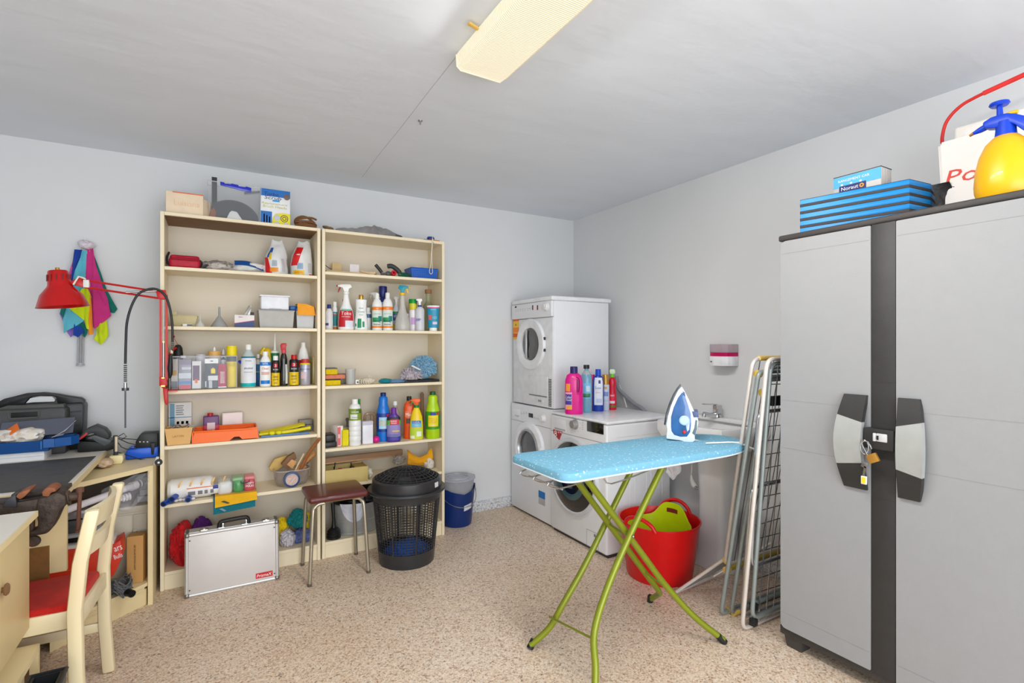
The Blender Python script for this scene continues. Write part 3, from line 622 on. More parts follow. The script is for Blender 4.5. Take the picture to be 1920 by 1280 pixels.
s = MB(); s.bx(X(95, 3.03), X(178, 3.03), 3.03, 3.15, .40, Z(1007, 130, 3.0)-.001, .01, 3); single('black_bag', s, mat((16, 16, 17), .8, bump=.4), 'black fabric bag under the grey board, behind the chair', 'bag')
# red box
t = thing('red_toolbox', 'orange red plastic box with white lettering behind the chair', 'box', (-.47, 3.02, .117))
ORR = mat((214, 52, 26), .4); yy = 2.98
poly = [(X(88, yy), .232), (X(208, yy), .232), (X(217, yy), .255), (X(229, yy), Z(1042, 229, yy)), (X(226, yy), Z(1012, 226, yy)), (X(213, yy), Z(1020, 213, yy)), (X(125, yy), Z(1031, 125, yy)), (X(88, yy), Z(1034, 88, yy))]
obj('box_body', MB().prism(poly, yy, yy+.13, 'y', .004), ORR, t)
s = MB(); s.prism([(X(88, yy), Z(1034, 88, yy)), (X(125, yy), Z(1031, 125, yy)), (X(213, yy), Z(1020, 213, yy)), (X(213, yy), Z(1014, 213, yy)), (X(125, yy), Z(1025, 125, yy)), (X(88, yy), Z(1028, 88, yy))], yy+.005, yy+.125, 'y', .001); obj('lid', s, mat((222, 218, 216), .5), t)
s = MB(); s.bx(X(95, yy), X(170, yy), yy-.004, yy, .30, .303); obj('moulding', s, mat((224, 76, 50), .4), t)
txt(t, 'ars', (X(221.5, yy), yy-.0006, Z(1028, 221, yy)), .020, WINK, rot=.25, wd=.03); txt(t, 'Bulls', (X(221.5, yy), yy-.0006, Z(1042, 221, yy)), .020, WINK, rot=.25, wd=.032)
s = MB(); s.bx(X(90, 3.0), X(200, 3.0), 3.0, 3.11, .1175, .231, .004); single('grey_crate', s, mat((96, 96, 98), .6), 'grey box carrying the orange red box, mostly hidden by the chair', 'box')
t = thing('cable_bundle', 'tangle of grey cables in a clear bag below the red box', 'cables', (-.4, 3.08, .117))
s = MB(); random.seed(8)
for i in range(9):
    P = []; a0 = random.random()*6
    for k in range(14):
        a = a0+k*.8; P.append((X(226, 3.05)+(.035+.012*random.random())*cos(a), 3.05+.04*sin(a), .125+.07*random.random()+.02*sin(a*2)))
    s.tube(P, .0032, 6)
obj('cable', s, mat((96, 96, 98), .5), t, kind='stuff')
t = thing('brown_carton', 'tall narrow brown carton with black print on the corner unit floor', 'carton', (-.33, 3.19, .117))
c_ = fl(255, 1093, .117); a_ = R(38)
M_ = Matrix.Translation((c_.x, c_.y+.032, .117)) @ Matrix.Rotation(R(-8), 4, 'Z')
s = MB(); s.bx(-.034, .034, -.033, .033, .001, .235, .001, 1, M_); obj('carton', s, mat((206, 156, 92), .7, var=.04, stretch=(1, 1, .2)), t)
s = MB(); s.bx(-.0335, .0335, -.0325, .0325, .235, .2362, M=M_); obj('top_flap', s, mat((176, 132, 76), .7), t)
o = txt(t, 'LED SOLAR MOTION LIGHT', (0, 0, 0), .008, INK, rot=-pi/2, wd=.125, world=False); o.data.transform(Matrix.Translation((0, 0, 0)))
o.location = (M_ @ V((0, -.0335, .13)))-V((-.33, 3.19, .117)); o.rotation_euler = (0, 0, R(-8))
t = thing('black_tube', 'short black plastic tube sticking out over the bottom shelf', 'tube', (-.42, 2.95, .117))
p0, p1 = fl(205, 1099, .135), fl(248, 1113, .135)
s = MB(); s.tube([p0+(p0-p1)*.6, p1], .0165, 18); obj('tube_wall', s, mat((14, 14, 15), .4), t)
s = MB(); s.tube([p1, p1+(p1-p0).normalized()*.0015], .0135, 16); obj('tube_bore', s, mat((4, 4, 4), .9), t)
# ------------------------------------------------------------------ red lamp and flexible shaft
t = thing('red_lamp', 'red jointed work lamp clamped to the bookcase edge', 'lamp', (-.22, 3.22, .95))
ly = 3.20
def L_(px, py, y=ly): return V((X(px, y), y, Z(py, px, y)))
s = MB()
for dx in (0, 11): s.bx(X(299+dx, ly), X(304+dx-.5, ly), ly-.004, ly+.004, Z(712, 302, ly), Z(552, 302, ly))
obj('lower_arm', s, RED, t, kind=None)
s = MB(); s.cyl(L_(307, 562), L_(307, 640), .0035); s.cyl(L_(306.5, 642), L_(306.5, 708), .0055); obj('spring', s, STEEL, t)
s = MB(); s.prism([tuple(L_(a, b_).xz) for a, b_ in ((293, 548), (298, 543), (311, 544), (313, 556), (308, 562), (296, 560))], ly-.012, ly+.012, 'y', .002); obj('elbow_joint', s, RED, t)
s = MB(); s.prism([tuple(L_(a, b_).xz) for a, b_ in ((299, 706), (313, 708), (314, 722), (306, 728), (299, 722))], ly-.014, ly+.014, 'y', .002); obj('base_joint', s, RED, t)
s = MB(); s.cbox(L_(306, 708)+V((0, -.014, 0)), (.012, .006, .006)); s.cbox(L_(306, 723)+V((0, -.016, 0)), (.017, .006, .008)); s.cyl(L_(307, 641)+V((0, -.006, 0)), L_(307, 641)+V((0, -.012, 0)), .004); obj('joint_screw', s, GOLD, t, kind='stuff')
s = MB(); s.prism([tuple(L_(a, b_).xz) for a, b_ in ((305.5, 728), (314, 728), (315, 757), (311, 759), (308, 752))], ly-.01, ly+.045, 'y', .002); obj('clamp', s, RED, t)
s = MB(); s.bx(X(306, ly), X(332, ly), ly+.02, ly+.10, 1.064, 1.07); obj('clamp_jaw', s, RED, t)
s = MB(); s.tube([L_(152, 524), L_(300, 547)], .0052, 8); obj('upper_rod', s, RED, t)
s = MB(); s.tube([L_(158, 538), L_(298, 559)], .0052, 8); obj('lower_rod', s, RED, t)
s = MB(); s.cyl(L_(236, 548), L_(294, 545), .0055); obj('arm_spring', s, STEEL, t)
hd = V(L_(152, 530)); s = MB(); s.prism([tuple(L_(a, b_).xz) for a, b_ in ((130, 530), (142, 523), (152, 521), (158, 532), (156, 539), (146, 536), (138, 534))], ly-.012, ly+.012, 'y', .002); obj('head_bracket', s, RED, t)
s = MB(); s.cyl(L_(128, 529), L_(138, 531), .006); obj('head_pivot', s, STEEL, t)
s = MB(); s.bx(X(157, ly), X(168, ly), ly-.016, ly+.010, Z(539, 160, ly), Z(525, 160, ly), .001); obj('paper_tag', s, mat((226, 226, 222), .5), t)
s = MB(); s.tube([L_(139, 534)+V((0, -.016, 0)), L_(143, 528)+V((0, -.018, 0)), L_(149, 519)+V((0, -.018, 0)), L_(156, 521)+V((0, -.016, 0)), L_(162, 524)+V((0, -.014, 0))], .004, 8); obj('switch_cord', s, mat((228, 222, 206), .5), t)
c0 = L_(108, 507); c1 = L_(118.5, 575); ax = (c0-c1).normalized()
MS = V((0, 0, 1)).rotation_difference(ax).to_matrix().to_4x4(); H = (c0-c1).length
s = MB(); pr = [(.101, 0), (.099, .003), (.080, .33*H), (.050, .55*H), (.046, .60*H), (.038, .97*H), (.034, H), (.0, H), (.0, H-.003), (.031, H-.003), (.042, .60*H), (.048, .54*H), (.077, .33*H), (.097, .003)]
s.lathe(pr+[(.101, 0)], 40, c1, M=MS, cap=False); sh_ = obj('lamp_shade', s, mat((196, 6, 10), .3, coat=.25, var=.03), t)
s = MB()
for k in range(12):
    a = 2*pi*k/12; p_ = c1+MS.to_3x3() @ V((.0435*cos(a), .0435*sin(a), .80*H)); s.cbox(p_, (.004, .004, .03))
obj('vent_slot', s, mat((110, 10, 12), .5), sh_, kind='stuff')
s = MB(); s.cyl(c0, c0+ax*.014, .010, .008); obj('top_nut', s, GOLD, t)
s = MB(); s.ball(c1+ax*.05, .028, 3); obj('bulb', s, mat((240, 238, 230), .25), t)
t = thing('flexible_shaft', 'black flexible rotary tool shaft draped over the red lamp arm', 'tool', (-.3, 3.19, 1.3))
yy = 3.185; path = [(235, 682), (236, 640), (238, 605), (246, 575), (258, 553), (272, 544), (288, 541), (302, 546), (313, 560), (320, 585), (323, 610), (323.5, 640)]
P = [V(L_(a, b_, yy)) for a, b_ in path]
def smooth(P, n=5):
    out = []
    for i in range(len(P)-1):
        p0, p1, p2, p3 = P[max(i-1, 0)], P[i], P[i+1], P[min(i+2, len(P)-1)]
        for k in range(n):
            u = k/n; out.append(.5*((2*p1)+(p2-p0)*u+(2*p0-5*p1+4*p2-p3)*u*u+(3*p1-p0-3*p2+p3)*u**3))
    return out+[P[-1]]
s = MB(); s.tube(smooth(P), .0058, 10); obj('hose', s, mat((40, 42, 46), .45), t)
s = MB()
for k in range(9): p_ = L_(235, 684+k*3.6, yy); s.cyl(p_, p_-V((0, 0, .006)), .0068)
for k in range(6): p_ = L_(323.5, 640+k*3.2, yy); s.cyl(p_, p_-V((0, 0, .005)), .0062)
obj('strain_relief', s, DGREY, t, kind='stuff')
s = MB(); s.cyl(L_(235, 717, yy), L_(235, 728, yy), .007, .008); obj('collar', s, STEEL, t)
s = MB(); s.cyl(L_(235, 727, yy), L_(235, 732, yy), .015); s.cyl(L_(235, 732, yy), L_(235, 802, yy), .0035); obj('drive_pin', s, mat((88, 90, 94), .35, .8), t)
s = MB(); s.tube([L_(322, 656, yy), L_(322, 664, yy), L_(320, 668, yy), L_(319, 690, yy), L_(319.5, 702, yy), L_(318.5, 709, yy)], [.0055, .0065, .008, .0125, .010, .004], 12); obj('handpiece', s, mat((18, 18, 19), .4), t)
s = MB(); s.cyl(L_(322, 656, yy), L_(322, 664, yy), .0062); obj('handpiece_collar', s, mat((222, 206, 170), .4), t)
# ------------------------------------------------------------------ cloths hanging on the back wall
wy = YB-.028
def W_(a, b_, y=wy): return V((X(a, y), y, Z(b_, a, y)))
t = thing('wall_hook', 'chrome hook gathering the bunch of cloths on the wall', 'hook', W_(158, 456))
s = MB(); s.tube([W_(150, 452, YB-.005), W_(156, 450, YB-.03), W_(162, 453, YB-.035)], .004, 8); s.bx(X(152, YB-.004), X(160, YB-.004), YB-.006, YB, Z(462, 156, YB), Z(449, 156, YB)); obj('hook_body', s, CHROME, t)
cloths = [('pink', (214, 88, 160), [(139, 480), (142, 480), (134, 530), (127, 530)], .016, 'pink cloth, thin strip at the far left of the hanging bunch'),
 ('violet', (150, 118, 200), [(147, 500), (158, 500), (152, 600), (160, 612), (132, 632), (126, 622), (112, 588)], .010, 'violet cloth low in the hanging bunch'),
 ('teal', (8, 112, 100), [(172, 480), (176, 478), (200, 545), (219, 579), (214, 587), (196, 582)], .014, 'dark green cloth at the right side of the hanging bunch'),
 ('teal', (10, 116, 104), [(150, 560), (165, 600), (164, 625), (160, 632), (150, 628), (113, 588), (116, 575)], .018, 'dark green cloth low in the middle of the hanging bunch'),
 ('blue', (22, 62, 160), [(141, 468), (154, 468), (146, 500), (135, 530), (131, 524)], .024, 'navy blue cloth at the upper left of the hanging bunch'),
 ('blue', (24, 68, 164), [(140, 600), (152, 612), (158, 622), (146, 632), (138, 628)], .028, 'royal blue cloth corner at the bottom of the hanging bunch'),
 ('magenta', (202, 50, 128), [(161, 468), (175, 466), (180, 500), (201, 560), (209, 592), (178, 616), (172, 606), (166, 560), (158, 520)], .030, 'large magenta cloth in the right half of the hanging bunch'),
 ('aqua', (96, 186, 206), [(154, 470), (168, 468), (160, 520), (156, 560), (158, 602), (120, 624), (118, 600), (132, 560), (138, 520)], .036, 'pale aqua cloth in the middle of the hanging bunch'),
 ('orange', (246, 150, 40), [(163, 560), (170, 552), (172, 590), (174, 626), (168, 628), (166, 612), (164, 590)], .040, 'orange cloth strip in the middle of the hanging bunch'),
 ('lime', (206, 226, 20), [(152, 542), (164, 538), (170, 556), (168, 590), (168, 618), (164, 616), (158, 600), (130, 578), (148, 555)], .046, 'lime cloth behind the lamp shade in the hanging bunch'),
 ('lime', (206, 226, 24), [(180, 610), (200, 600), (204, 628), (190, 646), (176, 636), (182, 622)], .022, 'lime cloth hanging lowest at the right of the bunch')]
for i, (cn, col, poly, off, lab) in enumerate(cloths):
    cxp = sum(p_[0] for p_ in poly)/len(poly); cyp = sum(p_[1] for p_ in poly)/len(poly)
    s = MB(); y_ = YB-.012-off; n_ = len(poly); rings = []; rim = []
    for k in range(n_):                                              # densified outline
        a_, b_ = V(poly[k]), V(poly[(k+1) % n_])
        for q_ in range(4): rim.append(a_.lerp(b_, q_/4))
    for f in (1, .82, .6, .36, .14):
        ring = []
        for p_ in rim:
            u = cxp+(p_[0]-cxp)*f; v = cyp+(p_[1]-cyp)*f
            fold = .009*sin(u*.42+i*1.9)+.006*noise.noise(V((u*.09, v*.03, i)))
            bulge = .012*(1-f)
            ring.append(s.b.verts.new((X(u, y_), min(YB-.003, y_+fold*.8-bulge), Z(v, u, y_))))
        rings.append(ring)
    m_ = len(rim)
    for A, B in zip(rings, rings[1:]):
        for k in range(m_): s.b.faces.new([A[k], A[(k+1) % m_], B[(k+1) % m_], B[k]])
    s.b.faces.new(rings[-1])
    bmesh.ops.recalc_face_normals(s.b, faces=s.b.faces[:]); bmesh.ops.solidify(s.b, geom=s.b.faces[:], thickness=.003)
    single('cleaning_cloth', s, mat(col, .9, sheen=.4, bump=.3, bscale=300, var=.07), lab, 'cloth', 'cloths on the wall hook', ang=60)
s = MB(); s.blob(W_(162, 459, YB-.05), (.036, .03, .022), 4, .3, 2.5, 3); single('white_clip_bag', s, mat((216, 206, 214), .5), 'crumpled pale plastic topping the hanging bunch of cloths', 'bag')
t = thing('wall_thermometer', 'clear tube with a dark rod hanging below the cloths', 'tube', W_(152, 660))
s = MB(); s.cyl(W_(152, 620, YB-.018), W_(150.5, 683, YB-.018), .0165); obj('glass_tube', s, mat((226, 232, 238), .1, 0, .6, .45), t)
s = MB(); s.cyl(W_(152, 622, YB-.018), W_(150.5, 680, YB-.018), .006); obj('rod', s, mat((120, 110, 104), .4), t)
s = MB(); s.lathe([(0, -.004), (.018, -.004), (.019, 0), (.0165, .006)], 16, W_(150.5, 684, YB-.018)); obj('end_cap', s, mat((170, 172, 174), .3), t)
# ================================================================== builders for shelf goods
def face_rz(x, y, k=1.0): return atan2(-x, y)*k             # turns local -y towards the room's middle where the photographer stood
def rad(px0, px1, y):
    pc = (px0+px1)/2; d = DP(pc, y); th = abs(math.atan((pc-HX)/F)); return (px1-px0)/2*d*cos(th)/F
def bottle(label, px0, px1, ptop, y, zb, prof, m, cap=None, capm=None, bands=(), texts=(), sy=.8, p=2, cat='bottle', name='bottle', head=None, group=None, pbase=None, x=None, fill=None, k=1.0, capn='cap', seg=24):
    """prof: (radius share, height share) of the body; cap: same for the closure; bands: (z0, z1, angle half width or None, material, part name)"""
    pc = (px0+px1)/2; cx = X(pc, y) if x is None else x; r = rad(px0, px1, y); h = Z(ptop, pc, y)-zb
    rz = face_rz(cx, y, k); t = thing(name, label, cat, (cx, y, zb+.0008), rz, group)
    P = [(a*r, b_*h) for a, b_ in prof]
    obj('body', MB().lathe(P, seg, sy=sy, p=p), m, t, world=False)
    def rat(z):
        for (ra, za), (rb, zb_) in zip(P, P[1:]):
            if za <= z <= zb_ and zb_ > za: return ra+(rb-ra)*(z-za)/(zb_-za)
        return P[-1][0]
    for ib, bd in enumerate(bands):
        z0, z1, aw, bm = bd[:4]; nm = bd[4] if len(bd) > 4 else 'paper_label'; c0 = bd[5] if len(bd) > 5 else 0
        z0 *= h; z1 *= h
        zs = sorted(set([z0, z1]+[zz for _, zz in P if z0 < zz < z1])); of = .0006+.00045*ib; pr = [(rat(zz)+of, zz) for zz in zs]
        s = MB()
        if aw is None: s.lathe(pr, seg, sy=(sy*r+.0004)/(r+.0004) if r else sy, p=p, cap=False)
        else: s.lathe(pr, 14, sy=sy, p=p, a0=-pi/2+c0-aw, a1=-pi/2+c0+aw)
        obj(nm, s, bm, t, world=False)
    for tx in texts:
        sx, zz, hh, tm = tx[:4]; wmax = tx[4] if len(tx) > 4 else .85; ax = tx[5] if len(tx) > 5 else 0
        rr = rat(zz*h)+.0006+.00045*len(bands); me, _ = text_mesh(sx, hh*h, wmax*r*1.5)
        for v in me.vertices:
            a = -pi/2+(v.co.x+ax*r)/rr; ca, sa = cos(a), sin(a); kk = 1 if p == 2 else (abs(ca)**p+abs(sa)**p)**(-1/p)
            r2 = rat(zz*h+v.co.y)+.0006+.00045*len(bands)
            v.co = V((r2*kk*ca, r2*kk*sa*sy-.0004, zz*h+v.co.y))
        obj('lettering', me, tm, t, world=False)
    if cap: obj(capn, MB().lathe([(a*r, b_*h) for a, b_ in cap], 20), capm, t, world=False)
    if head: head(t, r, h)
    return t
SH = [(0, 0), (.9, 0), (1, .03), (1, .60), (.94, .70), (.55, .82), (.40, .86), (.40, .90), (0, .90)]         # shouldered bottle
RD = [(0, 0), (.92, 0), (1, .02), (1, .74), (.88, .80), (.5, .87), (.42, .9), (0, .9)]
CANP = [(0, 0), (.94, 0), (1, .015), (1, .80), (.9, .83), (.8, .85), (0, .85)]
CAP1 = [(0, .87), (.44, .87), (.44, .985), (.40, 1), (0, 1)]
CAPC = [(0, .84), (.78, .84), (.78, .98), (.72, 1), (0, 1)]
FLEX = [(0, 0), (.9, 0), (1, .03), (.96, .25), (.86, .45), (.80, .60), (.74, .68), (.5, .74), (.34, .76), (.34, .80), (0, .80)]
def trigger(hm, tm, zn=.80, flip=1, w=.016, big=1.0, cm=None):
    """spray head: collar, hood, nozzle and trigger lever; flip = -1 points the nozzle to the left"""
    def f(t, r, h):
        k = flip*r*big; z = lambda q_: q_*h
        obj('collar', MB().lathe([(0, z(zn)), (.38*r, z(zn)), (.40*r, z(zn+.05)), (.30*r, z(zn+.06)), (0, z(zn+.06))], 16), cm or hm, t, world=False)
        pol = [(-.75*k, z(.935)), (-.55*k, z(1)), (.55*k, z(.995)), (1.05*k, z(.97)), (1.05*k, z(.945)), (.45*k, z(.92)), (.25*k, z(zn+.05)), (-.28*k, z(zn+.05)), (-.35*k, z(.90))]
        obj('spray_head', MB().prism(pol, -w/2, w/2, 'y', .0025), hm, t, world=False)
        s = MB(); s.prism([(1.05*k, z(.975)), (1.22*k, z(.972)), (1.22*k, z(.938)), (1.05*k, z(.94))], -w*.45, w*.45, 'y', .001); obj('nozzle', s, tm, t, world=False)
        s = MB(); s.prism([(.62*k, z(.93)), (.82*k, z(.935)), (.98*k, z(.88)), (1.05*k, z(.82)), (.92*k, z(.825)), (.76*k, z(.87))], -w*.35, w*.35, 'y', .001); obj('trigger', s, tm, t, world=False)
    return f
def crate(name, label, cat, px0, px1, pt, y, zb, depth, m, bev=.002, part='carton', rz=0, group=None, ptpx=None):
    """box whose front face stands on the plane y; returns the thing and a function for points on its front face (0..1, 0..1)"""
    x0, x1 = X(px0, y), X(px1, y); h = Z(pt, ptpx or (px0+px1)/2, y)-zb
    t = thing(name, label, cat, ((x0+x1)/2, y+depth/2, zb+.0008), rz, group); w_ = x1-x0
    obj(part, MB().bx(-w_/2, w_/2, -depth/2, depth/2, 0, h, bev), m, t, world=False)
    def face(u0, u1, v0, v1, m_, nm='print', th=.0006, lab=None):
        return obj(nm, MB().bx(-w_/2+u0*w_, -w_/2+u1*w_, -depth/2-th, -depth/2+.0002, v0*h, v1*h), m_, t, lab, world=False)
    def word(sx, u, v, hh, m_, wd=None, shear=0, rot=0):
        return txt(t, sx, (-w_/2+u*w_, -depth/2-.0008, v*h), hh*h, m_, world=False, wd=None if wd is None else wd*w_, shear=shear, rot=rot)
    return t, face, word, w_, h
def lump(name, label, cat, px0, px1, pt, y, zb, dy, m, seed=1, amp=.25, freq=2.0, fold=0, group=None, tilt=0, sub=4, k=.62):
    x0, x1 = X(px0, y), X(px1, y); h = Z(pt, (px0+px1)/2, y)-zb
    s = MB(); s.blob(((x0+x1)/2, y, zb+h*(1-k)), ((x1-x0)/2*.95, dy, h*k*.95), seed, amp, freq, sub, zb+.0008, fold, Matrix.Rotation(tilt, 4, 'Y'))
    return single(name, s, m, label, cat, group, ang=60)
DB = mat((20, 40, 120), .4); TEAL = mat((10, 140, 150), .45); YEL = mat((244, 214, 10), .4); GRN = mat((24, 140, 60), .4)
ORG = mat((246, 130, 30), .45); WPL = mat((240, 240, 236), .35, var=.015); LBL = mat((240, 238, 232), .5, var=.02); PINK = mat((224, 20, 140), .35)
# ------------------------------------------------------------------ top of the left bookcase
z = 2.018
t = thing('cream_carton', 'cream cardboard box with orange worn edges on top of the left bookcase', 'box', (X(350, 3.36), 3.40, z))
y = 3.34; yb = 3.46
pts = lambda *ps: [(X(a, y), Z(b_, a, y)) for a, b_ in ps]
zt = Z(361, 345, y); x0, x1 = X(311, y), X(381, y)
s = MB(); s.bx(x0, x1, y, yb, z+.001, zt, .002); obj('carton', s, mat((238, 216, 186), .7, var=.04), t)
s = MB(); s.prism([(x1, y+.004), (x1+.050, y+.10), (x1+.050, yb), (x1, yb)], z+.001, zt-.02, 'z', .002); obj('side_flap', s, mat((236, 212, 182), .7), t)
s = MB(); s.prism([(x1+.018, z+.002), (x1+.056, z+.002), (x1+.064, z+.05), (x1+.050, z+.075), (x1+.034, z+.05)], y+.055, y+.062, 'y', .001); obj('torn_corner', s, mat((150, 84, 44), .7), t, 'brown torn corner')
s = MB(); s.bx(x0+.03, x1, y-.0005, y+.004, zt-.006, zt+.0008); obj('edge_tape', s, mat((222, 120, 80), .6), t)
txt(t, 'Luisiana', ((x0+x1)/2+.01, y-.0006, (z+zt)/2+.004), .030, mat((240, 196, 158), .7), wd=.12)
# clear case with a dark disc
t = thing('clear_case', 'clear plastic case with blue clip holding a dark round disc', 'case', (X(440, 3.36), 3.42, z))
y = 3.36; x0, x1 = X(389, y), X(490, y); zt = Z(345, 440, y)
s = open_box(x0, x1, y, y+.10, z+.001, zt, .002, .008); obj('case_body', s, mat((240, 243, 246), .08, 0, .75, .25, var=.01), t)
s = MB(); s.tube([(x0, y, zt), (x1, y, zt), (x1, y+.10, zt), (x0, y+.10, zt)], .0025, 6, True); s.tube([(x1-.008, y, z+.003), (x1, y, zt)], .002, 6); s.tube([(x0+.008, y, z+.003), (x1-.008, y, z+.003)], .0025, 6); obj('case_rim', s, mat((236, 240, 244), .15, 0, .4, .7), t)
cxx, r_ = X(436, y+.05), (x1-x0)*.52
s = MB(); s.prism([(max(x0+.018, min(x1-.013, cxx+r_*cos(a))), z+.008+max(0, r_*.88*sin(a))) for a in [pi*k/24 for k in range(25)]], y+.045, y+.055, 'y'); obj('dark_disc', s, mat((58, 60, 70), .4), t)
s = MB(); s.prism([(cxx-.034, z+.010), (cxx-.016, z+.055), (cxx-.004, z+.066), (cxx+.022, z+.062), (cxx+.036, z+.04), (cxx+.055, z+.010)], y+.020, y+.044, 'y', .003); obj('white_foot', s, WPL, t)
s = MB(); s.bx(X(397, y+.06), X(407, y+.06), y+.058, y+.068, z+.01, Z(332, 402, y+.06)); obj('black_bar', s, mat((44, 45, 50), .4), t)
s = MB(); s.cbox((x1-.045, y+.06, zt-.02), (.085, .01, .014), (0, R(-14), 0), .002); obj('grey_arm', s, mat((110, 112, 120), .4), t)
s = MB(); zz = Z(352, 442, y-.004); xm0, xm1 = X(413, y), X(471, y); n_ = (xm1-xm0)
s.prism([(xm0, zz+.022), (xm0+.02, zz+.020), (xm0+.022, zz+.014), (xm0+.055, zz+.016), (xm0+.057, zz+.020), (xm0+.09, zz+.016), (xm0+.092, zz+.010), (xm1-.03, zz+.010), (xm1-.028, zz+.015), (xm1, zz+.010), (xm1, zz-.016), (xm1-.06, zz-.012), (xm0+.07, zz-.006), (xm0, zz+.002)], y-.012, y-.003, 'y', .0015); obj('clip_handle', s, mat((26, 40, 190), .3, coat=.4), t, 'bright blue clip handle')
# brush head box
t, face, word, w_, h_ = crate('brush_box', 'blue, white and yellow brush head box on top of the left bookcase', 'box', 488.5, 544, 356, 3.36, z, .09, mat((238, 240, 242), .4))
face(0, 1, .80, 1, mat((30, 110, 190), .4), 'blue_header'); face(0, .38, 0, .38, mat((34, 110, 190), .4), 'blue_corner')
s = MB(); s.prism([(-.13*w_, 0), (.5*w_, 0), (.5*w_, .36*h_), (.25*w_, .37*h_), (0, .34*h_), (-.10*w_, .22*h_)], -.0464, -.0448, 'y'); obj('yellow_field', s, mat((240, 222, 30), .4), t, world=False)
word('Turbo', .36, .865, .095, mat((20, 40, 110), .5), .50, .2); word('Scrub', .42, .765, .095, mat((20, 40, 110), .5), .56, .2)
face(.40, .64, .665, .715, mat((60, 160, 220), .4), 'blue_pill')
word('Replacement', .48, .595, .07, mat((206, 196, 20), .5), .86, .1); word('Brush Heads', .48, .52, .07, mat((206, 196, 20), .5), .80, .1)
s = MB()
for (u, v, r_) in ((.05, .23, .11), (.05, .06, .09), (.36, .06, .08)): s.lathe([(0, 0), (r_*w_, 0), (r_*w_*.9, .0012), (0, .0012)], 18, (u*w_, -.0462, v*h_), M=Matrix.Rotation(pi/2, 4, 'X'))
obj('brush_picture', s, mat((206, 210, 214), .5), t, world=False, kind='stuff')
s = MB()
for r_ in (.12, .06): s.tube([((.30+r_*cos(a))*w_, -.0462, .22*h_+r_*w_*sin(a)) for a in [2*pi*k/14 for k in range(14)]], .0022, 5, True)
obj('ring_picture', s, INK, t, world=False)
s = MB(); s.lathe([(0, 0), (.11*w_, 0), (.10*w_, .0012), (0, .0012)], 18, (.38*w_, -.0462, .83*h_), M=Matrix.Rotation(pi/2, 4, 'X')); obj('hand_picture', s, mat((120, 100, 96), .5), t, world=False)
for k in range(3): face(.10+.09*k, .14+.09*k, .05, .30-.03*k, WINK, 'small_print')
def rope(name, label, px0, px1, pt, y, zb, col, n, r, seed):
    random.seed(seed); x0, x1 = X(px0, y), X(px1, y); cx, rx = (x0+x1)/2, (x1-x0)/2; h = Z(pt, (px0+px1)/2, y)-zb
    P = []
    for k in range(n*12):
        a = k*2*pi/12; lay = k/(n*12); rr = .62+.34*noise.noise(V((k*.11, seed, 1)))
        P.append(V((cx+rx*.92*rr*cos(a)*1.15, y+.05*rr*sin(a), zb+r+.001+max(0, (h-2*r)*lay*(.55+.6*noise.noise(V((k*.23, seed*2, 5))))))))
    s = MB(); s.tube(smooth(P, 2), r, 6); return single(name, s, mat(col, .9, bump=.8, bscale=400, var=.2, scale=120), label, 'rope', ang=60)
rope('rope_coil', 'brown hemp rope coil on top of the left bookcase', 545, 599, 399, 3.375, z, (142, 98, 60), 8, .0065, 3)
rope('rope_coil', 'small loose light brown rope at the left end of the right bookcase top', 605, 628, 419, 3.375, z, (158, 130, 96), 4, .005, 5)
# ------------------------------------------------------------------ top of the right bookcase
t = thing('grey_bag', 'crumpled grey translucent plastic bag on top of the right bookcase', 'bag', (X(695, 3.40), 3.41, z))
y = 3.40; s = MB()
def gb(u, v):
    px = 630+130*u; a = v*pi; env = sin(pi*min(1, u*1.35)) if u < .55 else max(0, 1-(u-.55)/.45)**.7
    env = max(.12, min(1, .35+.9*u if u < .55 else env)); n_ = noise.noise(V((u*6, v*4, 3)))+.5*noise.noise(V((u*15, v*9, 7)))
    rz_ = .085*env*(1+.28*n_)
    return V((X(px, y), y-.09*cos(a)*env*(1+.25*n_), z+.0012+max(0, rz_*sin(a))))
s.grid(gb, 40, 16); obj('film', s, mat((176, 172, 170), .22, 0, .35, .86, var=.12, scale=30), t, ang=60)
s = MB(); s.blob((X(735, y), y, z+.02), (.07, .04, .018), 8, .2, 2, 3, z+.002); s.blob((X(705, y), y+.02, z+.055), (.035, .03, .022), 9, .2, 2, 3); obj('dark_contents', s, mat((82, 88, 90), .6), t, kind='stuff')
t = thing('hand_saw', 'small saw with grey blade and blue and orange grip on the right bookcase top', 'saw', (X(800, 3.38), 3.38, z))
y = 3.38; Q = lambda *ps, y=3.38: [(X(a, y), Z(b_, a, y)) for a, b_ in ps]
s = MB(); s.prism([(X(778, y), z+.001), (X(803, y), z+.001), (X(803, y), z+.022), (X(796, y), z+.022)], y-.01, y-.007, 'y'); obj('blade', s, mat((120, 124, 132), .35, .7), t)
s = MB(); s.lathe([(0, 0), (.024, 0), (.028, .01), (.022, .02), (0, .022)], 16, (X(807.5, y), y, z+.022), sx=1, sy=.8); obj('blue_grip', s, mat((34, 62, 140), .4), t)
s = MB(); s.bx(X(803, y), X(823, y), y-.018, y+.018, z+.001, z+.022, .004); obj('orange_grip', s, mat((226, 140, 30), .4), t)
t = thing('cord_loop', 'thin white cord loop hanging from a hook under the right bookcase top', 'cord', (X(808, 3.285), 3.285, 1.9))
y = 3.283; s = MB(); P = [V((X(a, y), y, Z(b_, a, y))) for a, b_ in ((811, 444), (810, 460), (808.5, 480), (807.5, 497), (805.5, 505), (805.5, 511), (808.5, 513.5), (811, 510), (810.5, 502), (809.5, 480), (810.5, 462), (812, 448))]
s.tube(smooth(P, 3), .0022, 6); obj('cord_loop', s, mat((228, 220, 200), .7), t)
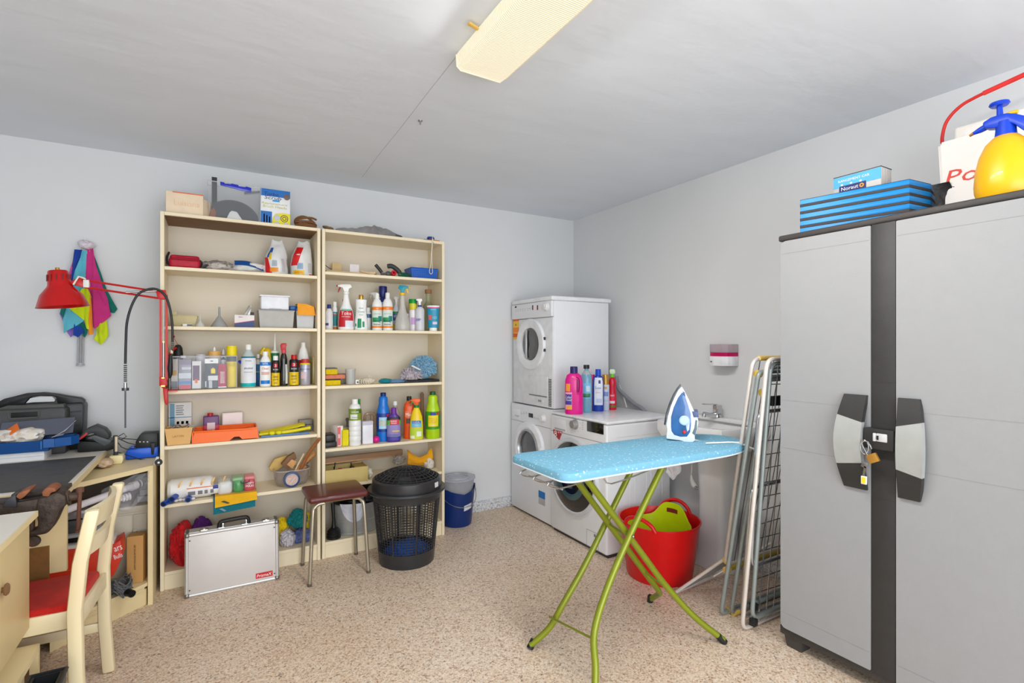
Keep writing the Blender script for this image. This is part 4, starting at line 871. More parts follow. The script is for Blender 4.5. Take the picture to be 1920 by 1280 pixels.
s = MB(); p_ = V((X(811.5, y), y, Z(458, 811, y))); s.tube([p_+V((-.008, 0, .006)), p_+V((0, 0, -.002)), p_+V((.008, 0, 0)), p_+V((.008, 0, .01)), p_+V((0, .003, .018))], .002, 6); obj('hook', s, STEEL, t)
# ------------------------------------------------------------------ left bookcase, first shelf
z = SA[0]; y = 3.40
t = thing('red_pouch', 'red zipped pouch with black strap on the first left shelf', 'pouch', (X(345, y), y, z))
x0, x1 = X(317, y), X(376, y); h = Z(479, 345, y)-z
s = MB(); s.bx(x0, x1, y-.045, y+.045, z+.001, z+h*.80, .018, 4); s.bx(x0+.004, x1-.004, y-.02, y+.04, z+h*.3, z+h, .014, 4); obj('pouch_body', s, mat((188, 22, 52), .55, bump=.3, var=.08), t)
s = MB(); s.tube([(x0+.01, y-.048, z+h*.62), (x1-.01, y-.048, z+h*.60)], .0025, 6); obj('zip', s, mat((132, 14, 36), .5), t)
s = MB(); s.tube(smooth([V((x0+.005, y-.03, z+.015)), V((x0-.006, y-.03, z+.03)), V((x0-.008, y-.02, z+.06)), V((x0, y, z+.09))], 4), .006, 8); obj('strap', s, BLACK, t); s = MB(); s.tube(smooth([V((x1-.004, y-.03, z+h*.7)), V((x1+.008, y-.03, z+h*.5)), V((x1, y-.045, z+.006))], 4), .004, 8); obj('strap', s, BLACK, t)
t = lump('clear_bag', 'flat clear bag with grey contents beside the red pouch', 'bag', 376, 442, 488, 3.40, z, .06, patch_mat('grey_bag_film', [(0, (150, 140, 132)), (.45, (186, 176, 166)), (.6, (120, 112, 106)), (.7, (206, 198, 190))], 26, .25), 4, .3, 2)
s = MB(); s.prism([(X(374, 3.36), z+.008), (X(388, 3.36), z+.032), (X(392, 3.36), z+.028), (X(380, 3.36), z+.006)], 3.34, 3.37, 'y', .002); single('black_clip', s, BLACK, 'black flat clip between the red pouch and the clear bag', 'clip')
t = thing('white_sack', 'white sack with blue end lying flat on the first left shelf', 'bag', (X(467, 3.42), 3.42, z))
s = MB(); s.blob((X(467, 3.42), 3.42, z+.035), (.105, .07, .034), 11, .18, 1.6, 4, z+.001); obj('sack_film', s, mat((228, 226, 222), .35), t, ang=60)
s = MB(); s.grid(lambda u, v: V((X(440, 3.36)+(X(494, 3.36)-X(440, 3.36))*u, 3.350-.012*sin(pi*u)+.045*v, z+.038+.032*v+.012*sin(pi*u)-.026*u)), 12, 6, .001); obj('blue_print', s, mat((20, 90, 170), .35), t)
def plaster_bag(label, px0, px1, pt, ps, seed, side):
    """white sack with twisted-open top, printed in red, blue and yellow"""
    y = 3.41; zb = SA[0]; t = thing('plaster_bag', label, 'bag', (X((px0+px1)/2, y), y, zb), 0, 'white and red powder bags')
    x0, x1 = X(px0, y), X(px1, y); cx, hw = (x0+x1)/2, (x1-x0)/2; hz = Z(pt, (px0+px1)/2, y)-zb; sh = (Z(ps, (px0+px1)/2, y)-zb)/hz
    def pt_(a, v, k=1.0):
        nz = noise.noise(V((cos(a)*1.3, sin(a)*1.3, v*3+seed)))
        if v < sh: rx, ry = hw*(.96+.10*nz)*(1-.12*(v/sh)**2), .062*(1+.15*nz)
        else: u = (v-sh)/(1-sh); rx, ry = hw*(.86*(1-u)+.46*u)*(1+.25*nz), .062*(1-u)+.014*u
        lean = side*.022*max(0, v-sh)/(1-sh)
        top = hz*v*(1-.06*(v > .8)*abs(cos(a*1.5+seed)))
        return V((cx+lean+rx*cos(a)*k, y+ry*sin(a)*k, zb+.001+top))
    s = MB(); s.grid(lambda u, v: pt_(2*pi*u, v), 32, 14); obj('bag_film', s, mat((226, 226, 224), .3), t, ang=60)
    def pr(nm, a0, a1, v0, v1, m, skew=0):
        s = MB(); s.grid(lambda u, v: pt_(-pi/2+a0+(a1-a0)*u+skew*(v-.5), v0+(v1-v0)*v, 1.02), 8, 8); obj(nm, s, m, t, ang=60)
    return t, pr
RP, BP, YP, OP = mat((214, 30, 34), .35), mat((30, 96, 180), .35), mat((240, 200, 20), .35), mat((240, 150, 30), .35)
t, pr = plaster_bag('left of the two white and red powder bags, with blue stripe', 493, 541, 449, 486, 2.3, .3)
pr('red_print', -1.15, -.62, .02, .46, RP, -.5); pr('blue_print', -.95, -.5, .46, .74, BP); pr('yellow_print', -.55, .10, .06, .18, OP); pr('picture', -.42, 0, .22, .38, mat((170, 180, 190), .4)); pr('small_print', .38, .75, .08, .44, mat((196, 196, 200), .4)); pr('yellow_spot', -.72, -.5, .40, .60, YP)
t, pr = plaster_bag('right of the two white and red powder bags, red front edge', 543, 587, 451, 480, 6.1, .6)
pr('red_print', -1.1, -.25, .28, .78, RP, .5); pr('yellow_print', -.9, .10, .03, .15, YP); pr('orange_print', -.75, -.05, .06, .12, OP); pr('picture', -.5, 0, .18, .34, mat((150, 176, 200), .4)); pr('red_foot', .6, 1.2, .0, .06, RP); pr('small_print', .5, .95, .1, .36, mat((196, 196, 200), .4))
# ------------------------------------------------------------------ left bookcase, second shelf
z = SA[1]; y = 3.42
t = thing('cream_tub', 'yellowed translucent tub at the left end of the second left shelf', 'tub', (X(348, y), y, z))
s = open_box(X(322, y), X(371, y), y-.05, y+.05, z+.001, z+.062, .003, .014, .003); obj('tub_body', s, mat((232, 218, 170), .35, 0, .3, .85), t)
s = MB(); s.bx(X(322, y), X(332, y), y-.02, y+.03, z+.05, z+.085, .003); obj('tab', s, mat((232, 220, 178), .4, 0, .3, .85), t)
t, face, word, w_, h_ = crate('small_white_box', 'tiny white box in front of the yellowed tub', 'box', 342, 361, 607, 3.345, z, .03, WPL); face(.45, .98, .15, .85, mat((110, 108, 104), .5), 'grey_end')
for lab, a, b_, pt, m_ in (('small white plastic funnel standing upside down', 366, 385, 591.5, mat((232, 230, 224), .35, 0, .2, .9)), ('larger grey plastic funnel standing upside down', 395, 427.5, 575.5, mat((186, 186, 184), .3, 0, .3, .9))):
    y = 3.37; r = rad(a, b_, y); h = Z(pt, (a+b_)/2, y)-z; t = thing('funnel', lab, 'funnel', (X((a+b_)/2, y), y, z+.0008), 0, 'funnels on the second left shelf')
    obj('cone', MB().lathe([(r, 0), (r, .006), (r*.24, h*.50), (r*.15, h*.56), (r*.12, h), (r*.08, h), (r*.10, h*.55), (r*.9, .004)], 26, cap=False), m_, t, world=False)
    obj('rim', MB().lathe([(r*.98, 0), (r*1.03, 0), (r*1.03, .004), (r*.98, .004), (r*.98, 0)], 26, cap=False), m_, t, world=False)
t, face, word, w_, h_ = crate('navy_white_box', 'small white and navy box with grey blades sticking out', 'box', 439.5, 477, 590.5, 3.35, z, .05, mat((236, 226, 222), .5))
s = MB(); s.prism([(-w_/2, 0), (w_/2, 0), (w_/2, .58*h_), (-w_/2, .33*h_)], -.0257, -.0247, 'y'); obj('navy_print', s, mat((46, 62, 116), .45), t, world=False)
s = MB(); s.prism([(-w_/2, .35*h_), (w_/2, .60*h_), (w_/2, .56*h_), (-w_/2, .31*h_)], -.0259, -.0255, 'y'); obj('red_line', s, mat((220, 120, 110), .5), t, world=False)
word('Beko', .32, .83, .08, INK, .2)
for i, (a, lean, col) in enumerate(((462, .5, (130, 126, 120)), (467, .15, (172, 170, 166)))):
    s = MB(); s.cbox((X(a, 3.385), 3.385+.01*i, Z(586, a, 3.385)), (.016, .003, .085), (0, lean, 0), .001); single('scraper_blade', s, mat(col, .35, .6), ['dark grey slanting blade behind the navy box', 'light grey upright blade behind the navy box'][i], 'blade', 'blades behind the navy box')
s = MB(); s.bx(X(466, 3.41), X(476, 3.41), 3.405, 3.43, z+.001, Z(585, 470, 3.41), .002); single('dark_block', s, DGREY, 'dark block standing behind the blades', 'block')
t = thing('grey_tub', 'frosted grey plastic tub under a white box on the second left shelf', 'tub', (X(518, 3.40), 3.40, z))
y = 3.345; obj('tub_body', open_box(X(485, y), X(552, y), y, y+.14, z+.001, Z(582, 518, y), .004, .008, .004), mat((200, 196, 188), .35, 0, .25, .92), t)
t = thing('white_tub', 'white lidded plastic box stacked on the grey tub', 'box', (X(516, 3.41), 3.41, Z(582, 518, 3.345)+.002))
y = 3.36; z1 = Z(582, 518, 3.345)+.0055; z2 = Z(553, 515, y)
s = MB(); s.bx(X(489, y), X(542, y), y, y+.11, z1, z2-.008, .008, 3); obj('box_body', s, mat((234, 235, 240), .35), t); s = MB(); s.bx(X(487, y), X(544, y), y-.004, y+.114, z2-.010, z2, .004, 3); obj('lid', s, mat((240, 241, 245), .35), t)
s = MB(); s.bx(X(505, y), X(528, y), y-.003, y, z1+.002, z1+.010, .002); obj('grip', s, mat((200, 202, 208), .4), t)
t = thing('white_canister', 'frosted white canister with blue lid under the orange cloth', 'tub', (X(571, 3.40), 3.40, z))
y = 3.36; obj('canister_body', open_box(X(556, y), X(589, y), y, y+.10, z+.001, Z(583, 572, y), .003, .004, .002), mat((216, 216, 216), .35, 0, .2, .95), t)
s = MB(); s.bx(X(544, y+.03), X(558, y+.03), y+.03, y+.10, Z(581, 550, y+.03), Z(573, 550, y+.03), .003); s.bx(X(556, y)-.003, X(589, y)+.002, y-.002, y+.104, Z(583, 572, y)+.003, Z(583, 572, y)+.016, .003); obj('lid', s, mat((22, 92, 166), .4), t)
zt = Z(583, 572, 3.36)+.0175
def oc(u, v):
    n_ = .004*noise.noise(V((u*4, v*4, 9)))
    xx = X(557, 3.35)+(X(588, 3.35)-X(557, 3.35))*u+.003*v
    if v < .45: q_ = v/.45; return V((xx, 3.44-.095*q_, zt+.006+.010*sin(pi*u*.9)+n_+(.02*(1-u))))
    q_ = (v-.45)/.55; return V((xx+.008*q_*u, 3.345+n_-.002*sin(u*6), zt+.006+.012*(1-u)-q_*(.062-.012*u)))
s = MB(); s.grid(oc, 16, 18, .004); single('orange_cloth', s, mat((246, 166, 50), .9, sheen=.4, bump=.3, bscale=300), 'orange cloth draped over the white canister', 'cloth', ang=60)
# ------------------------------------------------------------------ left bookcase, third shelf
z = SA[2]
y0 = 3.335; x0, x1 = X(318, y0), X(444, y0); zt = Z(668, 380, y0)
t = thing('clear_bin', 'clear plastic bin crowded with cans and packets on the third left shelf', 'bin', ((x0+x1)/2, 3.40, z))
s = MB()
for (a, b_, c_, d_) in ((x0, x1, y0, y0+.002), (x0, x1, y0+.158, y0+.16), (x0, x0+.002, y0+.002, y0+.158), (x1-.002, x1, y0+.002, y0+.158), (x0+.002, x1-.002, y0+.002, y0+.158)):
    s.bx(a, b_, c_, d_, z+.001, zt if b_-a < .1 or d_-c_ < .1 else z+.003)
obj('bin_body', s, mat((238, 240, 244), .06, 0, .9, .30, var=.01), t)
s = MB(); s.tube([(x0, y0, zt), (x1, y0, zt), (x1, y0+.16, zt), (x0, y0+.16, zt)], .003, 6, True)
for xx in (x0, x1): s.tube([(xx, y0, z+.003), (xx, y0, zt)], .0018, 6)
obj('bin_rim', s, mat((226, 228, 236), .15, 0, .3, .75), t)
s = MB(); s.bx(x0+.05, x0+.075, y0-.008, y0+.006, zt-.008, zt+.006, .002); obj('lock_tab', s, mat((196, 196, 204), .3), t)
def inside(label, name, cat, a, b_, pt, y, zb, d_, m_, **k): return crate(name, label, cat, a, b_, pt, y, zb+.003, d_, m_, **k)
zi = z
bottle('can with yellow cap and yellow wrap inside the clear bin', 424.5, 444.5, 648.5, 3.385, zi+.003, [(0, 0), (.95, 0), (1, .01), (1, .74), (.96, .755), (0, .755)], YEL, [(0, .76), (1, .76), (1, .985), (.96, 1), (0, 1)], mat((240, 216, 10), .35), [(.62, .735, None, mat((84, 88, 100), .5), 'grey_band'), (.72, .755, None, BLACK, 'black_band')], [('OCUP', .545, .075, mat((120, 110, 10), .5))], sy=1, cat='can', name='spray_can')
t, f, wd, w_, h_ = inside('dark red carton with white sideways print inside the clear bin', 'red_carton', 'carton', 409, 424.5, 683, 3.345, zi, .035, mat((178, 28, 72), .5)); wd('LUBRICANTE', .42, .5, .012, WINK) if False else txt(t, 'MASSIVE', (-.1*w_, -.0184, .45*h_), .012, WINK, rot=pi/2, world=False, wd=.5*h_); txt(t, 'BASIC OIL', (.15*w_, -.0184, .45*h_), .010, WINK, rot=pi/2, world=False, wd=.5*h_); f(0, 1, 0, .05, WINK, 'foot_band')
t, f, wd, w_, h_ = inside('white and black blister card with yellow house tag in the clear bin', 'blister_card', 'packet', 384, 409, 672.5, 3.345, zi, .012, mat((70, 74, 84), .5))
f(.0, 1, .84, 1, WPL, 'white_header'); f(.42, .62, .905, .935, INK, 'hang_slot'); f(.46, .78, .50, .64, YEL, 'yellow_tag'); f(.25, .98, .26, .42, mat((222, 222, 224), .5), 'white_print', .0009); f(.02, .12, .04, .24, mat((200, 210, 220), .5), 'stripe'); f(.3, .55, 0, .25, mat((196, 200, 204), .5), 'stripe')
s = MB(); s.prism([(-.04*w_, .64*h_), (.28*w_, .64*h_), (.12*w_, .70*h_)], -.0066, -.0058, 'y'); obj('tag_roof', s, mat((240, 190, 60), .5), t, world=False)
t, f, wd, w_, h_ = inside('slim white and purple blister card with orange spot in the clear bin', 'blister_card', 'packet', 360, 377, 677, 3.342, zi, .012, mat((228, 224, 222), .5), rz=.05)
f(.08, .82, .30, .84, mat((104, 72, 104), .5), 'purple_print'); f(.3, .62, .2, .34, mat((236, 130, 60), .5), 'orange_spot')
t, f, wd, w_, h_ = inside('grey film packet with blue and red stripes at the left in the clear bin', 'film_packet', 'packet', 335, 358.5, 674, 3.345, zi, .03, mat((150, 148, 162), .3))
f(0, 1, .82, 1, mat((120, 110, 130), .35), 'dark_header'); f(.25, 1, .66, .74, mat((206, 206, 210), .4), 'print_line'); f(0, 1, .36, .54, mat((200, 206, 214), .3), 'pale_band'); f(0, 1, .17, .26, mat((50, 130, 190), .4), 'blue_band'); f(.06, .94, 0, .14, mat((206, 50, 80), .4), 'red_band')
t, f, wd, w_, h_ = inside('cream packet at the far left end of the clear bin', 'film_packet', 'packet', 321, 334, 673, 3.36, zi, .03, mat((196, 186, 178), .35)); f(.2, .8, .45, .62, mat((196, 150, 60), .4), 'amber_spot'); f(.0, .9, .04, .26, mat((60, 66, 84), .4), 'dark_foot')
for lab, a, b_, pt, cm, nz in (('jar with pale grey lid standing in the clear bin', 366, 386, 661, mat((206, 206, 212), .35), None), ('jar with amber lid and white nozzle in the clear bin', 390, 414, 655, mat((226, 176, 96), .35), 1)):
    bottle(lab, a, b_, pt, 3.44, zi+.003, [(0, 0), (.95, 0), (1, .02), (1, .80), (0, .80)], mat((206, 202, 206), .35), [(0, .80), (1.04, .80), (1.04, .93), (1, .95), (0, .95)] + ([(0, .95)] if not nz else []), cm, cat='jar', name='jar', sy=1, capn='lid')
    if nz:
        t = bpy.data.objects['jar.001']; hh = Z(pt, 402, 3.44)-zi; obj('nozzle', MB().lathe([(0, hh*.94), (.009, hh*.94), (.006, hh*1.02), (.003, hh*1.05), (0, hh*1.05)], 12), WPL, t, world=False)
bottle('small bottle with blue collar and white spout in the clear bin', 414, 424, 655, 3.45, zi+.003, [(0, 0), (.95, 0), (1, .02), (1, .74), (0, .74)], WPL, [(0, .86), (.7, .86), (.5, .94), (.2, 1), (0, 1)], WPL, [(.72, .80, None, DB, 'blue_collar')], cat='bottle', sy=1)
t = thing('black_mug_lamp', 'round-topped black torch with red strap behind the red lamp', 'torch', (X(335, 3.46), 3.46, z))

s = MB(); r_ = rad(324, 343, 3.46); h = Z(647, 334, 3.46)-z; s.lathe([(0, 0), (r_*.9, 0), (r_, .01), (r_, h*.80), (r_*.86, h*.92), (r_*.5, h*.985), (0, h)], 20, (X(334, 3.46), 3.46, z+.0045)); obj('torch_body', s, BLACK, t)
s = MB(); s.tube(smooth([V((X(317, 3.43), 3.43, Z(668, 317, 3.43))), V((X(322, 3.43), 3.43, Z(658, 322, 3.43))), V((X(331, 3.43), 3.43, Z(651, 331, 3.43)))], 4), .006, 8); obj('red_strap', s, RED, t)
s = MB(); s.tube([V((X(325, 3.45), 3.45, Z(632, 325, 3.45))), V((X(336, 3.45), 3.45, Z(650, 336, 3.45)))], .0012, 5); s.ball((X(325.5, 3.45), 3.45, Z(631, 325, 3.45)), .007, 2); obj('lanyard', s, RED, t)
# bottles on the third left shelf
WB = mat((240, 240, 238), .3, var=.01)
bottle('clear bottle with white cap, white label and teal liquid', 451.5, 480, 646, 3.37, z, SH, mat((206, 218, 216), .2, 0, .2, .95), [(0, .88), (.40, .88), (.40, .99), (.36, 1), (0, 1)], WPL, [(.02, .10, None, mat((10, 178, 184), .35), 'teal_liquid'), (.10, .69, 1.35, mat((228, 230, 234), .5), 'paper_label'), (.685, .72, None, mat((20, 118, 140), .4), 'teal_line')], [('Limpia', .62, .045, mat((90, 92, 120), .5), .8), ('alcohol', .45, .05, INK, .8), ('desinfectante', .36, .03, mat((140, 140, 150), .5), .8)], sy=.9)
s = MB(); s.cyl((X(449, 3.36), 3.36, Z(677, 449, 3.36)), (X(452, 3.37), 3.37, Z(680, 452, 3.36)), .008); single('blue_clip', s, mat((34, 50, 180), .4), 'small blue clip between the bin and the teal bottle', 'clip')
t = thing('yellow_bottle', 'yellow curved bottle leaning behind the white bottle', 'bottle', (X(500, 3.46), 3.46, z))
s = MB(); yb_ = 3.47; P = [V((X(a, yb_), yb_, Z(b_, a, yb_))) for a, b_ in ((505, 720), (505, 690), (503, 668), (499, 652))]; s.tube(smooth(P, 5), [.034]*5+[.034]*5+[.030, .028, .026, .022, .018, .008], 16); obj('bottle_body', s, mat((226, 190, 20), .35), t)
s = MB(); s.tube([V((X(489, yb_), yb_, Z(664, 489, yb_))), V((X(496, yb_), yb_, Z(652, 496, yb_)))], .012, 10); obj('spout', s, mat((230, 196, 30), .35), t)
bottle('blue and white bottle half hidden behind the teal bottle', 478, 490, 664, 3.46, z, SH, mat((40, 110, 180), .35), CAP1, WPL, [(.68, .84, None, WPL, 'white_shoulder'), (.42, .46, None, mat((160, 190, 120), .4), 'green_line')], sy=.9)
bottle('white bottle with blue and red label on the third left shelf', 487, 508, 659, 3.36, z, [(0, 0), (.94, 0), (1, .02), (1, .66), (.92, .74), (.6, .84), (.44, .87), (.44, .9), (0, .9)], WB, [(0, .87), (.5, .87), (.5, .985), (.46, 1), (0, 1)], WPL, [(.60, .70, 1.3, mat((26, 120, 200), .4), 'blue_band'), (.08, .18, .9, mat((26, 120, 200), .4), 'blue_foot'), (.34, .42, .7, mat((228, 180, 170), .5), 'pale_picture')], [('NETOL', .655, .055, WINK, .7), ('Clean', .52, .06, mat((220, 60, 80), .5), .8)], sy=.85)
t = bottle('dark green silicone cartridge with long white nozzle', 507, 524, 655, 3.45, z, [(0, 0), (1, 0), (1, .88), (.9, .90), (0, .90)], mat((16, 120, 70), .35), [(0, .90), (.95, .90), (.9, .95), (.4, .97), (.28, .99), (.18, 1.2), (.10, 1.44), (0, 1.44)], WPL, cat='cartridge', name='silicone_cartridge', sy=1, capn='nozzle')
CBK = mat((26, 25, 25), .35); CYL = mat((234, 196, 16), .35)
for a, b_, pt, cm, lab in ((509, 524.5, 667, WPL, 'black and yellow oil can with white nozzle cap'), (542.5, 560, 665, RED, 'black and yellow oil can with red cap')):
    bottle(lab, a, b_, pt, 3.36, z, CANP, CBK, [(0, .84), (.62, .84), (.62, .97), (.56, 1), (0, 1)], cm, [(.02, .44, None, CYL, 'yellow_wrap'), (.62, .74, .5, mat((196, 20, 40), .4), 'red_badge')], [('3', .68, .09, WINK), ('EN UNO', .55, .05, WINK), ('CERRAD', .31, .06, INK), ('ACEITE', .22, .05, INK), ('250', .11, .05, INK)], sy=1, cat='can', name='oil_can')
bottle('tall black bottle with red spray trigger on the third left shelf', 524.5, 539.5, 643, 3.37, z, [(0, 0), (.95, 0), (1, .02), (1, .35), (.84, .5), (.9, .62), (.7, .72), (.45, .76), (.45, .8), (0, .8)], mat((22, 22, 23), .2, coat=.5), None, None, [(.05, .5, .5, mat((222, 222, 216), .5), 'side_label', .95)], sy=.9, head=lambda t, r, h: (obj('collar', MB().lathe([(0, .76*h), (.6*r, .76*h), (.62*r, .84*h), (0, .84*h)], 16), mat((206, 70, 74), .4), t, world=False), obj('spray_head', MB().prism([(-.7*r, .83*h), (.5*r, .83*h), (.6*r, .92*h), (.8*r, .95*h), (.6*r, 1*h), (-.7*r, .99*h), (-.9*r, .94*h)], -.011, .011, 'y', .003), mat((190, 36, 40), .35), t, world=False)))
bottle('white bottle with red belly band at the back of the third left shelf', 556, 581, 642, 3.46, z, [(0, 0), (.9, 0), (1, .02), (.98, .45), (.8, .68), (.55, .84), (.38, .88), (.38, .92), (0, .92)], WB, [(0, .90), (.36, .90), (.36, .99), (.32, 1), (0, 1)], WPL, [(.40, .58, 1.3, mat((206, 24, 40), .35), 'red_band')], sy=.8)
bottle('silver spray can with red and yellow bands, rightmost on the third left shelf', 562, 582, 673, 3.37, z, CANP, mat((188, 188, 204), .35, .5), [(0, .84), (.7, .84), (.7, .97), (.64, 1), (0, 1)], mat((196, 60, 60), .4), [(.79, .845, None, YEL, 'yellow_ring'), (.58, .64, None, mat((150, 150, 170), .35, .5), 'grey_ring'), (.25, .52, .5, mat((214, 190, 200), .4), 'pale_label', -.3)], sy=1, cat='can', name='spray_can')
s = MB(); s.bx(X(583, 3.46), X(590.5, 3.46), 3.40, 3.50, z+.001, Z(668, 587, 3.46), .004); single('yellow_film_packet', s, mat((222, 206, 120), .2, 0, .3, .8), 'yellowish clear packet against the right side of the third left shelf', 'packet')
# ------------------------------------------------------------------ left bookcase, fourth shelf
z = SA[3]
t, f, wd, w_, h_ = crate('instruction_card', 'clear packet card with blue side strip leaning at the back of the fourth left shelf', 'packet', 316, 359, 755, 3.53, z, .006, mat((216, 214, 212), .3), bev=0)
f(.06, .26, .0, .98, mat((110, 160, 190), .4), 'blue_strip'); f(.0, 1, .58, .60, mat((90, 140, 170), .4), 'blue_line'); f(.3, .98, .0, .57, mat((232, 228, 224), .4), 'picture_panel'); 
for k in range(5): f(.32, .66-.04*(k % 2), .90-.06*k, .925-.06*k, mat((120, 124, 130), .5), 'small_print')
for k in range(3): f(.35+.2*k, .46+.2*k, .40, .48, mat((70, 150, 60), .5), 'green_picture')
f(.36, .52, .05, .30, mat((220, 200, 70), .5), 'yellow_picture', .0009); f(.64, .84, .05, .36, mat((190, 150, 140), .5), 'brown_picture', .0009)
t = thing('cardboard_tray', 'tan cardboard tray with metal fittings on the fourth left shelf', 'tray', (X(334, 3.34), 3.36, z))
y = 3.30; obj('tray_body', open_box(X(308.5, y), X(361, y), y, y+.10, z+.001, z+.092, .003, .012), mat((222, 176, 112), .7, var=.03), t)
txt(t, 'LATON', (X(334, y), y+.004, z+.048), .010, mat((170, 120, 70), .7), wd=.05)
random.seed(11)
for i in range(5):
    s = MB(); p_ = V((X(322+9*i, 3.36), 3.35+.02*random.random(), z+.082+.006*random.random())); d_ = V((random.uniform(-1, 1), random.uniform(-.5, .5), random.uniform(.1, .7))).normalized()*.018
    s.cyl(p_-d_, p_+d_, .010, .008, 10); s.cyl(p_+d_*.6, p_+d_*1.1, .012, None, 8)
    single('metal_fitting', s, mat((150, 138, 124), .35, .6, var=.2), 'grey brass pipe fitting in the cardboard tray, ' + ['leftmost', 'second from left', 'middle one', 'second from right', 'rightmost'][i], 'fitting', 'fittings in the cardboard tray')
t = thing('paint_tray', 'bright orange plastic paint roller tray on the fourth left shelf', 'tray', (X(425, 3.36), 3.38, z))
OR = mat((250, 108, 18), .35, var=.03)
M_ = Matrix.Translation((X(425, 3.36), 3.39, z+.001)) @ Matrix.Rotation(R(-2), 4, 'Z'); L2 = (X(488, 3.36)-X(365, 3.36))/2
s = MB(); A = [(-L2, 0), (-L2+.01, .052), (-L2+.012, .062), (L2-.05, .058), (L2-.045, .064), (L2-.012, .062), (L2, .004), (L2-.085, .004), (L2-.10, .02), (L2-.125, .02), (L2-.15, 0)]
for yy0, yy1 in ((-.088, -.084), (.084, .088)): s.prism(A, yy0, yy1, 'y', M=M_)
s.prism([(-L2+.006, .010), (-L2+.03, .004), (0, .004), (.05, .036), (L2-.02, .050), (L2-.02, .054), (.05, .040), (0, .008), (-L2+.03, .008), (-L2+.01, .014)], -.085, .085, 'y', M=M_)
s.bx(-L2, -L2+.006, -.086, .086, 0, .060, M=M_); s.bx(L2-.014, L2-.006, -.086, .086, .01, .062, M=M_)
obj('tray_body', s, OR, t)
s = MB(); s.tube([M_ @ V(p_) for p_ in ((-L2+.006, -.087, .061), (L2-.05, -.087, .059), (L2-.012, -.087, .063), (L2-.012, .087, .063), (-L2+.006, .087, .061))], .0055, 8, True); obj('tray_rim', s, OR, t)
t = thing('solvent_tin', 'flat purple and red tin with red cap behind the orange tray', 'tin', (X(395, 3.50), 3.50, z))
y = 3.49; x0, x1 = X(381, y), X(410.5, y); h = Z(779, 395, y)-z
s = MB(); s.bx(x0, x1, y-.025, y+.025, z+.001, z+h, .006, 3); obj('tin_body', s, mat((104, 54, 110), .35), t)
s = MB(); s.bx(x0-.0006, x1+.0006, y-.0258, y-.02, z+.01, z+h*.58, .004); obj('red_wrap', s, mat((196, 26, 56), .35), t)
s = MB(); s.bx(x0+.02, x1-.02, y-.0268, y-.0255, z+h*.12, z+h*.70); obj('white_label', s, mat((236, 220, 222), .5), t); txt(t, 'Aguarrás', ((x0+x1)/2, y-.0272, z+h*.38), .014, mat((200, 40, 70), .5), wd=.055)
s = MB(); s.lathe([(0, 0), (.015, 0), (.015, .014), (.013, .016), (0, .016)], 18, ((x0+x1)/2-.004, y, z+h)); obj('cap', s, mat((190, 20, 40), .35), t)
t, f, wd, w_, h_ = crate('white_switch_box', 'square white plastic frame leaning behind the orange tray', 'box', 416.5, 455, 773.5, 3.51, z, .03, mat((240, 226, 222), .4), bev=.003); f(.06, .94, .0, .94, mat((246, 230, 226), .4), 'inner_panel')

t = thing('yellow_glove', 'yellow rubber glove folded on the fourth left shelf', 'glove', (X(530, 3.40), 3.40, z))
GY = mat((226, 212, 8), .45, var=.05)
s = MB(); s.grid(lambda u, v: V((X(487, 3.39)+(X(570, 3.39)-X(487, 3.39))*u, 3.36+.085*v, z+.016+.036*u+.010*sin(pi*v)+.004*noise.noise(V((u*6, v*5, 1))))), 20, 8, .008); obj('cuff', s, GY, t, ang=60)
s = MB(); s.tube(smooth([V((X(486, 3.35), 3.35, z+.014)), V((X(505, 3.345), 3.345, z+.018)), V((X(540, 3.34), 3.34, z+.020)), V((X(582, 3.34), 3.345, z+.034))], 4), [.008]*6+[.010]*6+[.011], 10); obj('finger', s, GY, t)
for a in (510, 523): s = MB(); s.ball((X(a, 3.33), 3.33, z+.021), .0145, 3, (1.25, 1, .9)); obj('finger', s, GY, t)
s = MB(); s.bx(X(489, 3.325), X(580, 3.325), 3.318, 3.338, z+.0012, z+.010, .002); single('blue_strip', s, mat((88, 136, 196), .45), 'narrow light blue strip along the shelf edge under the yellow glove', 'strip')
t, f, wd, w_, h_ = crate('grey_box', 'small grey metal box at the right end of the fourth left shelf', 'box', 561, 586, 787, 3.42, z+.0015, .06, mat((124, 118, 112), .45)); f(0, 1, .55, .60, INK, 'lid_gap'); f(.5, .54, .3, .7, mat((90, 86, 80), .5), 'seam')
# ------------------------------------------------------------------ left bookcase, fifth shelf
z = SA[4]
t = thing('roller_pack', 'white paint roller sleeve with orange spiral stripes in a printed film', 'roller', (X(358, 3.40), 3.40, z))
y = 3.37; x0, x1 = X(315, y), X(400, y); h = Z(893, 358, y)-z; r_ = h/2*.95
s = MB(); s.lathe([(0, 0), (r_*.8, 0), (r_, .015), (r_, x1-x0-.015), (r_*.8, x1-x0), (0, x1-x0)], 24, (x0, y, z+.001+r_), sy=1.1, M=Matrix.Rotation(pi/2, 4, 'Y')); obj('sleeve', s, mat((236, 234, 230), .5, var=.03), t)
for k in range(5):
    s = MB(); xs = x0+.035+k*.052; s.grid(lambda u, v: V((xs+.026*u+.008*v, y-(r_*1.1+.0012)*sin(pi*(.1+.55*u)), z+.001+r_-(r_+.0012)*cos(pi*(.1+.55*u)+.25*pi))), 10, 1); obj('orange_stripe', s, mat((238, 186, 110), .5), t)
def lab(u, v): a = pi*(.28+.30*v); return V((x0+.085+.155*u, y-(r_*1.1+.002)*sin(a), z+.001+r_-(r_+.002)*cos(a)))
s = MB(); s.grid(lab, 6, 8); obj('paper_label', s, mat((240, 238, 236), .5), t)
s = MB(); s.grid(lambda u, v: lab(.02+.85*u, .86+.10*v)+V((0, -.0006, .0004)), 6, 2); obj('orange_line', s, mat((226, 120, 60), .5), t)
